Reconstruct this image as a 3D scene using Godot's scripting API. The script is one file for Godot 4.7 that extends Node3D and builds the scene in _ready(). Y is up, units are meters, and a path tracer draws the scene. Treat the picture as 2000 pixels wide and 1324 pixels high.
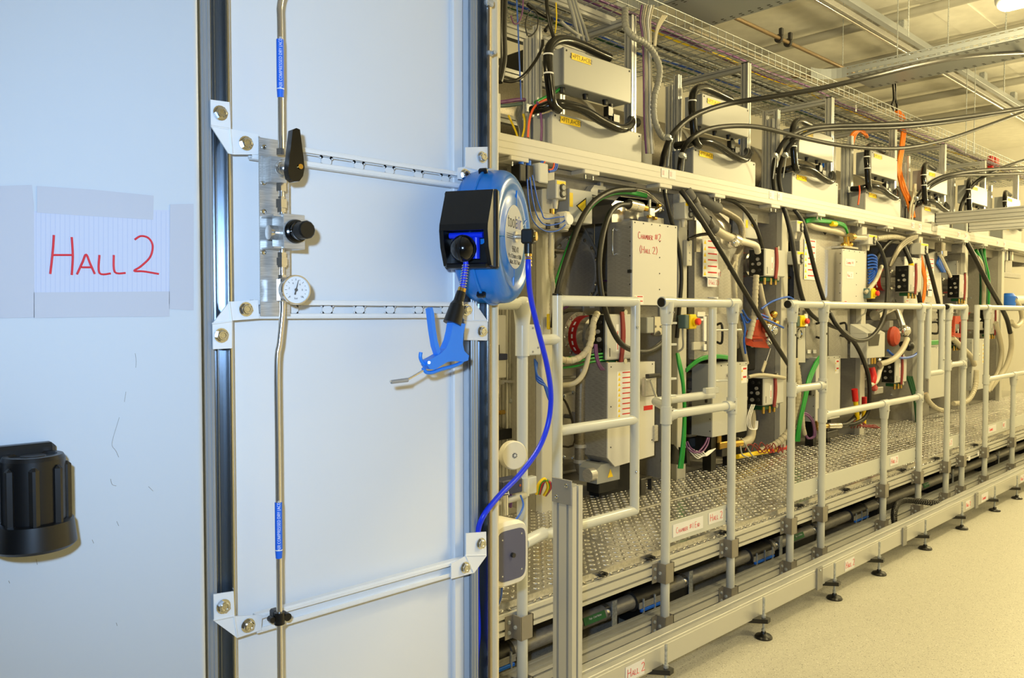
extends Node3D
# Accelerator hall seen past a white wall panel with a hose reel. X runs along the machine, Y is up, -Z goes into the machine.

const FOC := 1550.0
const EYE := Vector3(0, 1.55, 0)
var cb: Basis
var mats := {}
var meshes := {}
var used := {}


# ---------- mesh builder ----------
class MB:
	var v := PackedVector3Array()
	var n := PackedVector3Array()
	var ix := PackedInt32Array()

	func tri(a: Vector3, b: Vector3, c: Vector3, nn: Vector3) -> void:
		var s := v.size()
		if (b - a).cross(c - a).dot(nn) > 0.0:
			v.append_array(PackedVector3Array([a, c, b]))
		else:
			v.append_array(PackedVector3Array([a, b, c]))
		n.append_array(PackedVector3Array([nn, nn, nn]))
		ix.append_array(PackedInt32Array([s, s + 1, s + 2]))

	func quad(a: Vector3, b: Vector3, c: Vector3, d: Vector3, nn: Vector3) -> void:
		tri(a, b, c, nn)
		tri(a, c, d, nn)

	func sq(a: Vector3, b: Vector3, c: Vector3, d: Vector3, na: Vector3, nb: Vector3, nc: Vector3, nd: Vector3) -> void:
		var s := v.size()
		v.append_array(PackedVector3Array([a, b, c, d]))
		n.append_array(PackedVector3Array([na, nb, nc, nd]))
		if (b - a).cross(c - a).dot(na + nb + nc) + (c - a).cross(d - a).dot(na + nc + nd) > 0.0:
			ix.append_array(PackedInt32Array([s, s + 2, s + 1, s, s + 3, s + 2]))
		else:
			ix.append_array(PackedInt32Array([s, s + 1, s + 2, s, s + 2, s + 3]))

	func box(c: Vector3, size: Vector3, bev := 0.0, bs := Basis()) -> MB:
		var h := size * 0.5
		var ax: Array[Vector3] = [bs.x, bs.y, bs.z]
		var hh: Array[float] = [h.x, h.y, h.z]
		var b: float = minf(bev, minf(h.x, minf(h.y, h.z)) * 0.9)
		for a in 3:
			var p := (a + 1) % 3
			var q := (a + 2) % 3
			for s in [-1.0, 1.0]:
				var o: Vector3 = c + ax[a] * hh[a] * s
				var u: Vector3 = ax[p] * (hh[p] - b)
				var w: Vector3 = ax[q] * (hh[q] - b)
				quad(o - u - w, o + u - w, o + u + w, o - u + w, ax[a] * s)
		if b > 0.0:
			for a in 3:
				var p := (a + 1) % 3
				var q := (a + 2) % 3
				for s in [-1.0, 1.0]:
					for t in [-1.0, 1.0]:
						var l: Vector3 = ax[a] * (hh[a] - b)
						var e1: Vector3 = c + ax[p] * s * hh[p] + ax[q] * t * (hh[q] - b)
						var e2: Vector3 = c + ax[p] * s * (hh[p] - b) + ax[q] * t * hh[q]
						quad(e1 - l, e1 + l, e2 + l, e2 - l, (ax[p] * s + ax[q] * t).normalized())
			for s in [-1.0, 1.0]:
				for t in [-1.0, 1.0]:
					for r in [-1.0, 1.0]:
						var k: Vector3 = c + ax[0] * s * (h.x - b) + ax[1] * t * (h.y - b) + ax[2] * r * (h.z - b)
						tri(k + ax[0] * s * b, k + ax[1] * t * b, k + ax[2] * r * b, (ax[0] * s + ax[1] * t + ax[2] * r).normalized())
		return self

	func ext(x0: float, x1: float, y0: float, y1: float, d0: float, d1: float, bev := 0.0) -> MB:
		return box(Vector3((x0 + x1) / 2, (y0 + y1) / 2, -(d0 + d1) / 2), Vector3(absf(x1 - x0), absf(y1 - y0), absf(d1 - d0)), bev)

	func side(d: Vector3) -> Vector3:
		return (Vector3.UP if absf(d.y) < 0.9 else Vector3.RIGHT).cross(d).normalized()

	func cyl(a: Vector3, b: Vector3, r0: float, r1 := -1.0, seg := 14, caps := true) -> MB:
		if r1 < 0.0:
			r1 = r0
		var d := (b - a).normalized()
		var u := side(d)
		var w := d.cross(u)
		var sl := (r0 - r1) / maxf((b - a).length(), 1e-6)
		for k in seg:
			var t0 := TAU * k / seg
			var t1 := TAU * (k + 1) / seg
			var c0 := u * cos(t0) + w * sin(t0)
			var c1 := u * cos(t1) + w * sin(t1)
			var n0 := (c0 + d * sl).normalized()
			var n1 := (c1 + d * sl).normalized()
			sq(a + c0 * r0, a + c1 * r0, b + c1 * r1, b + c0 * r1, n0, n1, n1, n0)
			if caps:
				if r0 > 0.0:
					tri(a, a + c0 * r0, a + c1 * r0, -d)
				if r1 > 0.0:
					tri(b, b + c0 * r1, b + c1 * r1, d)
		return self

	# profile: Vector2(radius, height along axis d from point o)
	func lathe(o: Vector3, d: Vector3, prof: Array, seg := 24, smooth := false) -> MB:
		d = d.normalized()
		var u := side(d)
		var w := d.cross(u)
		var nr: Array[Vector2] = []
		for j in prof.size() - 1:
			var e: Vector2 = prof[j + 1] - prof[j]
			nr.append(Vector2(e.y, -e.x).normalized())
		for j in prof.size() - 1:
			var p: Vector2 = prof[j]
			var q: Vector2 = prof[j + 1]
			var np: Vector2 = nr[j]
			var nq: Vector2 = nr[j]
			if smooth:
				if j > 0:
					np = (nr[j] + nr[j - 1]).normalized()
				if j < nr.size() - 1:
					nq = (nr[j] + nr[j + 1]).normalized()
			for k in seg:
				var c0 := u * cos(TAU * k / seg) + w * sin(TAU * k / seg)
				var c1 := u * cos(TAU * (k + 1) / seg) + w * sin(TAU * (k + 1) / seg)
				sq(o + c0 * p.x + d * p.y, o + c1 * p.x + d * p.y, o + c1 * q.x + d * q.y, o + c0 * q.x + d * q.y, c0 * np.x + d * np.y, c1 * np.x + d * np.y, c1 * nq.x + d * nq.y, c0 * nq.x + d * nq.y)
		return self

	func tube(pts: PackedVector3Array, r: float, seg := 8, caps := true) -> MB:
		var m := pts.size()
		var u := side((pts[1] - pts[0]).normalized())
		var pr: Array[Vector3] = []
		for j in m:
			var d := (pts[mini(j + 1, m - 1)] - pts[maxi(j - 1, 0)]).normalized()
			u = (u - d * u.dot(d)).normalized()
			var w := d.cross(u)
			var cur: Array[Vector3] = []
			for k in seg:
				cur.append(u * cos(TAU * k / seg) + w * sin(TAU * k / seg))
			if j > 0:
				for k in seg:
					var k2 := (k + 1) % seg
					sq(pts[j - 1] + pr[k] * r, pts[j - 1] + pr[k2] * r, pts[j] + cur[k2] * r, pts[j] + cur[k] * r, pr[k], pr[k2], cur[k2], cur[k])
			if caps and (j == 0 or j == m - 1):
				for k in seg:
					tri(pts[j], pts[j] + cur[k] * r, pts[j] + cur[(k + 1) % seg] * r, -d if j == 0 else d)
			pr = cur
		return self

	# planar polygon of 3D points pushed out along e
	func prism(pts: Array, e: Vector3) -> MB:
		var nn := e.normalized()
		var u := side(nn)
		var w := nn.cross(u)
		var p2 := PackedVector2Array()
		for p in pts:
			p2.append(Vector2((p - pts[0]).dot(u), (p - pts[0]).dot(w)))
		var area := 0.0
		for j in p2.size():
			area += p2[j].cross(p2[(j + 1) % p2.size()])
		var tr := Geometry2D.triangulate_polygon(p2)
		for j in range(0, tr.size(), 3):
			tri(pts[tr[j]] + e, pts[tr[j + 1]] + e, pts[tr[j + 2]] + e, nn)
			tri(pts[tr[j]], pts[tr[j + 1]], pts[tr[j + 2]], -nn)
		for j in pts.size():
			var a: Vector3 = pts[j]
			var b: Vector3 = pts[(j + 1) % pts.size()]
			var o := (b - a).cross(nn).normalized() * signf(area)
			quad(a, b, b + e, a + e, o)
		return self

	func ball(c: Vector3, r: float, sc := Vector3.ONE, seg := 14, rings := 8) -> MB:
		for j in rings:
			for k in seg:
				var q: Array[Vector3] = []
				for m in [[j, k], [j, k + 1], [j + 1, k + 1], [j + 1, k]]:
					var f: float = PI * m[0] / rings
					var t: float = TAU * m[1] / seg
					q.append(Vector3(sin(f) * cos(t), cos(f), sin(f) * sin(t)))
				sq(c + q[0] * sc * r, c + q[1] * sc * r, c + q[2] * sc * r, c + q[3] * sc * r, q[0], q[1], q[2], q[3])
		return self

	# slotted aluminium profile from a to b; pw along axis su, ph along the third axis, slots every pitch
	func profile(a: Vector3, b: Vector3, su: Vector3, pw: float, ph: float, pitch := 0.04, g := 0.0095, gd := 0.014) -> MB:
		var d := (b - a).normalized()
		var sv := d.cross(su).normalized()
		var o := a
		var pts: Array = []
		var dims := [[su, sv, pw, ph], [sv, -su, ph, pw], [-su, -sv, pw, ph], [-sv, su, ph, pw]]
		for f in dims:
			var al: Vector3 = f[0]
			var out: Vector3 = -f[1]
			var len_: float = f[2]
			var off: float = f[3] * 0.5
			var cnt := maxi(1, roundi(len_ / pitch))
			pts.append(o - al * len_ * 0.5 + out * off)
			for j in cnt:
				var cc := (-0.5 + (j + 0.5) / cnt) * len_
				for m in [[-g / 2, 0.0], [-g / 2, -gd], [g / 2, -gd], [g / 2, 0.0]]:
					pts.append(o + al * (cc + m[0]) + out * (off + m[1]))
		return prism(pts, b - a)

	func mesh() -> ArrayMesh:
		var arr := []
		arr.resize(Mesh.ARRAY_MAX)
		arr[Mesh.ARRAY_VERTEX] = v
		arr[Mesh.ARRAY_NORMAL] = n
		arr[Mesh.ARRAY_INDEX] = ix
		var m := ArrayMesh.new()
		m.add_surface_from_arrays(Mesh.PRIMITIVE_TRIANGLES, arr)
		return m


# ---------- scene helpers ----------
func P(x: float, y: float, d: float) -> Vector3:
	var r := cb * Vector3((x - 1000.0) / FOC, (662.0 - y) / FOC, -1.0)
	return EYE + r * (-d / r.z)

func PY(x: float, y: float, h: float) -> Vector3:
	var r := cb * Vector3((x - 1000.0) / FOC, (662.0 - y) / FOC, -1.0)
	return EYE + r * ((h - EYE.y) / r.y)

func W(l: Array) -> Array:
	var o: Array = []
	for p in l:
		o.append(P(p[0], p[1], p[2]))
	return o

# a smooth run through the points
func crv(l: Array, sub := 6) -> PackedVector3Array:
	var o := PackedVector3Array()
	for j in l.size() - 1:
		var a: Vector3 = l[maxi(j - 1, 0)]
		var b: Vector3 = l[j]
		var c: Vector3 = l[j + 1]
		var d: Vector3 = l[mini(j + 2, l.size() - 1)]
		for k in sub:
			o.append(b.cubic_interpolate(c, a, d, float(k) / sub))
	o.append(l[-1])
	return o

func numbered(called: String) -> String:
	var k: int = used.get(called, 0)
	used[called] = k + 1
	return called if k == 0 else "%s_%03d" % [called, k]

func meta(o: Node, label: String, category: String, group := "", kind := "") -> void:
	if label:
		o.set_meta("label", label)
	if category:
		o.set_meta("category", category)
	if group:
		o.set_meta("group", group)
	if kind:
		o.set_meta("kind", kind)

func thing(called: String, label: String, category: String, group := "") -> Node3D:
	var o := Node3D.new()
	o.name = numbered(called)
	add_child(o)
	o.set_meta("settle", true)
	meta(o, label, category, group)
	return o

func struct(called: String, mb: MB, m: String, label := "") -> MeshInstance3D:
	var o := one(called, mb, m, label, "")
	o.set_meta("kind", "structure")
	return o

func one(called: String, mb: MB, m: String, label: String, category: String, group := "", kind := "") -> MeshInstance3D:
	var o := MeshInstance3D.new()
	o.name = numbered(called)
	o.mesh = mb.mesh()
	o.material_override = mats[m]
	add_child(o)
	o.set_meta("settle", true)
	meta(o, label, category, group, kind)
	return o

func part(parent: Node3D, called: String, mb: MB, m: String, label := "") -> MeshInstance3D:
	return inst(parent, called, mb.mesh(), m, Transform3D(), label)

func inst(parent: Node3D, called: String, mesh: Mesh, m: String, t: Transform3D, label := "") -> MeshInstance3D:
	var o := MeshInstance3D.new()
	o.name = called
	o.mesh = mesh
	o.material_override = mats[m]
	o.transform = t
	parent.add_child(o, true)
	if label:
		o.set_meta("label", label)
	return o

func stock(key: String, make: Callable) -> Mesh:
	if not meshes.has(key):
		meshes[key] = make.call().mesh()
	return meshes[key]

# transform whose z axis is d
func facing(p: Vector3, d: Vector3) -> Transform3D:
	d = d.normalized()
	var up := Vector3.UP if absf(d.y) < 0.9 else Vector3.BACK
	var x := up.cross(d).normalized()
	return Transform3D(Basis(x, d.cross(x), d), p)

func screw(parent: Node3D, p: Vector3, r := 0.004, d := Vector3.BACK, m := "chrome", called := "screw") -> void:
	var msh := stock("screw", func(): return MB.new().lathe(Vector3.ZERO, Vector3.BACK, [Vector2(1, -0.3), Vector2(1, 0.25), Vector2(0.75, 0.6), Vector2(0.35, 0.65), Vector2(0.35, 0.4), Vector2(0, 0.4)], 8))
	inst(parent, called, msh, m, facing(p, d).scaled_local(Vector3(r, r, r)))

func bolt(parent: Node3D, p: Vector3, r := 0.01, d := Vector3.BACK, m := "chrome", spin := 0.2) -> void:
	var msh := stock("bolt", func():
		var b := MB.new().lathe(Vector3.ZERO, Vector3.BACK, [Vector2(1.22, 0), Vector2(1.22, 0.15), Vector2(0, 0.15)], 16)
		var hx: Array = []
		for j in 6:
			hx.append(Vector3(cos(TAU * j / 6.0), sin(TAU * j / 6.0), 0.15))
		b.prism(hx, Vector3(0, 0, 0.6))
		return b.lathe(Vector3.ZERO, Vector3.BACK, [Vector2(0.86, 0.74), Vector2(0.7, 0.86), Vector2(0.5, 0.86), Vector2(0.42, 0.8), Vector2(0, 0.8)], 14))
	inst(parent, "bolt", msh, m, facing(p, d).rotated_local(Vector3.BACK, spin).scaled_local(Vector3(r, r, r)))

func cable(called: String, label: String, category: String, pts: Array, r: float, m: String, group := "", seg := 8, sub := 6) -> MeshInstance3D:
	return one(called, MB.new().tube(crv(W(pts), sub), r, seg), m, label, category, group)

# ribbed conduit: the tube plus its raised rings
func conduit(called: String, label: String, pts: Array, r: float, m: String, step := 0.02, group := "") -> Node3D:
	var t := thing(called, label, "hose", group)
	var c := crv(W(pts), 8)
	part(t, "hose_body", MB.new().tube(c, r * 0.9, 8), m)
	var mb := MB.new()
	var acc := 0.0
	for j in c.size() - 1:
		var l := (c[j + 1] - c[j]).length()
		while acc < l:
			var p := c[j].lerp(c[j + 1], acc / l)
			var d := (c[j + 1] - c[j]).normalized()
			mb.cyl(p - d * step * 0.3, p + d * step * 0.3, r, r, 8, true)
			acc += step
		acc -= l
	part(t, "ribs", mb, m).set_meta("kind", "stuff")
	return t

# ---------- hand lettering ----------
const GLYPH := {
	"H": [[[0, 0], [0.05, 1]], [[0.6, 0], [0.58, 1]], [[0, 0.52], [0.6, 0.5]]], "A": [[[0, 0], [0.3, 1], [0.6, 0]], [[0.12, 0.35], [0.5, 0.35]]],
	"L": [[[0.05, 1], [0, 0.03], [0.5, 0]]], "2": [[[0, 0.85], [0.15, 0.98], [0.4, 0.98], [0.52, 0.75], [0.4, 0.45], [0, 0.02], [0.62, 0]]],
	"C": [[[0.5, 0.9], [0.25, 1], [0.02, 0.65], [0.05, 0.2], [0.3, 0], [0.52, 0.12]]], "M": [[[0, 0], [0.1, 1], [0.32, 0.35], [0.55, 1], [0.65, 0]]],
	"B": [[[0, 0], [0, 1], [0.4, 0.9], [0.4, 0.6], [0.05, 0.52], [0.5, 0.4], [0.48, 0.08], [0, 0]]], "E": [[[0.5, 1], [0.02, 1], [0, 0], [0.5, 0]], [[0, 0.5], [0.4, 0.52]]],
	"R": [[[0, 0], [0, 1], [0.42, 0.92], [0.4, 0.58], [0.02, 0.5], [0.5, 0]]], "#": [[[0.15, 0.1], [0.25, 0.9]], [[0.45, 0.1], [0.55, 0.9]], [[0, 0.65], [0.65, 0.68]], [[0, 0.35], [0.65, 0.38]]],
	"1": [[[0.15, 0], [0.2, 1]]], "N": [[[0, 0], [0, 1], [0.5, 0], [0.5, 1]]], "D": [[[0, 0], [0, 1], [0.4, 0.85], [0.5, 0.45], [0.35, 0.08], [0, 0]]],
	"3": [[[0, 0.9], [0.3, 1], [0.48, 0.8], [0.2, 0.55], [0.5, 0.3], [0.3, 0], [0, 0.1]]], "4": [[[0.4, 0], [0.4, 1], [0, 0.35], [0.6, 0.35]]],
	"5": [[[0.5, 1], [0.05, 1], [0.02, 0.55], [0.4, 0.55], [0.5, 0.25], [0.3, 0], [0, 0.08]]], "(": [[[0.3, 1.1], [0.1, 0.7], [0.1, 0.3], [0.3, -0.1]]], ")": [[[0.05, 1.1], [0.25, 0.7], [0.25, 0.3], [0.05, -0.1]]],
}

# red marker strokes; lower case letters are written as small capitals
func strokes(mb: MB, text: String, o: Vector3, rt: Vector3, up: Vector3, h: float, pen: float) -> float:
	var x := 0.0
	for ch in text:
		if ch == " ":
			x += h * 0.4
			continue
		var s := h if ch == ch.to_upper() else h * 0.62
		var wide := 0.0
		for line in GLYPH[ch.to_upper()]:
			var c := PackedVector3Array()
			for q in line:
				c.append(o + rt * (x + q[0] * s) + up * (q[1] * s))
				wide = maxf(wide, q[0])
			mb.tube(c, pen, 5)
		x += (wide + 0.22) * s
	return x

# a small sheet with red handwriting, as a part of the thing it is stuck on
func note(parent: Node3D, c: Vector3, rt: Vector3, up: Vector3, w: float, h: float, lines: Array, th: float, m := "paper") -> void:
	var nn := rt.cross(up).normalized()
	var sh := part(parent, "paper_label", MB.new().box(c + nn * 0.0006, Vector3(w, h, 0.0012), 0.0, Basis(rt.normalized(), up.normalized(), nn)), m)
	var mb := MB.new()
	var k := 0
	for l in lines:
		var o := c + nn * 0.0012 - rt * (w * 0.4) + up * (h * (0.5 - (k + 0.75) / lines.size()))
		strokes(mb, l, o, rt, up, th, maxf(th * 0.045, 0.0012))
		k += 1
	if lines:
		part(sh, "handwriting", mb, "marker")

func print_text(parent: Node3D, s: String, t: Transform3D, size: float, m: String) -> MeshInstance3D:
	var tm := TextMesh.new()
	var f := SystemFont.new()
	f.font_names = PackedStringArray(["Droid Sans"])
	tm.font = f
	tm.text = s
	tm.font_size = 32
	tm.pixel_size = size / 24.0
	tm.depth = 0.0006
	return inst(parent, "lettering", tm, m, t)


# ---------- materials ----------
func noise_tex(freq: float, lo: Color, hi: Color, oct := 3, size := 256, sd := 3) -> NoiseTexture2D:
	var f := FastNoiseLite.new()
	f.seed = sd
	f.frequency = freq
	f.fractal_octaves = oct
	var t := NoiseTexture2D.new()
	t.width = size
	t.height = size
	t.seamless = true
	t.noise = f
	var g := Gradient.new()
	g.set_color(0, lo)
	g.set_color(1, hi)
	t.color_ramp = g
	return t

func mat(key: String, c: Color, rough := 0.5, metal := 0.0) -> StandardMaterial3D:
	var m := StandardMaterial3D.new()
	m.resource_name = key
	m.albedo_color = c
	m.roughness = rough
	m.metallic = metal
	mats[key] = m
	return m

func tri_tex(m: StandardMaterial3D, t: Texture2D, sc: Vector3) -> void:
	m.albedo_texture = t
	m.uv1_triplanar = true
	m.uv1_world_triplanar = true
	m.uv1_scale = sc

func make_materials() -> void:
	var fine := noise_tex(0.05, Color(0.93, 0.93, 0.93), Color(1, 1, 1), 4)
	var grain := noise_tex(0.03, Color(0.8, 0.8, 0.8), Color(1, 1, 1), 4, 256, 9)
	var spangle := noise_tex(0.02, Color(0.72, 0.74, 0.76), Color(1, 1, 1), 2, 256, 5)
	mat("panel_white", Color(0.9, 0.905, 0.91), 0.3)
	mat("panel_painted_falloff", Color(0.775, 0.8, 0.825), 0.35)  # white panel darkened and blued; flash falloff is put into the colour
	mat("bracket_white", Color(0.93, 0.93, 0.925), 0.35)
	mat("galvanised", Color(0.6, 0.62, 0.64), 0.36, 0.25)
	tri_tex(mat("zinc", Color(0.82, 0.83, 0.83), 0.38, 0.4), spangle, Vector3(12, 12, 12))
	mat("chrome", Color(0.82, 0.83, 0.84), 0.16, 1.0)
	tri_tex(mat("steel", Color(0.84, 0.83, 0.81), 0.3, 0.45), grain, Vector3(3, 40, 3))
	tri_tex(mat("steel_dull", Color(0.7, 0.69, 0.67), 0.4, 0.25), grain, Vector3(3, 24, 3))
	mat("steel_bright", Color(0.88, 0.87, 0.85), 0.16, 0.9)
	tri_tex(mat("tread", Color(0.82, 0.81, 0.79), 0.2, 0.78), grain, Vector3(6, 6, 6))
	mat("clamp_steel", Color(0.58, 0.56, 0.53), 0.38, 0.5)
	mat("galvanised_inner", Color(0.62, 0.65, 0.68), 0.28, 0.95)
	tri_tex(mat("steel_satin", Color(0.8, 0.78, 0.75), 0.28, 0.25), grain, Vector3(3, 30, 3))
	mat("plate_tan", Color(0.7, 0.68, 0.64), 0.42, 0.1)
	mat("aluminium", Color(0.8, 0.8, 0.79), 0.34, 0.5)
	mat("aluminium_slot", Color(0.6, 0.6, 0.6), 0.45, 0.45)
	mat("rail_paint", Color(0.77, 0.78, 0.77), 0.24)
	mat("box_paint", Color(0.76, 0.76, 0.745), 0.42)
	mat("cabinet_cream", Color(0.83, 0.825, 0.81), 0.4)
	mat("terminal_paint", Color(0.66, 0.66, 0.645), 0.42)
	mat("bronze", Color(0.55, 0.47, 0.36), 0.35, 0.6)
	mat("sign_paper_dimmed", Color(0.765, 0.78, 0.84), 0.8)  # paper darkened with its panel, flash falloff painted in
	mat("purlin_paint", Color(0.72, 0.71, 0.67), 0.5)
	mat("box_grey", Color(0.63, 0.64, 0.64), 0.42)
	tri_tex(mat("frame_grey", Color(0.66, 0.645, 0.61), 0.45, 0.05), fine, Vector3(3, 3, 3))
	mat("column_cream", Color(0.76, 0.75, 0.71), 0.45)
	mat("beam_cream", Color(0.78, 0.77, 0.745), 0.4)
	mat("pipe_cream", Color(0.85, 0.8, 0.68), 0.45)
	mat("black", Color(0.055, 0.053, 0.055), 0.35)
	mat("black_gloss", Color(0.035, 0.035, 0.038), 0.16)
	mat("black_matt", Color(0.05, 0.05, 0.05), 0.7)
	mat("rubber", Color(0.085, 0.08, 0.075), 0.45)
	mat("grey_foam", Color(0.36, 0.36, 0.36), 0.75)
	mat("blue_reel", Color(0.1, 0.47, 0.8), 0.22)
	mat("blue_gun", Color(0.16, 0.52, 0.92), 0.35)
	mat("blue_hose", Color(0.05, 0.2, 0.88), 0.35)
	mat("blue_tube", Color(0.13, 0.35, 0.78), 0.35)
	mat("blue_tag", Color(0.12, 0.42, 0.88), 0.5)
	mat("violet_grey", Color(0.34, 0.345, 0.44), 0.55)
	mat("navy", Color(0.2, 0.22, 0.33), 0.45)
	mat("brass", Color(0.83, 0.68, 0.35), 0.25, 1.0)
	mat("copper", Color(0.75, 0.45, 0.3), 0.3, 1.0)
	mat("paper", Color(0.9, 0.9, 0.92), 0.8)
	mat("label_grey", Color(0.78, 0.78, 0.76), 0.55)
	mat("tape", Color(0.735, 0.74, 0.77), 0.6)
	mat("rule_line", Color(0.7, 0.73, 0.82), 0.8)
	mat("marker", Color(0.85, 0.16, 0.2), 0.6)
	mat("ink", Color(0.09, 0.09, 0.11), 0.6)
	mat("ink_blue", Color(0.1, 0.25, 0.6), 0.6)
	mat("white", Color(0.92, 0.92, 0.92), 0.4)
	mat("cream_plastic", Color(0.86, 0.84, 0.78), 0.4)
	mat("yellow", Color(0.95, 0.82, 0.08), 0.45)
	mat("tag_yellow", Color(0.98, 0.83, 0.1), 0.55)
	mat("red", Color(0.8, 0.1, 0.1), 0.4)
	mat("red_button", Color(0.9, 0.2, 0.15), 0.35)
	mat("red_band", Color(0.7, 0.06, 0.09), 0.4)
	mat("maroon", Color(0.52, 0.16, 0.17), 0.6)
	mat("brick_red", Color(0.68, 0.24, 0.14), 0.55)
	mat("green", Color(0.08, 0.55, 0.2), 0.35)
	mat("green_tag", Color(0.03, 0.42, 0.22), 0.5)
	mat("green_dark", Color(0.03, 0.3, 0.17), 0.4)
	mat("orange", Color(0.95, 0.5, 0.06), 0.4)
	mat("red_orange", Color(0.9, 0.35, 0.18), 0.4)
	mat("purple", Color(0.42, 0.24, 0.46), 0.4)
	mat("conduit_tan", Color(0.75, 0.72, 0.64), 0.45)
	mat("conduit_grey", Color(0.6, 0.6, 0.58), 0.45)
	tri_tex(mat("exhaust", Color(0.6, 0.57, 0.51), 0.4, 0.5), grain, Vector3(8, 8, 8))
	mat("teal_grey", Color(0.33, 0.42, 0.43), 0.5)
	mat("circuit_black", Color(0.06, 0.065, 0.07), 0.3)
	mat("dark_metal", Color(0.24, 0.235, 0.23), 0.45, 0.4)
	tri_tex(mat("ceiling_sheet", Color(0.94, 0.93, 0.89), 0.28), fine, Vector3(0.4, 4, 0.4))
	mat("wall_paint", Color(0.9, 0.885, 0.84), 0.55)
	# speckled vinyl floor
	var im := Image.create(1024, 1024, false, Image.FORMAT_RGB8)
	im.fill(Color(0.745, 0.73, 0.685))
	var rng := RandomNumberGenerator.new()
	rng.seed = 11
	for k in 26000:
		var x := rng.randi_range(0, 1021)
		var y := rng.randi_range(0, 1021)
		var g := rng.randf_range(0.3, 0.72) if k % 3 else rng.randf_range(0.84, 0.93)
		im.fill_rect(Rect2i(x, y, rng.randi_range(1, 3), rng.randi_range(1, 3)), Color(g, g * 0.98, g * 0.94))
	tri_tex(mat("vinyl", Color(1, 1, 1), 0.42), ImageTexture.create_from_image(im), Vector3(0.8, 0.8, 0.8))
	var lm := mat("lamp_glow", Color(1, 0.98, 0.9), 0.5)
	lm.emission_enabled = true
	lm.emission = Color(1, 0.94, 0.78)
	lm.emission_energy_multiplier = 2.2
	var gl := mat("gauge_glass", Color(1, 1, 1, 0.06), 0.03)
	gl.transparency = BaseMaterial3D.TRANSPARENCY_ALPHA


func _ready() -> void:
	cb = Basis.from_euler(Vector3(deg_to_rad(-1.85), deg_to_rad(-43.3), 0))
	var cam := Camera3D.new()
	cam.name = "camera"
	cam.transform = Transform3D(cb, EYE)
	cam.fov = rad_to_deg(2.0 * atan(662.0 / FOC))
	cam.near = 0.05
	cam.current = true
	add_child(cam)
	var env := Environment.new()
	env.background_mode = Environment.BG_COLOR
	env.background_color = Color(0.02, 0.02, 0.02)
	env.tonemap_mode = Environment.TONE_MAPPER_LINEAR
	env.tonemap_exposure = 0.95
	env.sdfgi_enabled = true
	env.ssao_enabled = true
	env.ssil_enabled = true
	var we := WorldEnvironment.new()
	we.name = "environment"
	we.environment = env
	add_child(we)
	# the camera's flash: small, cool, a hand's width above and left of the lens
	var fl := SpotLight3D.new()
	fl.name = "camera_flash"
	fl.light_size = 0.03
	fl.spot_angle = 54.0
	fl.spot_angle_attenuation = 1.0
	fl.spot_range = 25.0
	fl.light_color = Color(0.7, 0.84, 1.0)
	fl.light_energy = 3.3
	fl.shadow_enabled = true
	fl.transform = Transform3D(cb, EYE + cb * Vector3(-0.1, 0.13, 0.02))
	add_child(fl)
	make_materials()
	build_room()
	build_left_wall()
	build_hall_sign()
	build_frame_hardware()
	build_air_line()
	build_hose_reel()
	build_platform()
	build_floor_beams()
	build_guard_rails()
	build_near_items()
	build_machine_frame()
	build_upper_deck()
	build_upper_cables()
	build_cable_trays()
	build_ceiling_parts()
	build_module_zero()
	build_module_one()
	build_module_two()
	build_module_three()
	build_far_modules()
	build_floor_clutter()
	build_pipework()
	settle()


# put every thing's origin at its base
func settle() -> void:
	for o in get_children():
		if not o.has_meta("settle"):
			continue
		o.remove_meta("settle")
		var box := AABB()
		var first := true
		var list: Array = [o] if o is MeshInstance3D else o.get_children()
		for c in list:
			if c is MeshInstance3D or c is MultiMeshInstance3D:
				var b: AABB = c.transform * c.get_aabb()
				box = b if first else box.merge(b)
				first = false
		if first:
			continue
		var base := Vector3(box.get_center().x, box.position.y, box.get_center().z)
		if o is MeshInstance3D:
			if o.get_child_count():
				continue
			var am: ArrayMesh = o.mesh
			var arr := am.surface_get_arrays(0)
			var v: PackedVector3Array = arr[Mesh.ARRAY_VERTEX]
			for j in v.size():
				v[j] -= base
			arr[Mesh.ARRAY_VERTEX] = v
			var nm := ArrayMesh.new()
			nm.add_surface_from_arrays(Mesh.PRIMITIVE_TRIANGLES, arr)
			o.mesh = nm
			o.position = base
		else:
			for c in o.get_children():
				c.position -= base
			o.position = base


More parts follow.
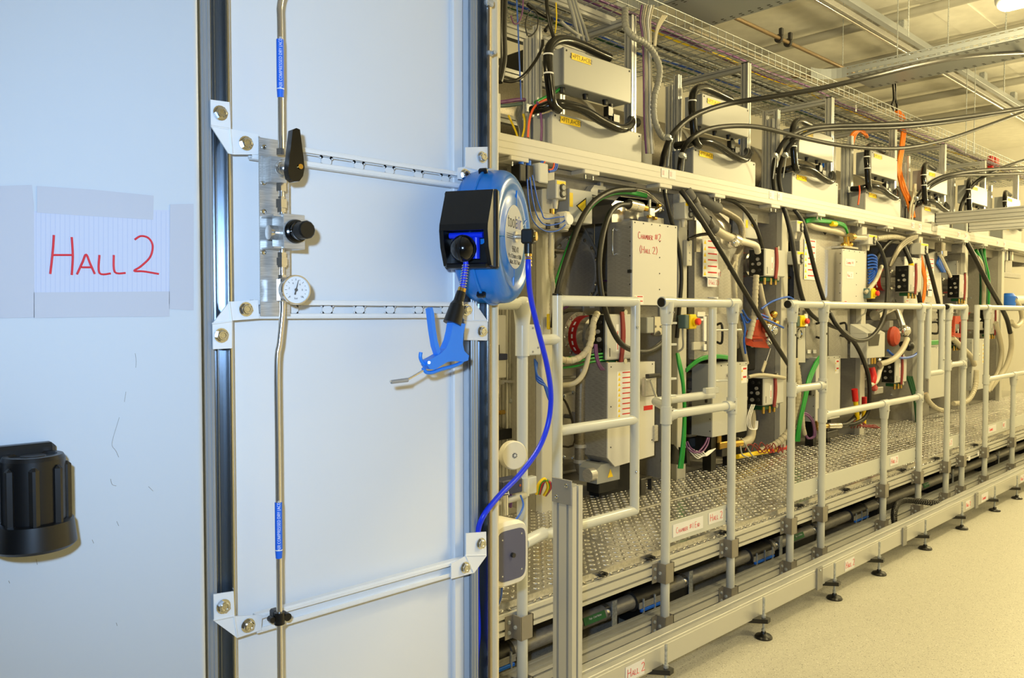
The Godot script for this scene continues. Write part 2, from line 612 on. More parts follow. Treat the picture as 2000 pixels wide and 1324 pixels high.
# ---------- the room ----------
func build_room() -> void:
	struct("floor", MB.new().ext(-4, 16, -0.1, 0, -4, 6), "vinyl", "speckled cream vinyl floor")
	struct("ceiling", MB.new().ext(-4, 16, 4.45, 4.55, -4, 6), "ceiling_sheet", "smooth metal sheet ceiling")
	struct("wall_back", MB.new().ext(-4, 16, 0, 4.45, 6.0, 6.1), "wall_paint", "plain wall behind the machine")
	struct("wall_front", MB.new().ext(-4, 16, 0, 4.45, -4.1, -4.0), "wall_paint", "plain wall behind the viewer")
	struct("wall_right", MB.new().ext(16, 16.1, 0, 4.45, -4, 6), "wall_paint", "plain end wall of the hall")
	struct("added_light_blocker", MB.new().ext(-4, 2.5, 2.62, 2.72, -4, 1.0).ext(-4, 1.3, 2.62, 2.72, 1.0, 1.54), "wall_paint", "added unseen slab over the viewer that blocks hall light")  # invented slab out of view, keeps hall lamps off the white panels
	# ceiling lamps; the last three are unseen and added for their light
	var k := 0
	var says := "round-ended white ceiling lamp at the top right corner"
	for s in [[5.95, 1.65, 1.2, 4.2], [9.1, 1.65, 1.0, 3.6], [12.3, 1.65, 1.0, 2.4], [7.0, -1.5, 2.0, 1.0], [10.0, -1.5, 2.0, 1.0], [12.8, -1.5, 2.5, 1.5], [0.7, 3.3, 5.0, 2.0], [3.3, -0.3, 8.0, 1.2], [14.8, 2.2, 5.0, 4.0]]:
		var t := thing("ceiling_lamp", says if k == 0 else "long white ceiling lamp out of the picture, %s" % ["", "second over the walkway", "last over the walkway", "first over the far aisle", "second over the far aisle", "last over the far aisle", "added behind the white panels to light the machine", "added above the aisle to light the first chamber", "added at the far end to brighten the end wall"][k], "lamp", "" if k == 0 else "ceiling lamps over the aisle")
		var o := Vector3(s[0], 3.58, -s[1] + 0.66)
		part(t, "housing", MB.new().box(o + Vector3(0, 0.045, 0), Vector3(0.2, 0.05, 1.3), 0.012), "white")
		var pts: Array = []
		for j in 13:
			var a := PI * j / 12.0
			pts.append(o + Vector3(cos(a) * 0.105, 0.02 - sin(a) * 0.075, -0.62))
		part(t, "diffuser", MB.new().prism(pts, Vector3(0, 0, 1.24)), "lamp_glow")
		for e in [-0.62, 0.62]:
			part(t, "end_cap", MB.new().ball(o + Vector3(0, 0.02, e), 0.105, Vector3(1, 0.7, 0.6)), "white")
			part(t, "hanger", MB.new().cyl(o + Vector3(0, 0.06, e * 0.7), o + Vector3(0, 0.87, e * 0.7), 0.004, -1.0, 6), "zinc")
		var l := AreaLight3D.new()
		l.name = "lamp_light"
		l.area_size = Vector2(0.18, 1.24)
		l.light_color = Color(1.0, 0.92, 0.675)
		l.light_energy = s[2]
		l.shadow_enabled = true
		l.transform = Transform3D(Basis(Vector3.RIGHT, -PI / 2), o + Vector3(0, -0.075, 0))
		t.add_child(l, true)
		var g := OmniLight3D.new()
		g.name = "lamp_spill"
		g.light_color = l.light_color
		g.light_energy = s[3]
		g.light_size = 0.1
		g.omni_range = 20.0
		g.shadow_enabled = true
		g.position = o + Vector3(0, -0.16, -0.5)
		t.add_child(g, true)
		k += 1


# ---------- white wall panels at the left ----------
func build_left_wall() -> void:
	var pts: Array = [Vector3(-2.5, 0, -1.43), Vector3(-2.5, 0, -1.412)]
	for j in 7:
		var a := PI / 2 * (1.0 - j / 6.0)
		pts.append(Vector3(0.56 + cos(a) * 0.012, 0, -1.424 + sin(a) * 0.012))
	pts.append(Vector3(0.572, 0, -1.43))
	var wl := struct("wall_left", MB.new().prism(pts, Vector3(0, 2.62, 0)), "panel_painted_falloff", "large plain white metal panel carrying the paper sign")
	var scr := MB.new()
	for q in [[[264, 690], [266, 705], [265, 718]], [[246, 765], [243, 785]], [[233, 815], [227, 835], [221, 855], [219, 870], [226, 880], [232, 893]], [[290, 950], [299, 959]], [[180, 1054], [183, 1061]], [[216, 935], [219, 946], [227, 949]], [[228, 1018], [232, 1027]], [[71, 1092], [73, 1103]], [[17, 1134], [19, 1139]], [[227, 1216], [229, 1222]]]:
		var c: Array = []
		for p in q:
			c.append(P(p[0], p[1], 1.412))
		scr.tube(crv(c, 4), 0.0004, 4)
	part(wl, "scratches", scr, "steel_dull").set_meta("kind", "stuff")
	var wp := struct("wall_panel", MB.new().ext(0.48, 1.345, 0, 2.62, 1.52, 1.54), "panel_white", "recessed white panel behind the air line")
	part(wp, "folded_edge", MB.new().ext(1.224, 1.256, 0, 2.62, 1.506, 1.52, 0.003), "panel_white")
	part(wp, "folded_edge", MB.new().ext(0.662, 0.668, 0, 2.62, 1.508, 1.52, 0.002), "panel_white")


func build_hall_sign() -> void:
	var d := 1.412
	var t := thing("paper_sign", "ruled paper sign reading HALL 2 in red marker, taped to white panel", "sign")
	var tp := Vector3(0, 0, 0.0008)
	part(t, "sheet", MB.new().prism(W([[64, 412, d], [331, 410, d], [331, 573, d], [66, 574, d]]), tp), "sign_paper_dimmed")
	var ru := MB.new()
	for j in 28:
		var x := 70.0 + j * 9.4
		ru.prism(W([[x, 413, d - 0.0008], [x + 0.9, 413, d - 0.0008], [x + 0.9, 572, d - 0.0008], [x, 572, d - 0.0008]]), Vector3(0, 0, 0.0001))
	part(t, "ruled_lines", ru, "rule_line").set_meta("kind", "stuff")
	var off := d - 0.001
	for q in [[[-30, 364], [62, 361], [66, 400], [67, 620], [-28, 622]], [[72, 363], [180, 370], [300, 382], [299, 429], [160, 421], [72, 415]], [[332, 399], [378, 398], [378, 606], [330, 603]], [[66, 571], [331, 569], [331, 618], [200, 619], [66, 621]]]:
		var l: Array = []
		for p in q:
			l.append([p[0], p[1], off])
		part(t, "tape", MB.new().prism(W(l), Vector3(0, 0, 0.0005)), "tape")
	# red letters, traced as pen strokes
	var mb := MB.new()
	for s in [[[105, 459], [103, 490], [98, 535]], [[140, 463], [142, 500], [140, 537]], [[101, 498], [143, 498]], [[150, 536], [161, 512], [168, 497], [176, 515], [185, 535]], [[159, 522], [180, 522]], [[194, 498], [194, 533], [216, 534]], [[222, 498], [224, 531], [245, 533]], [[263, 468], [275, 461], [290, 465], [298, 480], [293, 502], [275, 520], [262, 529], [280, 530], [310, 535]]]:
		var c: Array = []
		for p in s:
			c.append(P(p[0], p[1], d - 0.001))
		mb.tube(crv(c, 5), 0.0018, 6)
	part(t, "lettering", mb, "marker", "red letters HALL 2")
	# black knob of the panel
	var kn := thing("panel_latch", "black plastic ribbed latch knob on the white panel", "latch")
	var c := P(66, 960, 1.36)
	var s := 0.00095
	part(kn, "back_plate", MB.new().ext(c.x - 0.09, c.x + 0.038, c.y - 0.075, c.y + 0.068, 1.385, 1.412, 0.006), "black")
	var body := MB.new().lathe(c, Vector3.UP, [Vector2(0, -0.05), Vector2(0.043, -0.05), Vector2(0.043, 0.05), Vector2(0.04, 0.056), Vector2(0.032, 0.056), Vector2(0.03, 0.053), Vector2(0.018, 0.053), Vector2(0.017, 0.055), Vector2(0, 0.055)], 28)
	part(kn, "knob", body, "black")
	for j in 8:
		var a := TAU * j / 8.0 + 0.2
		var dd := Vector3(cos(a), 0, sin(a))
		part(kn, "rib", MB.new().box(c + dd * 0.042 - Vector3(0, 0.004, 0), Vector3(0.016, 0.094, 0.014), 0.005, Basis(Vector3.UP, -a)), "black")
	part(kn, "collar", MB.new().lathe(c, Vector3.UP, [Vector2(0, -0.084), Vector2(0.052, -0.084), Vector2(0.057, -0.079), Vector2(0.053, -0.044), Vector2(0.044, -0.042)], 28), "black")


func upright(x0: float, label: String) -> void:
	var t := thing("strut_upright", label, "strut", "galvanised uprights of the panel frame")
	part(t, "flange", MB.new().ext(x0, x0 + 0.022, 0, 3.3, 1.484, 1.49, 0.0015), "galvanised")
	for r in [0.005, 0.0135]:
		part(t, "flange_ridge", MB.new().ext(x0 + r, x0 + r + 0.003, 0, 3.3, 1.4825, 1.485, 0.001), "galvanised")
	part(t, "flange_return", MB.new().ext(x0 + 0.019, x0 + 0.022, 0, 3.3, 1.49, 1.517), "galvanised_inner")
	var web := MB.new().ext(x0 + 0.030, x0 + 0.053, 0, 2.62, 1.514, 1.518)
	var y := 0.02
	while y < 3.3:
		web.ext(x0 + 0.021, x0 + 0.030, y, y + 0.026, 1.514, 1.518)
		y += 0.0565
	part(t, "slotted_web", web, "galvanised_inner")
	part(t, "groove", MB.new().ext(x0 + 0.037, x0 + 0.041, 0, 2.62, 1.508, 1.515, 0.001), "galvanised_inner")
	part(t, "side_wall", MB.new().ext(x0 + 0.0505, x0 + 0.0535, 0, 3.3, 1.486, 1.517), "galvanised_inner")
	part(t, "lip", MB.new().ext(x0 + 0.0505, x0 + 0.058, 0, 3.3, 1.48, 1.487, 0.002), "chrome")


func cross_rail(label: String, py: float, px: float, slots: bool, brackets: Array, bolts: Array) -> void:
	var t := thing("cross_rail", label, "rail", "white cross rails of the panel frame")
	var y := P(px, py, 1.49).y
	var h := 0.0165
	var x0 := 0.70
	var x1 := 1.242
	var pl := MB.new()
	if slots:
		pl.ext(x0, x1, y + 0.008, y + h, 1.497, 1.5)
		pl.ext(x0, x1, y - h, y - 0.008, 1.497, 1.5)
		var x := x0
		while x < x1:
			pl.ext(x, minf(x + 0.024, x1), y - 0.009, y + 0.009, 1.497, 1.5)
			for e in [x + 0.024, x + 0.08]:
				if e < x1:
					pl.box(Vector3(e, y + 0.008, -1.4985), Vector3(0.007, 0.007, 0.003), 0, Basis(Vector3.BACK, PI / 4))
					pl.box(Vector3(e, y - 0.008, -1.4985), Vector3(0.007, 0.007, 0.003), 0, Basis(Vector3.BACK, PI / 4))
			x += 0.08
	else:
		pl.ext(x0, x1, y - h, y + h, 1.497, 1.5)
	part(t, "rail_web", pl, "bracket_white")
	for s in [1.0, -1.0]:
		part(t, "rail_lip", MB.new().ext(x0, x1, y + s * h - 0.0025, y + s * h + 0.0025, 1.482, 1.5, 0.001), "bracket_white")
		part(t, "rail_return", MB.new().ext(x0, x1, y + s * (h - 0.004) - 0.004, y + s * (h - 0.004) + 0.004, 1.481, 1.4835, 0.0008), "bracket_white")
	for b in brackets:
		var l: Array = []
		for p in b[0]:
			l.append([p[0], p[1], 1.479])
		var br := part(t, "corner_bracket", MB.new().prism(W(l), Vector3(0, 0, 0.003)), "bracket_white")
		var ed := MB.new()
		for j in range(0, b[1].size(), 2):
			ed.tube(PackedVector3Array(W([[b[1][j][0], b[1][j][1], 1.476], [b[1][j + 1][0], b[1][j + 1][1], 1.476]])), 0.0022, 6)
		part(br, "fold", ed, "bracket_white")
	for p in bolts:
		bolt(t, P(p[0], p[1], 1.475), 0.0115, Vector3.BACK, "chrome", p[0] * 0.1)


func build_frame_hardware() -> void:
	upright(0.600, "galvanised slotted strut upright beside the paper sign panel")
	upright(1.262, "galvanised slotted strut upright behind the blue hose reel")
	cross_rail("white slotted cross rail above the ball valve, uppermost of three", 303, 565, true,
		[[[[410, 195], [447, 200], [449, 252], [503, 263], [503, 302], [455, 302], [445, 300], [411, 247]], [[412, 246], [448, 252], [449, 252], [453, 300]]],
		[[[908, 288], [951, 287], [951, 340], [926, 343], [926, 353], [893, 350], [893, 328], [908, 326]], [[908, 326], [938, 334], [926, 340], [926, 352]]]],
		[[430, 221], [480, 280], [941, 307], [908, 341]])
	cross_rail("white slotted cross rail beside the round gauge, middle of three", 604, 565, true,
		[[[[447, 589], [503, 586], [505, 622], [452, 626], [452, 680], [415, 682], [414, 632]], [[447, 589], [452, 626], [414, 632], [452, 627]]],
		[[[903, 590], [925, 590], [951, 627], [951, 665], [906, 664], [906, 625], [903, 620]], [[906, 627], [950, 627], [925, 592], [925, 624]]]],
		[[480, 604], [432, 655], [911, 605], [941, 647]])
	cross_rail("white cross rail with a black pipe clamp, lowest of three", 1204, 545, false,
		[[[[416, 1160], [455, 1154], [457, 1203], [511, 1200], [509, 1230], [462, 1245], [417, 1212]], [[417, 1211], [456, 1203], [457, 1204], [463, 1243]]],
		[[[909, 1041], [948, 1038], [949, 1085], [925, 1118], [880, 1130], [880, 1100], [909, 1085]], [[909, 1085], [948, 1084], [910, 1086], [924, 1117]]]],
		[[436, 1184], [484, 1221], [939, 1061], [908, 1108]])
	# slots of the right brackets
	# pipes at the right of the frame
	var cp := P(965, 250, 1.53)
	one("cream_pipe", MB.new().cyl(Vector3(cp.x, 0, cp.z), Vector3(cp.x, 3.3, cp.z), 0.0115, -1.0, 16), "pipe_cream", "cream vertical pipe at the right edge of the white panel", "pipe")
	var rp := P(955, 250, 1.475)
	var rt := thing("thin_pipe", "thin steel tube with a metal clamp beside the cream pipe", "pipe")
	part(rt, "tube", MB.new().cyl(Vector3(rp.x, 0, rp.z), Vector3(rp.x, 3.3, rp.z), 0.0032, -1.0, 10), "bronze")
	var cl := P(957, 104, 1.475)
	part(rt, "clamp", MB.new().box(cl, Vector3(0.018, 0.012, 0.012), 0.003).cyl(cl + Vector3(0.004, 0, -0.01), cl + Vector3(0.004, 0, 0.014), 0.005, -1.0, 8), "zinc")
	var c2 := P(955, 5, 1.475)
	part(rt, "clamp", MB.new().box(c2, Vector3(0.026, 0.016, 0.012), 0.003), "zinc")


# ---------- compressed air line ----------
func hex(mb: MB, p: Vector3, r: float, h: float) -> void:
	var l: Array = []
	for j in 6:
		l.append(p + Vector3(cos(TAU * j / 6.0) * r, -h / 2, sin(TAU * j / 6.0) * r))
	mb.prism(l, Vector3(0, h, 0))

func air_tag(parent: Node3D, x: float, z: float, y0: float, y1: float) -> void:
	var r := 0.0072
	var tg := part(parent, "blue_tag", MB.new().cyl(Vector3(x, y0 + 0.016, z), Vector3(x, y1, z), r, r, 16).cyl(Vector3(x, y0, z), Vector3(x, y0 + 0.016, z), 0.0063, r, 16), "blue_tag", "blue pipe marker with white print")
	print_text(tg, "AIR COMPRESSED DRY (ACD)", Transform3D(Basis(Vector3(0, 1, 0), Vector3(-0.93, 0, -0.37), Vector3(-0.37, 0, 0.93)), Vector3(x - 0.0027, (y0 + y1) / 2 + 0.01, z + 0.0068)), 0.0058, "white")
	part(tg, "white_band", MB.new().cyl(Vector3(x, y0 + 0.0155, z), Vector3(x, y0 + 0.0175, z), r + 0.0002, -1.0, 16), "white")

func build_air_line() -> void:
	var d := 1.445
	var xu := P(549, 300, d).x
	var xl := P(543, 900, d).x
	var y := func(py: float) -> float: return P(549, py, d).y
	# plate
	var a := P(504, 268, 1.476)
	var b := P(566, 617, 1.476)
	var pl := thing("mounting_plate", "brushed steel plate holding the valve, regulator and gauge", "plate")
	part(pl, "plate", MB.new().ext(a.x, b.x, b.y, a.y, 1.473, 1.476, 0.0005), "steel")
	for s in [[516, 287], [516, 313], [515, 357], [515, 413], [515, 493]]:
		screw(pl, P(s[0], s[1], 1.473), 0.0055)
	# pipes
	var up := thing("air_pipe", "steel air pipe coming down to the ball valve, blue marker on it", "pipe")
	part(up, "tube", MB.new().tube(crv([P(570, -60, d), P(556, -25, d), Vector3(xu, P(549, 12, d).y, -d), Vector3(xu, y.call(60.0), -d), Vector3(xu, y.call(300.0), -d)], 8), 0.006, 14), "steel_bright")
	air_tag(up, xu, -d, y.call(191.0), y.call(78.0))
	var lo := thing("air_pipe", "steel air pipe running down from the gauge to the bottom edge", "pipe")
	var yl := func(py: float) -> float: return P(543, py, d).y
	part(lo, "tube", MB.new().tube(crv([Vector3(xu, y.call(585.0), -d), Vector3(xu, y.call(610.0), -d), Vector3(xl + 0.006, yl.call(668.0), -d), Vector3(xl, yl.call(715.0), -d), Vector3(xl, yl.call(900.0), -d), Vector3(xl, yl.call(1200.0), -d), Vector3(xl, 0.2, -d)], 8), 0.006, 14), "steel_bright")
	air_tag(lo, xl, -d, yl.call(1090.0), yl.call(981.0))
	var pc := thing("pipe_clamp", "small black clamp fixing the pipe to the lowest cross rail", "clamp")
	var pp := Vector3(xl, P(545, 1207, d).y, -d)
	part(pc, "clamp_body", MB.new().box(pp + Vector3(0, 0, -0.018), Vector3(0.016, 0.026, 0.022), 0.003), "black")
	part(pc, "clamp_ring", MB.new().cyl(pp + Vector3(0, -0.012, 0), pp + Vector3(0, 0.012, 0), 0.0105, -1.0, 14), "black")
	part(pc, "clamp_screw", MB.new().cyl(pp + Vector3(0.014, 0, -0.012), pp + Vector3(0.014, 0, 0.008), 0.008, -1.0, 10).cyl(pp + Vector3(-0.015, 0, -0.012), pp + Vector3(-0.015, 0, 0.002), 0.006, -1.0, 10), "black")
	# ball valve
	var bv := thing("ball_valve", "steel ball valve with a long black lever", "valve")
	var vc := Vector3(xu, y.call(331.0), -d)
	part(bv, "valve_bracket", MB.new().ext(P(512, 305, 1.47).x, xu - 0.012, P(530, 356, 1.47).y, P(530, 307, 1.47).y, 1.468, 1.474).ext(xu - 0.022, xu + 0.012, vc.y - 0.026, vc.y + 0.024, 1.445, 1.474, 0.001), "steel")
	part(bv, "valve_body", MB.new().ball(vc + Vector3(-0.001, 0, 0.012), 0.0175).cyl(vc, vc + Vector3(0.004, 0, 0.03), 0.01), "steel_bright")
	var nt := MB.new()
	for q in [[297.0, 0.0095, 0.012], [366.0, 0.0105, 0.016]]:
		hex(nt, Vector3(xu, y.call(q[0]), -d), q[1], q[2])
	part(bv, "nut", nt, "steel_bright")
	var lv: Array = []
	for q in [[563, 256], [570, 253], [577, 256], [584, 310], [586, 330], [583, 346], [576, 356], [566, 357], [557, 350], [554, 335], [556, 318]]:
		lv.append(P(q[0], q[1], 1.41))
	part(bv, "lever", MB.new().prism(lv, Vector3(0, 0, 0.018)), "black_gloss")
	part(bv, "lever_screw", MB.new().cyl(vc + Vector3(0.012, 0, 0.05), vc + Vector3(0.012, 0, 0.056), 0.005), "brass")
	# couplings
	var cp := thing("pipe_coupling", "steel tube fittings between the valve and the regulator", "fitting")
	part(cp, "tube", MB.new().cyl(Vector3(xu, y.call(420.0), -d), Vector3(xu, y.call(370.0), -d), 0.0052), "steel_bright")
	for q in [[398.0, 0.0115, 0.017], [411.0, 0.009, 0.008], [386.0, 0.007, 0.004]]:
		var m2 := MB.new()
		hex(m2, Vector3(xu, y.call(q[0]), -d), q[1], q[2])
		part(cp, "nut", m2, "steel_bright")
	var c3 := thing("pipe_coupling", "steel tube fittings between the regulator and the gauge", "fitting")
	part(c3, "tube", MB.new().cyl(Vector3(xu, y.call(550.0), -d), Vector3(xu, y.call(485.0), -d), 0.0052), "steel_bright")
	for q in [[498.0, 0.009, 0.01], [511.0, 0.0115, 0.015], [519.0, 0.0095, 0.006], [543.0, 0.0085, 0.012]]:
		var m2 := MB.new()
		hex(m2, Vector3(xu, y.call(q[0]), -d), q[1], q[2])
		part(c3, "nut", m2, "steel_bright")
	# regulator
	var rg := thing("pressure_regulator", "square steel pressure regulator with a black adjusting knob", "regulator")
	var rc := Vector3(xu + 0.011, (y.call(420.0) + y.call(487.0)) / 2, 0)
	part(rg, "body", MB.new().ext(xu - 0.012, xu + 0.034, y.call(487.0), y.call(420.0), 1.415, 1.462, 0.001), "steel")
	part(rg, "bracket", MB.new().ext(P(510, 450, 1.472).x, xu - 0.008, y.call(487.0), y.call(484.0), 1.42, 1.473).ext(P(510, 450, 1.472).x, xu - 0.008, y.call(426.0), y.call(423.0), 1.42, 1.473), "steel")
	part(rg, "side_plug", MB.new().cyl(Vector3(xu - 0.028, rc.y - 0.002, -1.445), Vector3(xu - 0.01, rc.y - 0.002, -1.445), 0.014, -1.0, 18), "steel_bright")
	var kz := Vector3(xu + 0.012, rc.y, -1.415)
	part(rg, "knob_collar", MB.new().lathe(kz, Vector3.BACK, [Vector2(0.0225, 0), Vector2(0.0235, 0.004), Vector2(0.022, 0.01), Vector2(0.0185, 0.012), Vector2(0.0185, 0.022)], 24), "black_gloss")
	part(rg, "knob", MB.new().lathe(kz, Vector3.BACK, [Vector2(0.016, 0.02), Vector2(0.0175, 0.024), Vector2(0.0175, 0.047), Vector2(0.015, 0.05), Vector2(0, 0.05)], 12), "black")
	# gauge
	var gg := thing("pressure_gauge", "round steel pressure gauge with a white dial and black needle", "gauge")
	var gc := P(578, 566, 1.405)
	var gd := Vector3(-0.12, 0, 1).normalized()
	part(gg, "case", MB.new().lathe(gc, gd, [Vector2(0, -0.03), Vector2(0.022, -0.03), Vector2(0.0255, -0.026), Vector2(0.0265, -0.004), Vector2(0.0285, -0.004), Vector2(0.0292, 0.0), Vector2(0.0285, 0.004), Vector2(0.0262, 0.004), Vector2(0.0255, 0.0005)], 36), "steel_bright")
	part(gg, "socket", MB.new().box(Vector3(xu, y.call(566.0), -d), Vector3(0.016, 0.046, 0.02), 0.002).cyl(Vector3(xu, y.call(566.0), -d), gc - gd * 0.02, 0.009), "steel_bright")
	part(gg, "dial", MB.new().lathe(gc, gd, [Vector2(0.0258, 0.0004), Vector2(0, 0.0004)], 32), "white")
	var ft := facing(gc + gd * 0.0006, gd)
	var tk := MB.new()
	for j in 13:
		var an := deg_to_rad(225.0 - 270.0 * j / 12.0)
		var ln := 0.004 if j % 2 == 0 else 0.002
		var o := ft * Vector3(cos(an) * 0.02, sin(an) * 0.02, 0)
		tk.box(o, Vector3(ln, 0.0008, 0.0003), 0, ft.basis * Basis(Vector3.BACK, an))
	part(gg, "tick_marks", tk, "ink").set_meta("kind", "stuff")
	part(gg, "needle", MB.new().prism([ft * Vector3(-0.0042, -0.009, 0.001), ft * Vector3(-0.0012, -0.0098, 0.001), ft * Vector3(0.0052, 0.019, 0.001), ft * Vector3(0.0044, 0.0192, 0.001)], gd * 0.0006).cyl(gc + gd * 0.001, gc + gd * 0.0025, 0.0032, -1.0, 12), "ink")
	for q in [["0", -0.0125, -0.0135], ["2", -0.0135, 0.003], ["4", -0.006, 0.0125], ["6", 0.008, 0.0105], ["8", 0.0125, 0.0], ["10", 0.0115, -0.0135], ["bar", 0.0, -0.0165]]:
		print_text(gg, q[0], ft.translated_local(Vector3(q[1], q[2], 0)), 0.0036, "ink")
	part(gg, "window", MB.new().lathe(gc, gd, [Vector2(0.026, 0.0034), Vector2(0, 0.0034)], 32), "gauge_glass")


# ---------- hose reel, blow gun and supply hose ----------
func helix(a: Vector3, b: Vector3, r: float, turns: int) -> PackedVector3Array:
	var o := PackedVector3Array()
	var d := (b - a).normalized()
	var u := Vector3.RIGHT.cross(d).normalized()
	var w := d.cross(u)
	for j in turns * 10 + 1:
		var t := TAU * j / 10.0
		o.append(a.lerp(b, j / float(turns * 10)) + (u * cos(t) + w * sin(t)) * r)
	return o

func build_hose_reel() -> void:
	var c := P(963, 464, 1.47)
	var n := Vector3(0.489, 0, 0.873).normalized()
	var m := Vector3(-0.873, 0, 0.489).normalized()
	var r := 0.163
	var w := 0.0575
	var t := thing("hose_reel", "round blue air hose reel with black outlet and white round label", "hose reel")
	var pr: Array = [Vector2(0, -w), Vector2(r - 0.03, -w)]
	for j in 7:
		var a := PI / 2 * j / 6.0
		pr.append(Vector2(r - 0.03 + sin(a) * 0.03, -w + 0.028 - cos(a) * 0.028))
	pr.append(Vector2(r + 0.0005, -0.001))
	part(t, "rear_shell", MB.new().lathe(c, n, pr, 56, true), "blue_reel")
	var pf: Array = [Vector2(r + 0.0005, 0.001)]
	for j in 7:
		var a := PI / 2 * (1.0 - j / 6.0)
		pf.append(Vector2(r - 0.03 + sin(a) * 0.03, w - 0.028 + cos(a) * 0.028))
	pf.append_array([Vector2(r - 0.036, w), Vector2(r - 0.044, w - 0.004), Vector2(r - 0.06, w - 0.005), Vector2(r - 0.066, w - 0.002), Vector2(0, w - 0.002)])
	part(t, "front_shell", MB.new().lathe(c, n, pf, 56, true), "blue_reel")
	part(t, "seam_flange", MB.new().lathe(c, n, [Vector2(r - 0.004, -0.0035), Vector2(r + 0.005, -0.0035), Vector2(r + 0.006, 0), Vector2(r + 0.005, 0.0035), Vector2(r - 0.004, 0.0035)], 56), "blue_reel")
	for s in [1.12, -1.02]:
		var cp := c + (m * cos(s) + Vector3.UP * sin(s)) * (r + 0.004)
		part(t, "clip", MB.new().box(cp, Vector3(0.012, 0.016, 0.022), 0.003, Basis(m * sin(s) - Vector3.UP * cos(s), m * cos(s) + Vector3.UP * sin(s), n)), "black")
	# face ribs
	for q in [0.35, -0.55, 2.2, 3.7]:
		var fd := facing(Vector3.ZERO, n).basis * Vector3(cos(q + 1.0), sin(q + 1.0), 0)
		part(t, "face_rib", MB.new().cyl(c + n * (w - 0.0035) + fd * 0.08, c + n * (w - 0.0045) + fd * 0.12, 0.003, -1.0, 8), "blue_reel")
	# label
	var lc := c + n * (w - 0.0015)
	var lab := part(t, "label_disc", MB.new().lathe(lc, n, [Vector2(0.078, 0), Vector2(0.078, 0.0008), Vector2(0, 0.0008)], 40), "label_grey", "white round label with the maker's lettering")
	var ft := facing(lc + n * 0.001, n)
	print_text(lab, "tool", ft.translated_local(Vector3(-0.024, 0.034, 0)), 0.029, "ink")
	print_text(lab, "air", ft.translated_local(Vector3(0.03, 0.036, 0)), 0.032, "ink_blue")
	print_text(lab, "960.41", ft.translated_local(Vector3(0.004, -0.031, 0)), 0.0145, "ink")
	print_text(lab, "9 x 12mm x 10M", ft.translated_local(Vector3(0.0, -0.048, 0)), 0.0105, "ink")
	print_text(lab, "Max. 20.7 bar", ft.translated_local(Vector3(0.0, -0.062, 0)), 0.0105, "ink")
	part(lab, "printed_lines", MB.new().box(ft * Vector3(-0.035, 0.004, 0), Vector3(0.06, 0.0012, 0.0006), 0, ft.basis).box(ft * Vector3(-0.035, -0.001, 0), Vector3(0.06, 0.0012, 0.0006), 0, ft.basis).box(ft * Vector3(-0.035, -0.006, 0), Vector3(0.06, 0.0012, 0.0006), 0, ft.basis), "ink")
	# swivel connector
	part(t, "inlet_pin", MB.new().cyl(c + n * w, c + n * (w + 0.024), 0.006).cyl(c + n * w, c + n * (w + 0.004), 0.014), "steel_bright")
	var ec := c + n * (w + 0.034)
	part(t, "swivel_elbow", MB.new().box(ec, Vector3(0.032, 0.036, 0.028), 0.004, Basis(n, Vector3.UP, -m)).cyl(ec, ec - Vector3(0, 0.042, 0), 0.0105), "black")
	part(t, "brass_cap", MB.new().cyl(ec + n * 0.012, ec + n * 0.021, 0.011, -1.0, 12), "brass")
	part(t, "hose_barb", MB.new().lathe(ec, Vector3.DOWN, [Vector2(0.0085, 0.04), Vector2(0.0085, 0.048), Vector2(0.007, 0.05), Vector2(0.0085, 0.055), Vector2(0.007, 0.058), Vector2(0.0085, 0.062), Vector2(0.007, 0.066), Vector2(0.0085, 0.072), Vector2(0.0, 0.072)], 14), "brass")
	# outlet shroud
	var q := func(a: float, y: float, s: float) -> Vector3: return c + m * a + Vector3.UP * y + n * s
	var v0: Array = []
	for p in [[0.135, 0.092], [0.168, 0.092], [0.205, 0.012], [0.207, -0.002], [0.135, -0.004]]:
		v0.append(q.call(p[0], p[1], -0.058))
	part(t, "shroud_hood", MB.new().prism(v0, n * 0.116), "black")
	for s in [-0.058, 0.048]:
		var ck: Array = []
		for p in [[0.135, -0.002], [0.207, -0.002], [0.2, -0.04], [0.18, -0.08], [0.135, -0.085]]:
			ck.append(q.call(p[0], p[1], s))
		part(t, "shroud_cheek", MB.new().prism(ck, n * 0.01), "black")
	part(t, "shroud_sill", MB.new().box(q.call(0.165, -0.08, 0), Vector3(0.05, 0.012, 0.1), 0.003, Basis(m, Vector3.UP, m.cross(Vector3.UP))), "black")
	part(t, "shroud_frame", MB.new().box(q.call(0.152, 0.004, 0), Vector3(0.016, 0.18, 0.13), 0.004, Basis(m, Vector3.UP, m.cross(Vector3.UP))), "black")
	for s in [-0.022, 0.022]:
		part(t, "roller", MB.new().cyl(q.call(0.183, -0.01, s), q.call(0.183, -0.065, s), 0.009), "blue_hose")
	part(t, "roller", MB.new().cyl(q.call(0.187, -0.012, -0.04), q.call(0.187, -0.012, 0.04), 0.007), "blue_hose")
	# blow gun hanging on its hose
	var g := thing("blow_gun", "blue air blow gun hanging from the hose reel", "blow gun")
	var bc: Vector3 = q.call(0.208, -0.043, 0.0)
	var stop := part(g, "hose_stop", MB.new().ball(bc, 0.029, Vector3(1, 1, 1), 20, 12), "black_gloss", "black ball stop on the hose")
	part(stop, "stop_ring", MB.new().lathe(bc, m, [Vector2(0.0288, -0.003), Vector2(0.0305, -0.003), Vector2(0.0305, 0.003), Vector2(0.0288, 0.003)], 24).lathe(bc, n, [Vector2(0.0288, -0.003), Vector2(0.0305, -0.003), Vector2(0.0305, 0.003), Vector2(0.0288, 0.003)], 24), "black")
	var gd := 1.368
	var h0 := P(910, 515, gd)
	var h1 := P(902, 572, gd)
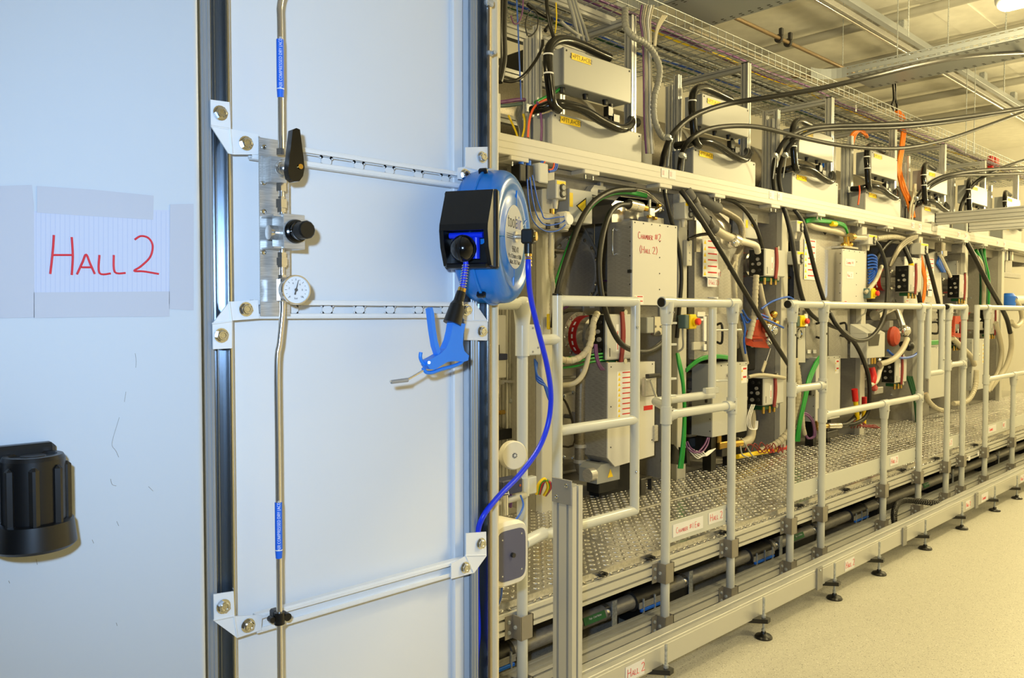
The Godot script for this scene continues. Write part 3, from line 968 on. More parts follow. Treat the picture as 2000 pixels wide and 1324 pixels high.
	part(g, "hose_end", MB.new().tube(PackedVector3Array([bc, h0, h1]), 0.0062, 10), "blue_hose")
	part(g, "spring", MB.new().tube(helix(h0, h1, 0.0078, 11), 0.0011, 5), "chrome")
	part(g, "ferrule", MB.new().cyl(P(903, 563, gd), P(900, 574, gd), 0.0095), "brass")
	var b0 := P(901, 570, gd)
	var b1 := P(883, 632, gd)
	var ax := (b1 - b0)
	part(g, "boot", MB.new().lathe(b0, ax, [Vector2(0, 0), Vector2(0.0105, 0), Vector2(0.012, ax.length() * 0.3), Vector2(0.0165, ax.length() * 0.42), Vector2(0.0185, ax.length() * 0.7), Vector2(0.0205, ax.length()), Vector2(0, ax.length())], 20), "black")
	var body: Array = []
	for p in [[873, 630], [897, 632], [893, 652], [892, 672], [895, 685], [904, 694], [902, 703], [893, 706], [878, 704], [862, 706], [848, 714], [838, 721], [828, 720], [822, 712], [824, 703], [836, 697], [848, 690], [859, 680], [866, 664], [870, 648]]:
		body.append(P(p[0], p[1], gd + 0.011))
	var bd := part(g, "body", MB.new().prism(body, Vector3(0, 0, 0.022)), "blue_gun")
	var gr := MB.new()
	for j in 8:
		gr.cyl(P(894 - j * 0.1, 640 + j * 6.0, gd + 0.009), P(894 - j * 0.1, 640 + j * 6.0, gd - 0.009), 0.003, -1.0, 8)
	part(bd, "grip_ridges", gr, "blue_gun")
	part(g, "guard", MB.new().tube(crv(W([[903, 696, gd], [902, 707, gd], [885, 715, gd], [862, 721, gd], [845, 727, gd], [833, 727, gd], [826, 719, gd]]), 6), 0.0042, 8), "blue_gun")
	var tr: Array = []
	for p in [[831, 603], [836, 600], [839, 612], [842, 640], [846, 665], [852, 686], [847, 694], [841, 676], [836, 645], [833, 620]]:
		tr.append(P(p[0], p[1], gd + 0.008))
	part(g, "trigger", MB.new().prism(tr, Vector3(0, 0, 0.016)), "blue_gun")
	part(g, "hook", MB.new().tube(crv(W([[822, 688, gd], [821, 698, gd], [825, 708, gd], [832, 714, gd]]), 5), 0.004, 8), "blue_gun")
	part(g, "pivot_pin", MB.new().cyl(P(838, 708, gd + 0.013), P(838, 708, gd - 0.013), 0.003), "steel_bright")
	part(g, "nozzle", MB.new().tube(crv(W([[829, 722, gd], [812, 732, gd], [795, 741, gd], [780, 743, gd], [762, 745, gd]]), 5), 0.0026, 10), "steel_bright")
	part(g, "nozzle_tip", MB.new().cyl(P(796, 742, gd), P(764, 746, gd), 0.0045, 0.004), "steel_dull")
	# supply hose
	var hs := ec - Vector3(0, 0.05, 0)
	var pts: Array = [hs, hs - Vector3(0, 0.04, 0)]
	pts.append_array(W([[1037, 583, 1.42], [1052, 648, 1.44], [1068, 712, 1.46], [1076, 770, 1.48], [1071, 825, 1.49], [1052, 876, 1.49], [1015, 927, 1.485], [975, 968, 1.475], [945, 1006, 1.47], [933, 1040, 1.485], [931, 1080, 1.5], [931, 1150, 1.502], [934, 1230, 1.502], [930, 1290, 1.5], [929, 1380, 1.5]]))
	one("supply_hose", MB.new().tube(crv(pts, 8), 0.0072, 12), "blue_hose", "bright blue supply hose curving down from the hose reel", "hose")


const ORD := ["nearest", "second", "third", "fourth", "fifth", "sixth", "seventh", "eighth", "ninth", "tenth"]

# ---------- walkway platform ----------
func bumps(parent: Node3D, x0: float, x1: float, a0: float, a1: float, flat: bool, level: float) -> void:
	var msh := stock("bump", func():
		var b := MB.new()
		for k in 10:
			for j in 2:
				var q: Array[Vector3] = []
				for mm in [[j, k], [j, k + 1], [j + 1, k + 1], [j + 1, k]]:
					var f: float = PI / 2 * mm[0] / 2.0
					var t: float = TAU * mm[1] / 10.0
					q.append(Vector3(sin(f) * cos(t) * 0.018, cos(f) * 0.0058, sin(f) * sin(t) * 0.0088))
				var nn: Array[Vector3] = []
				for p in q:
					nn.append(Vector3(p.x / 0.000324, p.y / 0.0000336, p.z / 0.0000774).normalized())
				b.sq(q[0], q[1], q[2], q[3], nn[0], nn[1], nn[2], nn[3])
		return b)
	var pitch := 0.043
	var list: Array[Transform3D] = []
	var ni := int((x1 - x0) / pitch)
	var nj := maxi(1, int((a1 - a0) / pitch))
	for i in ni:
		for j in nj:
			var x := x0 + (i + 0.5) * (x1 - x0) / ni
			var a := a0 + (j + 0.5) * (a1 - a0) / nj
			var rot := Basis(Vector3.UP, PI / 4 if (i + j) % 2 == 0 else -PI / 4)
			if flat:
				list.append(Transform3D(rot, Vector3(x, level, -a)))
			else:
				list.append(Transform3D(Basis(Vector3.RIGHT, PI / 2) * rot, Vector3(x, a, -level)))
	var mm := MultiMesh.new()
	mm.transform_format = MultiMesh.TRANSFORM_3D
	mm.mesh = msh
	mm.instance_count = list.size()
	for k in list.size():
		mm.set_instance_transform(k, list[k])
	var o := MultiMeshInstance3D.new()
	o.name = "tread_bumps"
	o.multimesh = mm
	o.material_override = mats["tread"]
	o.set_meta("kind", "stuff")
	parent.add_child(o, true)

func build_platform() -> void:
	var t := thing("walkway_platform", "long shiny metal walkway with raised tread pattern along the machine", "platform")
	var xs := [1.55, 2.92, 4.3, 5.68, 7.06, 8.44, 9.82, 11.2, 12.6]
	for j in xs.size() - 1:
		var p := part(t, "tread_plate", MB.new().ext(xs[j] + 0.002, xs[j + 1] - 0.002, 0.441, 0.445, 2.2, 2.742), "tread")
		bumps(p, xs[j] + 0.01, xs[j + 1] - 0.01, 2.21, 2.735, true, 0.445)
		var q := part(t, "tread_plate", MB.new().ext(xs[j] + 0.26, xs[j + 1] + 0.256, 0.444, 0.449, 2.747, 3.16), "tread")
		bumps(q, xs[j] + 0.27, xs[j + 1] + 0.25, 2.755, 3.15, true, 0.449)
		part(q, "front_lip", MB.new().ext(xs[j] + 0.26, xs[j + 1] + 0.256, 0.4445, 0.4495, 2.738, 2.748), "steel")
		var s := part(t, "skirt_plate", MB.new().ext(xs[j] + 0.002, xs[j + 1] - 0.002, 0.372, 0.441, 2.2, 2.204), "tread")
		bumps(s, xs[j] + 0.01, xs[j + 1] - 0.01, 0.376, 0.441, false, 2.2)
	for j in 9:
		part(t, "support_leg", MB.new().ext(1.9 + j * 1.2, 1.94 + j * 1.2, 0.0, 0.441, 2.95, 2.99), "dark_metal")
	part(t, "support_beam", MB.new().ext(1.55, 12.6, 0.37, 0.441, 2.95, 3.0), "dark_metal")
	var tq := thing("undercarriage", "undercarriage with black pedestal boxes below the walkway", "frame")
	part(tq, "base_beam", MB.new().ext(1.4, 12.6, 0.04, 0.12, 2.56, 2.66, 0.004), "dark_metal")
	for j in 8:
		part(tq, "pedestal", MB.new().ext(1.75 + j * 1.38, 2.15 + j * 1.38, 0.0, 0.16, 2.35, 2.53, 0.004), "black_matt")
	part(tq, "back_panel", MB.new().ext(1.4, 12.6, 0.0, 0.43, 3.2, 3.24), "frame_grey")


# ---------- profiles, pipe and feet along the floor ----------
func build_floor_beams() -> void:
	var t := thing("profile_rail", "slotted aluminium rail just below the walkway edge, posts clamped to it", "rail")
	part(t, "profile", MB.new().profile(Vector3(1.45, 0.372, -2.192), Vector3(12.5, 0.372, -2.192), Vector3.UP, 0.08, 0.04), "aluminium")
	note(t, P(964, 1238, 2.172), Vector3.RIGHT, Vector3.UP, 0.052, 0.066, ["End"], 0.03)
	for q in [[1893, 893], [1911, 884]]:
		note(t, P(q[0], q[1] + 2, 2.172), Vector3.RIGHT, Vector3.UP, 0.05, 0.035, [], 0.02)
	for q in [1175, 1268, 1410, 1560, 1650, 1760, 1825, 1900]:
		var o := P(q, 1100, 2.19)
		part(t, "cable_stop", MB.new().box(Vector3(o.x, 0.43, -2.19), Vector3(0.03, 0.018, 0.012), 0.002).cyl(Vector3(o.x + 0.012, 0.433, -2.17), Vector3(o.x + 0.012, 0.433, -2.2), 0.008).cyl(Vector3(o.x - 0.012, 0.43, -2.17), Vector3(o.x - 0.012, 0.43, -2.2), 0.006), "black")
	var t2 := thing("profile_rail", "slotted aluminium rail near the floor holding the post feet", "rail")
	part(t2, "profile", MB.new().profile(Vector3(1.45, 0.105, -2.215), Vector3(12.5, 0.105, -2.215), Vector3.UP, 0.08, 0.08), "aluminium")
	for j in 9:
		part(t2, "foot_block", MB.new().ext(1.8 + j * 1.25, 1.86 + j * 1.25, 0.0, 0.066, 2.19, 2.24), "aluminium_slot")
	var t3 := thing("floor_beam", "wide aluminium beam nearest the aisle on round levelling feet", "beam")
	part(t3, "profile", MB.new().ext(1.98, 12.5, 0.09, 0.178, 1.93, 2.022, 0.003), "aluminium")
	for d in [[1.93, 1.962], [1.978, 2.022]]:
		part(t3, "top_lip", MB.new().ext(1.98, 12.5, 0.178, 0.19, d[0], d[1], 0.002), "aluminium")
	for q in [[1600, 1124], [1766, 1045], [1907, 975]]:
		var o := P(q[0], q[1], 1.926)
		var sp := part(t3, "splice_plate", MB.new().ext(o.x - 0.03, o.x + 0.03, 0.08, 0.197, 1.92, 1.93, 0.001), "aluminium_slot")
		screw(sp, Vector3(o.x, 0.18, -1.92), 0.006)
	for q in [[1240, 1310, 0.12, 0.06, ["Hall 2"], 0.034], [1659, 1104, 0.12, 0.06, ["Hall 2"], 0.034], [1890, 985, 0.1, 0.06, ["Hall 2"], 0.03], [1923, 973, 0.16, 0.06, ["Chamber"], 0.026], [1997, 935, 0.14, 0.06, ["Hall 2"], 0.03]]:
		var o := P(q[0], q[1], 1.93)
		note(t3, Vector3(o.x, clampf(o.y, 0.13, 0.145), -1.9295), Vector3.RIGHT, Vector3.UP, q[2], q[3], q[4], q[5])
	# levelling feet
	var k := 0
	for x in [2.66, 3.445, 4.2, 4.79, 5.53, 6.24, 7.0, 7.6, 8.3]:
		var f := thing("levelling_foot", "black round levelling foot under the floor beam, %s from the viewer" % ORD[k], "foot", "levelling feet of the floor beam")
		var o := Vector3(x, 0, -1.902)
		part(f, "pad", MB.new().lathe(o, Vector3.UP, [Vector2(0.041, 0), Vector2(0.042, 0.006), Vector2(0.036, 0.014), Vector2(0.014, 0.022), Vector2(0.011, 0.03), Vector2(0, 0.03)], 24), "black")
		part(f, "threaded_rod", MB.new().cyl(o + Vector3(0, 0.02, 0), o + Vector3(0, 0.195, 0), 0.0065, -1.0, 10), "zinc")
		part(f, "nut", MB.new().cyl(o + Vector3(0, 0.098, 0), o + Vector3(0, 0.112, 0), 0.0115, -1.0, 6).cyl(o + Vector3(0, 0.036, 0), o + Vector3(0, 0.044, 0), 0.0105, -1.0, 6), "zinc")
		part(f, "arm_bracket", MB.new().prism([o + Vector3(-0.09, 0.078, -0.07), o + Vector3(-0.012, 0.078, 0.028), o + Vector3(0.02, 0.078, 0.024), o + Vector3(0.024, 0.078, -0.02), o + Vector3(0.0, 0.078, -0.09)], Vector3(0, 0.02, 0)), "black")
		k += 1
	# pipe below the walkway
	var pp := thing("vacuum_pipe", "dull steel pipe running below the walkway with clamps", "pipe")
	var pd := 2.38
	var py := 0.15
	part(pp, "pipe", MB.new().cyl(Vector3(1.45, py, -pd), Vector3(12.5, py, -pd), 0.036, -1.0, 24), "steel_dull")
	for q in [[1195, 1190, true], [1345, 1125, true], [1522, 1050, true], [1596, 1018, false], [1720, 960, true], [1860, 905, true], [1950, 870, true]]:
		var o := P(q[0], q[1], pd - 0.04)
		var st := part(pp, "pipe_strap", MB.new().cyl(Vector3(o.x - 0.025, py, -pd), Vector3(o.x + 0.005, py, -pd), 0.0375, -1.0, 24), "steel_bright")
		part(st, "strap_leg", MB.new().ext(o.x, o.x + 0.035, 0.0, py + 0.06, pd - 0.043, pd - 0.039), "zinc")
	for q in [[962, 1250], [1275, 1160], [1490, 1075], [1680, 985]]:
		var o := P(q[0], q[1], pd - 0.04)
		var cl := part(pp, "coupling", MB.new().lathe(Vector3(o.x - 0.13, py, -pd), Vector3.RIGHT, [Vector2(0.036, 0), Vector2(0.047, 0.004), Vector2(0.047, 0.02), Vector2(0.042, 0.024), Vector2(0.042, 0.23), Vector2(0.047, 0.236), Vector2(0.047, 0.252), Vector2(0.036, 0.26)], 24), "dark_metal")
		part(cl, "tie_plate", MB.new().box(Vector3(o.x, py - 0.012, -pd + 0.048), Vector3(0.24, 0.03, 0.006), 0.001), "steel_dull")
		part(cl, "blue_strip", MB.new().box(Vector3(o.x, py - 0.036, -pd + 0.05), Vector3(0.22, 0.014, 0.012), 0.002), "blue_tag")
		for s in [-0.09, 0.0, 0.09]:
			part(cl, "clamp_bolt", MB.new().cyl(Vector3(o.x + s, py - 0.07, -pd + 0.052), Vector3(o.x + s, py + 0.02, -pd + 0.052), 0.006, -1.0, 8), "zinc")
	for q in [[1162, 1198, 0.15], [1560, 1006, 0.14], [1810, 895, 0.12], [1925, 872, 0.12]]:
		var o := P(q[0], q[1], pd - 0.037)
		var tg := part(pp, "green_tag", MB.new().box(Vector3(o.x, py + 0.012, -pd + 0.036), Vector3(q[2], 0.034, 0.003), 0, Basis(Vector3.RIGHT, -0.35)), "green_tag")
		for s in [0.0065, -0.0065]:
			print_text(tg, "Pipe - Cool Water" if s > 0 else "Zone Returning Water", Transform3D(Basis(Vector3.RIGHT, -0.35), Vector3(o.x, py + 0.012 + s, -pd + 0.0376 + s * 0.36)), 0.0085, "white")
	# cable chain arching over the rail
	var cc := thing("cable_chain", "black ribbed cable chain arching over the low rails", "cable")
	var pts := crv(W([[1748, 1030, 2.06], [1746, 1005, 2.08], [1752, 985, 2.1], [1768, 977, 2.08], [1795, 979, 2.05], [1830, 983, 2.03], [1856, 981, 2.03]]), 8)
	part(cc, "chain", MB.new().tube(pts, 0.017, 8), "black")
	var rb := MB.new()
	for j in range(1, pts.size() - 1):
		var dd := (pts[j + 1] - pts[j - 1]).normalized()
		rb.cyl(pts[j] - dd * 0.004, pts[j] + dd * 0.004, 0.021, -1.0, 8)
	part(cc, "links", rb, "black").set_meta("kind", "stuff")


# ---------- guard rails ----------
const TR := 0.0212
const RD := 2.15

func post(t: Node3D, x: float, y1: float, y0: float, d := RD, feet := true) -> void:
	part(t, "post", MB.new().cyl(Vector3(x, y0, -d), Vector3(x, y1, -d), TR, -1.0, 20), "rail_paint")
	if not feet:
		return
	for yy in [0.36, 0.115]:
		var c := part(t, "clamp", MB.new().ext(x - 0.03, x + 0.034, yy - 0.045, yy + 0.045, d - 0.026, d - 0.022).ext(x - 0.032, x - 0.028, yy - 0.045, yy + 0.045, d - 0.026, d + 0.03).ext(x + 0.03, x + 0.034, yy - 0.045, yy + 0.045, d - 0.026, d + 0.03).ext(x - 0.07, x - 0.028, yy - 0.045, yy + 0.045, d + 0.02, d + 0.024), "clamp_steel")
		for s in [-0.02, 0.02]:
			bolt(c, Vector3(x - 0.052, yy + s, -d - 0.019), 0.007, Vector3.BACK, "zinc")
		bolt(c, Vector3(x - 0.032, yy, -d - 0.004), 0.007, Vector3.LEFT, "zinc")

func bar(t: Node3D, called: String, x0: float, x1: float, y: float, d := RD) -> void:
	part(t, called, MB.new().cyl(Vector3(x0, y, -d), Vector3(x1, y, -d), TR, -1.0, 20), "rail_paint")

# tapered tee where a rail meets the top of a post
func tee(t: Node3D, x: float, y: float, d := RD) -> void:
	var f := part(t, "fitting", MB.new().cyl(Vector3(x - 0.04, y, -d), Vector3(x + 0.045, y, -d), 0.0262, -1.0, 20).cyl(Vector3(x, y, -d), Vector3(x, y - 0.05, -d), 0.033, 0.031, 20).cyl(Vector3(x, y - 0.05, -d), Vector3(x, y - 0.095, -d), 0.031, 0.026, 20).cyl(Vector3(x, y - 0.095, -d), Vector3(x, y - 0.1, -d), 0.026, -1.0, 20), "rail_paint")
	for s in [-0.016, 0.012]:
		screw(f, Vector3(x + s, y - 0.045, -d + 0.031), 0.0042, Vector3.BACK, "steel_dull")

func sleeve(t: Node3D, x: float, y: float, dir: float, d := RD) -> void:
	var f := part(t, "fitting", MB.new().cyl(Vector3(x, y - 0.04, -d), Vector3(x, y + 0.04, -d), 0.0268, -1.0, 20).cyl(Vector3(x, y, -d), Vector3(x + dir * 0.06, y, -d), 0.0268, -1.0, 20), "rail_paint")
	for s in [-0.022, 0.022]:
		screw(f, Vector3(x + dir * 0.014, y + s, -d + 0.0262), 0.0042, Vector3.BACK, "steel_dull")

func end_cap(t: Node3D, x: float, y: float, d := RD) -> void:
	part(t, "end_cap", MB.new().lathe(Vector3(x, y, -d), Vector3.LEFT, [Vector2(0.021, -0.01), Vector2(0.0215, 0.003), Vector2(0.019, 0.005), Vector2(0, 0.005)], 20), "black")

func toe(t: Node3D, x0: float, x1: float, y0 := 0.478, y1 := 0.578) -> void:
	var b := part(t, "toe_board", MB.new().ext(x0, x1, y0, y1, 2.166, 2.172, 0.001), "rail_paint")
	for x in [x0 + 0.012, x1 - 0.012]:
		for y in [y0 + 0.02, y1 - 0.02]:
			screw(b, Vector3(x, y, -2.166), 0.005)

func build_guard_rails() -> void:
	var top := 1.6
	# hinge post beside the hose reel
	var a := thing("guard_rail", "pale grey tube post and rail stub beside the blue hose reel", "railing", "pale grey tube guard rails")
	post(a, 2.08, top, 0.08)
	bar(a, "top_rail", 1.42, 2.08, 1.585)
	part(a, "fitting", MB.new().ball(Vector3(2.085, 1.585, -RD), 0.034, Vector3(1.1, 0.85, 1)).cyl(Vector3(2.08, 1.58, -RD), Vector3(2.08, 1.5, -RD), 0.036, 0.027, 20), "rail_paint")
	var hb := part(a, "hinge_block", MB.new().cyl(Vector3(2.08, 1.39, -RD), Vector3(2.08, 1.51, -RD), 0.0275, -1.0, 20).ext(2.08, 2.155, 1.392, 1.508, RD - 0.026, RD + 0.014, 0.004), "rail_paint")
	for s in [[2.11, 1.495], [2.11, 1.405], [2.138, 1.48], [2.138, 1.42]]:
		screw(hb, Vector3(s[0], s[1], -RD + 0.026), 0.0045, Vector3.BACK, "steel_dull")
	part(a, "lower_clamp", MB.new().cyl(Vector3(2.08, 0.86, -RD), Vector3(2.08, 0.93, -RD), 0.027, -1.0, 20).ext(2.08, 2.14, 0.862, 0.928, RD - 0.02, RD + 0.01, 0.004), "rail_paint")
	# gate
	var g := thing("swing_gate", "pale grey tube gate standing before the machine, left of Chamber #2 box", "gate")
	post(g, 2.272, 1.625, 0.64, RD, false)
	part(g, "end_cap", MB.new().lathe(Vector3(2.272, 1.62, -RD), Vector3.UP, [Vector2(0.0215, 0), Vector2(0.0215, 0.006), Vector2(0.019, 0.009), Vector2(0, 0.009)], 20), "black")
	bar(g, "hinge_tube", 2.15, 2.272, 1.448)
	bar(g, "gate_rail", 2.272, 2.765, 1.6)
	bar(g, "gate_rail", 2.272, 2.765, 1.085)
	bar(g, "gate_rail", 2.2, 2.765, 0.685)
	post(g, 2.765, 1.6, 0.685, RD, false)
	part(g, "corner", MB.new().ball(Vector3(2.765, 1.6, -RD), TR * 1.01).ball(Vector3(2.765, 0.685, -RD), TR * 1.01), "rail_paint")
	for y in [1.49, 0.86]:
		screw(g, Vector3(2.755, y, -RD + 0.0195), 0.007)
	# first section
	var s1 := thing("guard_rail", "tube guard rail with toe board reading CHAMBER #1 END, nearest full section", "railing", "pale grey tube guard rails")
	for x in [2.995, 3.555]:
		post(s1, x, top, 0.08)
		tee(s1, x, top)
	bar(s1, "top_rail", 2.955, 3.585, top)
	end_cap(s1, 2.955, top)
	bar(s1, "mid_rail", 2.995, 3.555, 1.085)
	sleeve(s1, 2.995, 1.085, 1)
	sleeve(s1, 3.555, 1.085, -1)
	toe(s1, 3.01, 3.545)
	note(s1, Vector3(3.2, 0.53, -2.165), Vector3.RIGHT, Vector3.UP, 0.25, 0.06, ["Chamber #1 End"], 0.027)
	note(s1, Vector3(3.44, 0.535, -2.165), Vector3.RIGHT, Vector3.UP, 0.13, 0.058, ["Hall 2"], 0.034)
	# bar with lugs behind the first post
	var fl := thing("gate_stop_bar", "slim flat bar with lugs right behind the first guard rail post", "bar")
	part(fl, "flat_bar", MB.new().ext(3.075, 3.105, 1.1, 1.56, 2.2, 2.206, 0.001), "rail_paint")
	for y in [1.16, 1.24, 1.4, 1.5]:
		part(fl, "lug", MB.new().ext(3.03, 3.105, y, y + 0.01, 2.17, 2.2, 0.001), "rail_paint")
	# inner gate behind the first section
	var ig := thing("swing_gate", "pale grey tube half gate standing behind the CHAMBER #1 END guard rail", "gate")
	var q := P(1392, 600, 2.33)
	post(ig, q.x, 1.625, 1.1, 2.33, false)
	part(ig, "end_cap", MB.new().lathe(Vector3(q.x, 1.622, -2.33), Vector3.UP, [Vector2(0.0215, 0), Vector2(0.0215, 0.006), Vector2(0.0, 0.009)], 20), "black")
	bar(ig, "gate_rail", 3.16, q.x, 1.12, 2.33)
	part(ig, "hinge_tube", MB.new().cyl(Vector3(3.16, 1.12, -2.33), Vector3(3.01, 1.12, -2.165), TR, -1.0, 16).ball(Vector3(3.16, 1.12, -2.33), TR), "rail_paint")
	part(ig, "latch", MB.new().ext(q.x - 0.09, q.x + 0.04, 1.125, 1.16, 2.31, 2.33, 0.003).cyl(Vector3(q.x, 1.19, -2.33), Vector3(q.x + 0.16, 1.19, -2.3), 0.006).cyl(Vector3(q.x + 0.13, 1.15, -2.3), Vector3(q.x + 0.13, 1.21, -2.3), 0.009), "rail_paint")
	part(ig, "latch_rod", MB.new().cyl(Vector3(q.x, 1.46, -2.33), Vector3(q.x + 0.2, 1.46, -2.28), 0.006), "steel")
	# second section
	var s2 := thing("guard_rail", "long tube guard rail before the silver cabinet, toe board reading HALL 2", "railing", "pale grey tube guard rails")
	for x in [4.175, 4.555, 6.09]:
		post(s2, x, top, 0.08)
		tee(s2, x, top)
	bar(s2, "top_rail", 4.12, 6.13, top)
	end_cap(s2, 4.12, top)
	bar(s2, "mid_rail", 4.175, 4.555, 1.125)
	sleeve(s2, 4.175, 1.125, 1)
	sleeve(s2, 4.555, 1.125, -1)
	bar(s2, "mid_rail", 4.555, 6.09, 0.945)
	sleeve(s2, 4.555, 0.945, 1)
	sleeve(s2, 6.09, 0.945, -1)
	post(s2, 5.46, 0.945, 0.08)
	tee(s2, 5.46, 0.945)
	toe(s2, 4.19, 4.54)
	toe(s2, 4.57, 5.45)
	toe(s2, 5.475, 6.075)
	note(s2, Vector3(5.68, 0.53, -2.165), Vector3.RIGHT, Vector3.UP, 0.14, 0.06, ["Hall 2"], 0.034)
	for x in [4.175, 4.555]:
		part(s2, "hole_plug", MB.new().cyl(Vector3(x, 1.43, -RD + 0.018), Vector3(x, 1.43, -RD + 0.0215), 0.007), "black")
	# small far gate
	var g2 := thing("swing_gate", "small pale grey tube gate at the end of the long guard rail", "gate")
	post(g2, 6.24, 1.63, 1.07, RD, false)
	bar(g2, "gate_rail", 6.13, 6.52, 1.6)
	bar(g2, "gate_rail", 6.24, 6.52, 1.105)
	post(g2, 6.52, 1.6, 1.105, RD, false)
	part(g2, "corner", MB.new().ball(Vector3(6.52, 1.6, -RD), TR * 1.02).ball(Vector3(6.52, 1.105, -RD), TR * 1.02), "rail_paint")
	for y in [1.5, 1.2]:
		screw(g2, Vector3(6.51, y, -RD + 0.02), 0.007)
	# third section
	var s3 := thing("guard_rail", "narrow tube guard rail between the two far gates", "railing", "pale grey tube guard rails")
	for x in [6.66, 7.02]:
		post(s3, x, top, 0.08)
	tee(s3, 6.66, top)
	part(s3, "fitting", MB.new().ball(Vector3(7.02, top, -RD), 0.028).cyl(Vector3(7.02, top, -RD), Vector3(7.02, top - 0.1, -RD), 0.03, 0.026, 16), "rail_paint")
	bar(s3, "top_rail", 6.61, 7.02, top)
	end_cap(s3, 6.61, top)
	bar(s3, "mid_rail", 6.66, 7.02, 1.15)
	sleeve(s3, 6.66, 1.15, 1)
	sleeve(s3, 7.02, 1.15, -1)
	toe(s3, 6.675, 7.005)
	note(s3, Vector3(6.78, 0.53, -2.165), Vector3.RIGHT, Vector3.UP, 0.13, 0.06, ["Hall 2"], 0.03)
	# last gate
	var g3 := thing("swing_gate", "slim pale grey double tube before the last guard rail at right", "gate")
	post(g3, 7.33, 1.62, 1.16, RD, false)
	post(g3, 7.46, 1.58, 1.16, RD + 0.04, false)
	bar(g3, "gate_rail", 7.33, 7.62, 1.6)
	for y in [1.5, 1.2]:
		part(g3, "hinge", MB.new().cyl(Vector3(7.33, y, -RD), Vector3(7.5, y, -RD - 0.03), 0.012), "rail_paint")
	# last section
	var s4 := thing("guard_rail", "last tube guard rail running out of the picture at right", "railing", "pale grey tube guard rails")
	for x in [7.6, 9.6]:
		post(s4, x, top, 0.08)
		tee(s4, x, top)
	bar(s4, "top_rail", 7.55, 9.65, top)
	end_cap(s4, 7.55, top)
	bar(s4, "mid_rail", 7.6, 9.6, 0.985)
	sleeve(s4, 7.6, 0.985, 1)
	post(s4, 8.4, 0.985, 0.08)
	tee(s4, 8.4, 0.985)
	toe(s4, 7.62, 8.38)
	toe(s4, 8.42, 9.58)
	note(s4, Vector3(7.85, 0.535, -2.165), Vector3.RIGHT, Vector3.UP, 0.22, 0.06, ["Chamber"], 0.03)
	note(s4, Vector3(8.2, 0.535, -2.165), Vector3.RIGHT, Vector3.UP, 0.1, 0.06, ["#2"], 0.03)


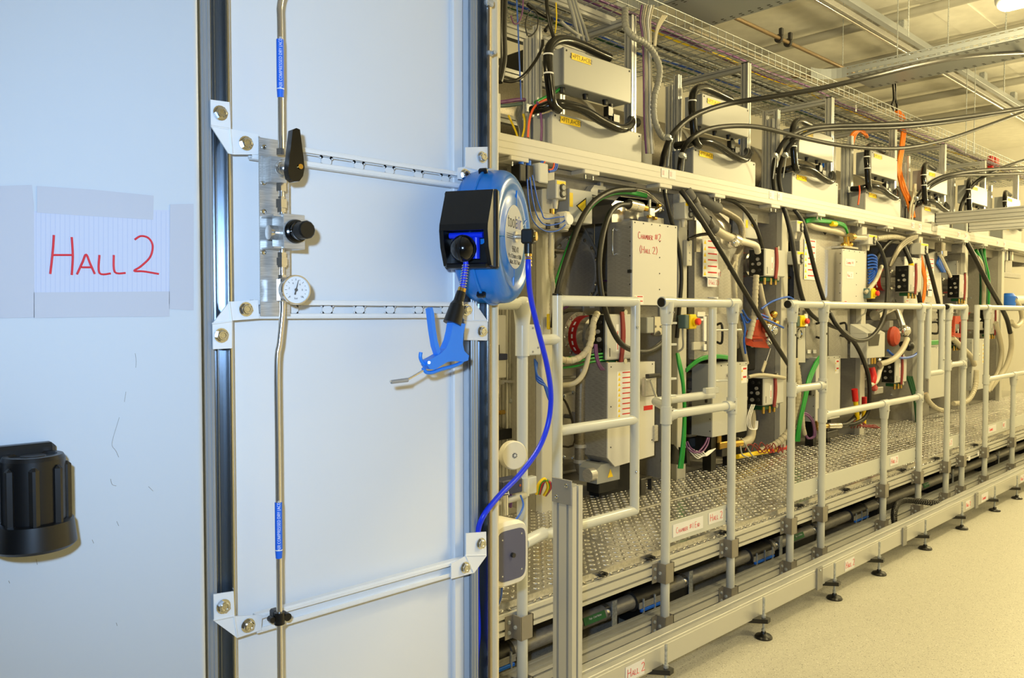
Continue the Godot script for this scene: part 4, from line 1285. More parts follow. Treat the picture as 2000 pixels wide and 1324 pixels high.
# ---------- things around the near end ----------
func build_near_items() -> void:
	var t := thing("profile_post", "short slotted aluminium post with a bolted plate, nearest to the viewer", "post")
	part(t, "profile", MB.new().profile(Vector3(2.003, 0.0, -1.845), Vector3(2.003, 0.962, -1.845), Vector3.RIGHT, 0.052, 0.09, 0.045, 0.01, 0.011), "aluminium")
	var pl := part(t, "end_plate", MB.new().ext(1.971, 1.977, 0.9, 0.985, 1.8, 1.892, 0.0015), "aluminium_slot")
	for s in [[0.965, 1.822], [0.92, 1.868]]:
		screw(pl, Vector3(1.971, s[0], -s[1]), 0.008, Vector3.LEFT)
	# cable retractor
	var r := thing("cable_retractor", "pale grey plastic cable reel box with a violet front plate", "cable reel")
	var c := P(999, 1083, 1.74)
	var out := func(k: float, z: float) -> Array:
		var l: Array = []
		for j in 32:
			var a := TAU * j / 32.0
			var e := 4.6
			var x := signf(cos(a)) * pow(absf(cos(a)), 2.0 / e)
			var y := signf(sin(a)) * pow(absf(sin(a)), 2.0 / e)
			l.append(c + Vector3(x * 0.073 * k, y * 0.098 * k, z))
		return l
	var body := MB.new()
	var rings := [[0.9, -0.11], [0.97, -0.1], [1.0, -0.02], [0.98, -0.006], [0.93, 0.0]]
	for j in rings.size() - 1:
		var la: Array = out.call(rings[j][0], rings[j][1])
		var lb: Array = out.call(rings[j + 1][0], rings[j + 1][1])
		for k in 32:
			var k2 := (k + 1) % 32
			var n0: Vector3 = (la[k] - c).normalized()
			var n1: Vector3 = (la[k2] - c).normalized()
			n0.z = 0.9 if j > 1 else 0.1
			n1.z = n0.z
			body.sq(la[k], la[k2], lb[k2], lb[k], n0.normalized(), n1.normalized(), n1.normalized(), n0.normalized())
	body.prism(out.call(0.93, -0.004), Vector3(0, 0, 0.004))
	part(r, "housing", body, "cream_plastic")
	var fp: Array = []
	for j in 32:
		var a := TAU * j / 32.0
		var x := signf(cos(a)) * pow(absf(cos(a)), 0.36)
		var y := signf(sin(a)) * pow(absf(sin(a)), 0.36)
		fp.append(c + Vector3(x * 0.058, y * 0.077, 0.0))
	var fr := part(r, "front_plate", MB.new().prism(fp, Vector3(0, 0, 0.0025)), "violet_grey", "violet grey front plate")
	for s in [[-0.04, 0.052], [0.04, 0.058], [-0.04, -0.058], [0.04, -0.052]]:
		screw(fr, c + Vector3(s[0], s[1], 0.0025), 0.003)
	part(fr, "hub", MB.new().cyl(c, c + Vector3(0, 0, 0.012), 0.0075, -1.0, 8), "dark_metal")
	part(r, "mount", MB.new().box(c + Vector3(0.1, 0.01, -0.06), Vector3(0.035, 0.06, 0.03), 0.004).box(c + Vector3(0.082, 0.0, -0.05), Vector3(0.02, 0.05, 0.02), 0.003).cyl(c + Vector3(0.11, 0.0, -0.06), c + Vector3(0.24, 0.0, -0.1), 0.02, -1.0, 14), "rail_paint")
	part(r, "cable", MB.new().tube(crv(W([[1017, 968, 1.95], [1022, 985, 1.9], [1016, 1003, 1.86], [1000, 1022, 1.84], [978, 1035, 1.82], [955, 1050, 1.8]]), 6), 0.0035, 8), "blue_tube")
	part(r, "cable", MB.new().tube(crv(W([[980, 1148, 1.82], [978, 1168, 1.86], [970, 1188, 1.95], [960, 1205, 2.1], [954, 1213, 2.15]]), 6), 0.0035, 8), "blue_tube")
	part(r, "cable_sleeve", MB.new().tube(PackedVector3Array(W([[976, 1175, 1.888], [969, 1190, 1.955]])), 0.0042, 8), "white")
	# cream round wheel and gate valve
	var w := thing("cream_disc", "cream plastic disc with a small black star hub", "disc")
	var wc := P(1003, 889, 2.02)
	var wn := Vector3(-0.25, 0.05, 0.97).normalized()
	part(w, "disc", MB.new().lathe(wc, wn, [Vector2(0, -0.022), Vector2(0.046, -0.022), Vector2(0.051, -0.017), Vector2(0.051, 0.004), Vector2(0.047, 0.009), Vector2(0, 0.009)], 36), "cream_plastic")
	part(w, "hub", MB.new().cyl(wc + wn * 0.009, wc + wn * 0.0105, 0.0095, -1.0, 10), "ink")
	for j in 4:
		var a := PI * j / 4.0
		part(w, "hub_spoke", MB.new().box(wc + wn * 0.011, Vector3(0.018, 0.0014, 0.001), 0, facing(wc, wn).basis * Basis(Vector3.BACK, a)), "white")
	part(w, "spindle", MB.new().cyl(wc - wn * 0.02, wc - wn * 0.2 + Vector3(-0.05, 0, 0), 0.012), "steel")
	var v := thing("valve_actuator", "dark blue valve actuator box lettered VAT", "valve")
	var vc := P(990, 948, 2.04)
	part(v, "body", MB.new().box(vc, Vector3(0.1, 0.052, 0.06), 0.004), "navy")
	print_text(v, "VAT", Transform3D(Basis(Vector3(0, -0.95, 0.3).normalized(), Vector3(1, 0, 0), Vector3(0, 0.3, 0.95).normalized()), vc + Vector3(-0.036, 0, 0.031)), 0.022, "white")
	part(v, "port", MB.new().cyl(vc + Vector3(-0.05, 0.0, 0), vc + Vector3(-0.09, 0.0, 0), 0.018).cyl(vc + Vector3(-0.02, -0.025, 0), vc + Vector3(-0.02, -0.1, 0), 0.02), "steel_bright")
	screw(v, vc + Vector3(0.035, 0, 0.03), 0.005, Vector3.BACK, "copper")
	part(v, "arm", MB.new().cyl(vc + Vector3(-0.07, -0.055, 0), vc + Vector3(0.09, -0.05, 0), 0.012), "column_cream")
	# white wall box and the small sensor below it
	var bx := P(981, 665, 3.33)
	var wb := thing("flat_box", "flat pale box on the machine's end column", "box")
	part(wb, "case", MB.new().box(bx, Vector3(0.115, 0.29, 0.04), 0.006), "cabinet_cream")
	part(wb, "mark", MB.new().box(bx + Vector3(0.028, -0.005, 0.021), Vector3(0.009, 0.009, 0.001)), "red")
	var sn := thing("pressure_sensor", "small gauge head with a navy band and steel pipe below", "sensor")
	var sc := P(971, 715, 3.3)
	part(sn, "body", MB.new().box(sc, Vector3(0.08, 0.13, 0.07), 0.004), "column_cream")
	part(sn, "band", MB.new().box(sc + Vector3(0, 0.053, 0.004), Vector3(0.088, 0.035, 0.074), 0.003), "navy")
	part(sn, "plug", MB.new().cyl(sc + Vector3(0.0, 0.07, 0), sc + Vector3(0.0, 0.12, 0), 0.014), "black")
	part(sn, "pipe", MB.new().cyl(sc + Vector3(0, -0.06, 0), sc + Vector3(0, -0.165, 0), 0.018).cyl(sc + Vector3(0, -0.165, 0), sc + Vector3(-0.12, -0.165, 0), 0.023).box(sc + Vector3(-0.01, -0.09, 0.0), Vector3(0.08, 0.028, 0.06), 0.004).cyl(sc + Vector3(0.02, -0.085, 0), sc + Vector3(0.12, -0.095, 0.02), 0.009), "steel_bright")
	part(sn, "arm", MB.new().box(sc + Vector3(0.06, 0, -0.02), Vector3(0.1, 0.03, 0.03), 0.003), "steel_dull")
	var vn := thing("vent_valve", "little brass and steel vent valve low on the end column", "valve")
	var nc := P(962, 806, 3.3)
	part(vn, "body", MB.new().ball(nc, 0.03).cyl(nc, nc + Vector3(0, -0.12, 0), 0.02), "steel_bright")
	part(vn, "brass_nut", MB.new().cyl(nc + Vector3(0.03, 0, 0.02), nc + Vector3(0.07, 0, 0.02), 0.014, -1.0, 6), "brass")
	part(vn, "red_tab", MB.new().box(nc + Vector3(-0.03, 0.0, 0.03), Vector3(0.02, 0.05, 0.01), 0.002), "red")
	part(vn, "bracket", MB.new().box(nc + Vector3(0.09, -0.13, -0.05), Vector3(0.26, 0.06, 0.12), 0.004), "black")


const WEBS := [3.10, 4.375, 5.745, 7.2, 8.56, 9.95, 11.33]
const PER := 1.379

# ---------- steel frame of the machine ----------
func build_machine_frame() -> void:
	var t := thing("machine_frame", "grey steel frame of the machine with deep side webs and back plates", "frame")
	part(t, "shelf_deck", MB.new().ext(1.6, 13, 2.335, 2.36, 3.09, 4.1), "frame_grey")
	part(t, "shelf_edge", MB.new().ext(1.6, 13, 2.25, 2.34, 3.16, 3.19), "frame_grey")
	part(t, "shelf_edge", MB.new().ext(1.6, 13, 2.2, 2.335, 3.55, 3.6, 0.004), "frame_grey")
	part(t, "base_plate", MB.new().ext(1.6, 13, 0.4, 0.44, 3.17, 4.1), "frame_grey")
	for j in WEBS.size():
		var x: float = WEBS[j]
		var w := part(t, "side_web", MB.new().ext(x, x + 0.02, 0.44, 2.335, 3.1, 3.75), "frame_grey")
		part(w, "front_flange", MB.new().ext(x, x + 0.1, 0.44, 2.335, 3.05, 3.1, 0.004), "column_cream")
		part(w, "back_flange", MB.new().ext(x - 0.03, x + 0.1, 0.44, 2.335, 3.62, 3.75, 0.004), "frame_grey")
		for q in [[2.17, 3.25], [2.0, 3.25], [1.75, 3.4], [1.3, 3.4], [1.05, 3.3], [0.7, 3.3]]:
			bolt(w, Vector3(x, q[0], -q[1]), 0.012, Vector3.LEFT, "zinc", 0.3)
		if j < WEBS.size() - 1:
			var x1: float = WEBS[j + 1]
			var b := part(t, "back_plate", MB.new().ext(x + 0.1, x1 - 0.02, 0.44, 2.335, 3.76, 3.79), "plate_tan")
			for yy in [1.02, 1.62]:
				part(b, "stiffener", MB.new().ext(x + 0.12, x1 - 0.04, yy, yy + 0.05, 3.72, 3.76, 0.003), "frame_grey")
	part(t, "back_plate", MB.new().ext(1.6, 3.1, 0.44, 2.335, 3.76, 3.79), "plate_tan")
	var z := part(t, "inner_profile", MB.new().profile(Vector3(3.085, 0.44, -3.33), Vector3(3.085, 2.33, -3.33), Vector3.RIGHT, 0.03, 0.06), "column_cream")
	z.set_meta("label", "cream upright on the first web")
	# long cream beam
	var bm := thing("support_beam", "long cream beam across the machine above the chambers", "beam")
	part(bm, "beam", MB.new().ext(1.7, 13, 2.362, 2.468, 2.995, 3.085, 0.004), "beam_cream")
	for yy in [2.395, 2.43]:
		part(bm, "groove_line", MB.new().ext(1.7, 13, yy, yy + 0.0015, 2.9935, 2.996), "column_cream")
	for px in [1012, 1153, 1297, 1403, 1512, 1602, 1680, 1737, 1793, 1840, 1886, 1925, 1965]:
		var o := P(px, 400, 3.0)
		var c := part(bm, "beam_clamp", MB.new().ext(o.x - 0.065, o.x + 0.065, 2.338, 2.362, 2.985, 3.09, 0.003), "beam_cream")
		for s in [-0.035, 0.03]:
			part(c, "clamp_bolt", MB.new().cyl(Vector3(o.x + s, 2.338, -3.01), Vector3(o.x + s, 2.312, -3.01), 0.007, -1.0, 8), "chrome")
	for q in [[963, 272], [1298, 338], [1313, 341], [1507, 381], [1523, 384], [1783, 440], [1797, 443], [1873, 458], [1887, 461], [1949, 475], [1962, 478]]:
		var o := P(q[0], q[1], 2.994)
		note(bm, Vector3(o.x, clampf(o.y, 2.405, 2.43), -2.9935), Vector3.RIGHT, Vector3.UP, 0.07, 0.055, ["11" if q[0] < 1600 else "H2"], 0.03)


# ---------- boxes and hoses on the shelf ----------
func build_upper_deck() -> void:
	var where := ["nearest the hose reel", "second from the hose reel", "third from the hose reel", "fourth from the hose reel", "fifth from the hose reel", "sixth from the hose reel", "farthest"]
	for k in 7:
		var dx := PER * k
		# upper box
		var a := thing("terminal_box", "pale upper terminal box with yellow tag, %s" % where[k], "box", "upper terminal boxes")
		var x0 := 3.302 + dx
		part(a, "case", MB.new().ext(x0, x0 + 0.602, 2.84, 3.045, 3.1, 3.22, 0.002), "box_grey")
		part(a, "lid", MB.new().ext(x0 - 0.002, x0 + 0.604, 2.838, 3.047, 3.078, 3.1, 0.004), "terminal_paint")
		for s in [[0.02, 3.03], [0.585, 3.03]]:
			screw(a, Vector3(x0 + s[0], s[1], -3.078), 0.006, Vector3.BACK, "dark_metal")
		var tg := part(a, "yellow_tag", MB.new().ext(x0 + 0.06, x0 + 0.225, 2.99, 3.026, 3.075, 3.078), "tag_yellow")
		print_text(tg, "2+PT1.A+CB2", Transform3D(Basis(), Vector3(x0 + 0.1425, 3.008, -3.0748)), 0.024, "ink")
		for s in [0.05, 0.25, 0.43]:
			part(a, "cable_gland", MB.new().cyl(Vector3(x0 + s, 2.84, -3.14), Vector3(x0 + s, 2.81, -3.14), 0.018, 0.014, 8), "black")
		part(a, "hanger", MB.new().profile(Vector3(x0 - 0.03, 2.66, -3.26), Vector3(x0 - 0.03, 3.2, -3.26), Vector3.RIGHT, 0.04, 0.04), "aluminium")
		part(a, "plug_block", MB.new().box(Vector3(x0 + 0.45, 2.77, -3.13), Vector3(0.05, 0.06, 0.04), 0.004).cyl(Vector3(x0 + 0.47, 2.82, -3.13), Vector3(x0 + 0.47, 2.7, -3.13), 0.014).box(Vector3(x0 + 0.5, 2.735, -3.12), Vector3(0.06, 0.05, 0.03), 0.003), "black")
		# lower box
		var b := thing("terminal_box", "pale lower terminal box standing on the beam, %s" % where[k], "box", "lower terminal boxes")
		var x1 := 3.218 + dx
		part(b, "case", MB.new().ext(x1, x1 + 0.81, 2.37, 2.672, 3.112, 3.24, 0.002), "box_grey")
		part(b, "lid", MB.new().ext(x1 - 0.002, x1 + 0.812, 2.37, 2.675, 3.09, 3.112, 0.004), "terminal_paint")
		for s in [[0.025, 2.655], [0.785, 2.655]]:
			screw(b, Vector3(x1 + s[0], s[1], -3.09), 0.006, Vector3.BACK, "dark_metal")
		var t2 := part(b, "yellow_tag", MB.new().ext(x1 + 0.066, x1 + 0.232, 2.622, 2.66, 3.087, 3.09), "tag_yellow")
		print_text(t2, "2+PT1.A+CB1", Transform3D(Basis(), Vector3(x1 + 0.149, 2.641, -3.0868)), 0.024, "ink")
		# thick black hoses
		var h := thing("thick_hose", "fat black hose bending over the upper terminal box, %s" % where[k], "hose", "fat black hoses over the upper boxes")
		var pts: Array = []
		for q in [[1092, 214, 3.06], [1080, 203, 3.05], [1075, 175, 3.05], [1071, 140, 3.05], [1070, 110, 3.06], [1076, 88, 3.07], [1092, 78, 3.09], [1115, 80, 3.12], [1145, 92, 3.15], [1170, 104, 3.17], [1190, 113, 3.18]]:
			pts.append(P(q[0], q[1], q[2]) + Vector3(dx, 0, 0))
		part(h, "hose", MB.new().tube(crv(pts, 6), 0.0265, 12), "black_gloss")
		for q in [[1070.5, 107.0, 3.06], [1071.0, 144.0, 3.05]]:
			var o: Vector3 = P(q[0], q[1], q[2]) + Vector3(dx, 0, 0)
			part(h, "cable_tie", MB.new().cyl(o - Vector3(0, 0.004, 0), o + Vector3(0, 0.004, 0), 0.029, -1.0, 14), "white")
		var h2 := thing("thick_hose", "fat black hose lying across the lower terminal box, %s" % where[k], "hose", "fat black hoses over the lower boxes")
		pts = []
		for q in [[1040, 215, 3.2], [1058, 211, 3.12], [1085, 203, 3.06], [1112, 206, 3.03], [1142, 216, 3.02], [1175, 236, 3.02], [1205, 250, 3.02], [1222, 250, 3.04], [1233, 241, 3.08], [1232, 232, 3.14]]:
			pts.append(P(q[0], q[1], q[2]) + Vector3(dx, 0, 0))
		part(h2, "hose", MB.new().tube(crv(pts, 6), 0.0265, 12), "black_gloss")
		var ve := P(1235, 240, 3.16) + Vector3(dx, 0, 0)
		part(h2, "hose_nut", MB.new().cyl(ve - Vector3(0.01, 0, 0), ve + Vector3(0.05, 0.01, 0), 0.03, -1.0, 12), "dark_metal")
		if k < 5:
			var vv := thing("inlet_valve", "small steel valve with blue cap beside the lower box, %s" % where[k], "valve", "inlet valves beside the lower boxes")
			part(vv, "body", MB.new().ball(ve + Vector3(0.06, 0.015, -0.06), 0.045, Vector3(1.2, 0.8, 0.8)).cyl(ve + Vector3(0.06, 0.0, -0.06), ve + Vector3(0.06, -0.3, -0.06), 0.025), "steel")
			part(vv, "blue_cap", MB.new().box(ve + Vector3(0.05, 0.1, -0.06), Vector3(0.07, 0.04, 0.05), 0.006), "blue_tag")
		# post and portal
		var f := thing("profile_portal", "slotted aluminium portal frame beside the upper terminal box, %s" % where[k], "frame", "aluminium portals on the shelf")
		var px := 3.975 + 1.37 * k
		part(f, "front_post", MB.new().profile(Vector3(px, 2.36, -3.14), Vector3(px, 3.4, -3.14), Vector3.RIGHT, 0.045, 0.06), "aluminium")
		part(f, "post_cap", MB.new().box(Vector3(px, 3.403, -3.14), Vector3(0.045, 0.008, 0.06), 0.002), "black")
		part(f, "top_bar", MB.new().profile(Vector3(px, 3.375, -3.17), Vector3(px, 3.375, -3.72), Vector3.RIGHT, 0.045, 0.045), "aluminium")
		part(f, "rear_post", MB.new().profile(Vector3(px, 2.36, -3.74), Vector3(px, 3.4, -3.74), Vector3.RIGHT, 0.045, 0.045), "aluminium")
		var sp := thing("profile_post", "short slotted aluminium post on the shelf behind, %s" % where[k], "post", "short posts on the shelf")
		var so := P(1036, 140, 3.3) + Vector3(dx, 0, 0)
		part(sp, "profile", MB.new().profile(Vector3(so.x, 2.36, -3.3), Vector3(so.x, 3.13, -3.3), Vector3.RIGHT, 0.06, 0.06), "aluminium")
		part(sp, "bracket", MB.new().box(Vector3(so.x, 2.7, -3.26), Vector3(0.07, 0.06, 0.02), 0.003), "zinc")
		# back cabinet on the shelf
		if k > 0 and k < 6:
			var bc := thing("equipment_case", "plain pale equipment case at the back of the shelf, %s" % where[k], "box", "equipment cases at the back of the shelf")
			part(bc, "case", MB.new().ext(px - 0.75, px - 0.12, 2.36, 2.92, 3.9, 4.05, 0.005), "box_paint")
			part(bc, "handle", MB.new().box(Vector3(px - 0.5, 2.8, -3.89), Vector3(0.12, 0.02, 0.02), 0.004), "black")
	# round duct behind everything on the shelf
	var du := thing("air_duct", "big round tan air duct behind the boxes on the shelf", "duct")
	part(du, "duct", MB.new().cyl(Vector3(1.5, 3.0, -4.45), Vector3(13, 3.0, -4.45), 0.3, -1.0, 32), "exhaust")
	for j in 9:
		part(du, "duct_band", MB.new().cyl(Vector3(2.2 + j * 1.3, 3.0, -4.45), Vector3(2.26 + j * 1.3, 3.0, -4.45), 0.312, -1.0, 32), "steel_dull")
		part(du, "duct_stand", MB.new().ext(2.6 + j * 1.3, 2.66 + j * 1.3, 0, 2.72, 4.42, 4.48), "dark_metal")
	# instrument rack at the near end
	var r := thing("instrument_rack", "aluminium rack of dark instruments above the beam at the near end", "rack")
	for y in [2.72, 3.0, 3.25]:
		part(r, "cross_profile", MB.new().profile(Vector3(2.45, y, -3.55), Vector3(4.0, y, -3.55), Vector3.UP, 0.08 if y > 3.2 else 0.05, 0.045), "aluminium")
	part(r, "cross_profile", MB.new().profile(Vector3(2.4, 3.42, -3.3), Vector3(4.0, 3.42, -3.3), Vector3.UP, 0.08, 0.045), "aluminium")
	for x in [2.62, 2.98]:
		part(r, "upright", MB.new().profile(Vector3(x, 2.36, -3.5), Vector3(x, 3.45, -3.5), Vector3.RIGHT, 0.045, 0.045), "aluminium")
	for q in [[3.2, 2.5, 0.26, 0.2], [3.55, 2.5, 0.2, 0.18], [3.2, 3.1, 0.22, 0.16], [3.1, 2.85, 0.2, 0.16], [3.55, 3.12, 0.16, 0.14], [2.78, 3.12, 0.14, 0.2], [2.8, 2.85, 0.16, 0.16]]:
		var u := part(r, "instrument", MB.new().ext(q[0] - q[2] / 2, q[0] + q[2] / 2, q[1] - q[3] / 2, q[1] + q[3] / 2, 3.56, 3.75, 0.006), "dark_metal" if q[1] < 2.6 else "black")
		part(u, "terminal_strip", MB.new().ext(q[0] - q[2] * 0.4, q[0] + q[2] * 0.3, q[1] - 0.02, q[1] + 0.02, 3.54, 3.56, 0.003), "steel_dull")
		part(u, "knob", MB.new().cyl(Vector3(q[0] + q[2] * 0.3, q[1] + 0.03, -3.56), Vector3(q[0] + q[2] * 0.3, q[1] + 0.03, -3.53), 0.02), "steel")
	for q in [[2.755, 2.86, 3.22], [2.755, 2.38, 2.68]]:
		part(r, "side_panel", MB.new().ext(q[0] - 0.03, q[0] + 0.03, q[1], q[2], 3.04, 3.06, 0.002), "box_paint")
	part(r, "bracket", MB.new().box(P(1033, 212, 3.25), Vector3(0.06, 0.05, 0.02), 0.004), "zinc")
	# looms of the near end
	var loom := [["blue_wire", "thin blue wire hanging straight down beside the near rack", [[1009, -5, 3.2], [1012, 60, 3.2], [1015, 130, 3.2], [1018, 195, 3.2]], 0.0045, "blue_tube"],
		["purple_wire", "purple wire hanging in a loop at the top left of the rack", [[1022, -5, 3.15], [1020, 25, 3.15], [1012, 45, 3.15], [1003, 45, 3.15], [998, 30, 3.15]], 0.004, "purple"],
		["black_cable", "black cable slanting up behind the nearest thick hose", [[1067, -5, 3.15], [1070, 25, 3.13], [1076, 55, 3.12], [1082, 75, 3.1]], 0.011, "black"],
		["black_cable", "black cable sagging before the short aluminium post", [[1060, 78, 3.2], [1058, 95, 3.2], [1045, 120, 3.2], [1025, 145, 3.2], [1005, 158, 3.2], [985, 158, 3.22], [970, 150, 3.25]], 0.009, "black"],
		["black_cable", "thick black cable hanging beside the cream pipe", [[985, -5, 3.1], [983, 60, 3.1], [984, 110, 3.1], [980, 140, 3.1], [975, 160, 3.1]], 0.02, "black"],
		["black_cable", "black cable crossing behind the nearest hose toward the rack top", [[1065, 60, 3.2], [1078, 40, 3.22], [1062, 30, 3.24], [1045, 20, 3.24], [1030, 8, 3.25]], 0.012, "black"],
		["grey_wire", "grey wire ring hanging above the short post", [[1030, 70, 3.2], [1026, 50, 3.2], [1030, 30, 3.2], [1040, 20, 3.2], [1050, 32, 3.2], [1049, 55, 3.2], [1040, 68, 3.2], [1032, 71, 3.2]], 0.004, "dark_metal"],
		["orange_wire", "orange wire rising from the beam to the black hose", [[1031, 268, 3.14], [1034, 235, 3.14], [1042, 212, 3.14], [1055, 200, 3.14], [1068, 194, 3.14]], 0.0065, "red_orange"],
		["purple_wire", "purple wire beside the orange wire at the lower box", [[1057, 275, 3.13], [1058, 245, 3.13], [1055, 215, 3.13], [1048, 198, 3.13]], 0.0075, "purple"],
		["yellow_wire", "yellow wire slanting down behind the beam at the near end", [[993, 225, 3.3], [1000, 240, 3.3], [1008, 258, 3.3], [1012, 272, 3.3]], 0.006, "yellow"],
		["yellow_wire", "yellow green wire arching left of the orange wire", [[1022, 222, 3.3], [1025, 235, 3.3], [1024, 252, 3.3], [1020, 268, 3.3]], 0.007, "yellow"],
		["green_cable", "flat teal cables running to the nearest upper box", [[1045, 200, 3.18], [1065, 190, 3.18], [1085, 180, 3.16], [1097, 170, 3.14]], 0.009, "green"],
		["purple_cable", "bundle of purple cables at the left of the shelf", [[975, 200, 3.25], [990, 198, 3.25], [1010, 195, 3.25], [1025, 195, 3.25]], 0.011, "purple"],
		["teal_cable", "bundle of teal cables below the purple ones", [[975, 207, 3.25], [995, 206, 3.25], [1020, 202, 3.25]], 0.01, "teal_grey"],
		["yellow_wire", "thin yellow wire with tags above the nearest hose", [[1086, 5, 3.2], [1087, 30, 3.2], [1086, 50, 3.2], [1084, 65, 3.2]], 0.004, "yellow"]]
	for l in loom:
		cable(l[0], l[1], "cable", l[2], l[3], l[4], "loose wires at the near end of the shelf", 7)
	for j in 5:
		var dxx := j * 3.0
		cable("grey_wire", "grey signal wire fanning down behind the beam's near end, %s from the left" % ["first", "second", "third", "fourth", "fifth"][j], "cable", [[1010 + dxx, 205, 3.35], [1006 + dxx, 225, 3.35], [1014 + dxx * 0.8, 250, 3.35], [1016 + dxx * 0.6, 275, 3.35]], 0.005, "conduit_grey", "grey signal wires at the near end", 6)
	# clear and grey hoses before the portal at the near end
	conduit("ribbed_hose", "clear grey ribbed hose snaking down past the nearest portal post", [[1221, 20, 3.1], [1222, 50, 3.05], [1235, 70, 3.03], [1258, 82, 3.03], [1275, 100, 3.05], [1288, 130, 3.05], [1286, 160, 3.05], [1278, 190, 3.05], [1278, 230, 3.05], [1288, 258, 3.06], [1298, 270, 3.1]], 0.021, "conduit_grey", 0.03)
	for j in 3:
		cable("grey_hose", "grey hose sagging above the nearest upper box, %s of three" % ["left", "middle", "right"][j], "hose", [[1108 + j * 6, -10, 3.2], [1118 + j * 6, 25, 3.2], [1125 + j * 8, 55, 3.2], [1130 + j * 9, 80, 3.2]], 0.012, "conduit_grey", "grey hoses above the nearest upper box", 7)
	cable("grey_hose", "grey hose running down right to the tray bar above the nearest box", "hose", [[1095, 42, 3.2], [1110, 55, 3.2], [1130, 68, 3.2], [1148, 75, 3.22]], 0.012, "conduit_grey", "", 7)
	for j in 6:
		var m: String = ["purple", "conduit_grey", "conduit_tan", "conduit_grey", "white", "conduit_tan"][j]
		cable("bundled_cable", "cables tied to the nearest portal post, %s strand" % ["leftmost", "second", "third", "fourth", "fifth", "rightmost"][j], "cable", [[1254 + j * 4.5, 10, 3.08], [1250 + j * 4.0, 40, 3.09], [1255 + j * 3.2, 75, 3.09], [1257 + j * 3.0, 150, 3.09], [1258 + j * 3.0, 230, 3.09], [1262 + j * 3.0, 300, 3.12]], 0.006, m, "cables tied to the nearest portal post", 6)
	for j in 4:
		cable("bundled_cable", "tan cables bending off the top of the nearest portal post, %s" % ORD[j], "cable", [[1302 - j * 3, 30, 3.1], [1290 - j * 2, 48, 3.1], [1283 - j, 65, 3.1], [1280 - j, 90, 3.1]], 0.007, "conduit_tan", "tan cables at the nearest portal post", 6)
	# orange cables farther on
	for j in 3:
		cable("orange_cable", "orange cable hanging from the tray beside the fourth upper box, %s strand" % ["left", "middle", "right"][j], "cable", [[1748 + j * 3, 216, 3.35], [1757 + j * 4, 228, 3.3], [1762 + j * 3, 250, 3.28], [1758 + j * 3, 290, 3.28], [1753 + j * 3, 330, 3.28], [1760 + j * 4, 365, 3.26], [1772 + j * 4, 395, 3.2], [1778 + j * 4, 425, 3.15]], 0.013, "orange", "orange cables by the fourth upper box", 8)
		cable("orange_cable", "orange cable looping above the third upper box, %s strand" % ["left", "middle", "right"][j], "cable", [[1655 + j * 3, 330, 3.4], [1657 + j * 3, 295, 3.4], [1662 + j * 4, 265, 3.4], [1675 + j * 3, 255, 3.4], [1688 + j * 2, 262, 3.42], [1692 + j, 268, 3.5]], 0.013, "orange", "orange cables by the third upper box", 8)
	for j in 2:
		cable("white_cable", "cream cable rising from the beam beside the orange cables, %s of the pair" % ["left", "right"][j], "cable", [[1776 + j * 5, 430, 3.14], [1778 + j * 5, 405, 3.14], [1784 + j * 3, 380, 3.14], [1786 + j * 2, 360, 3.16]], 0.012, "conduit_tan", "cream cables by the fifth box", 7)
		cable("red_wire", "pink red wire at the foot of the %s upper box" % ["third", "fourth"][j], "cable", [[[1418, 1676][j], [330, 400][j], 3.1], [[1419, 1679][j], [305, 375][j], 3.1], [[1415, 1678][j], [290, 362][j], 3.1]], 0.008, "red_orange", "", 6)


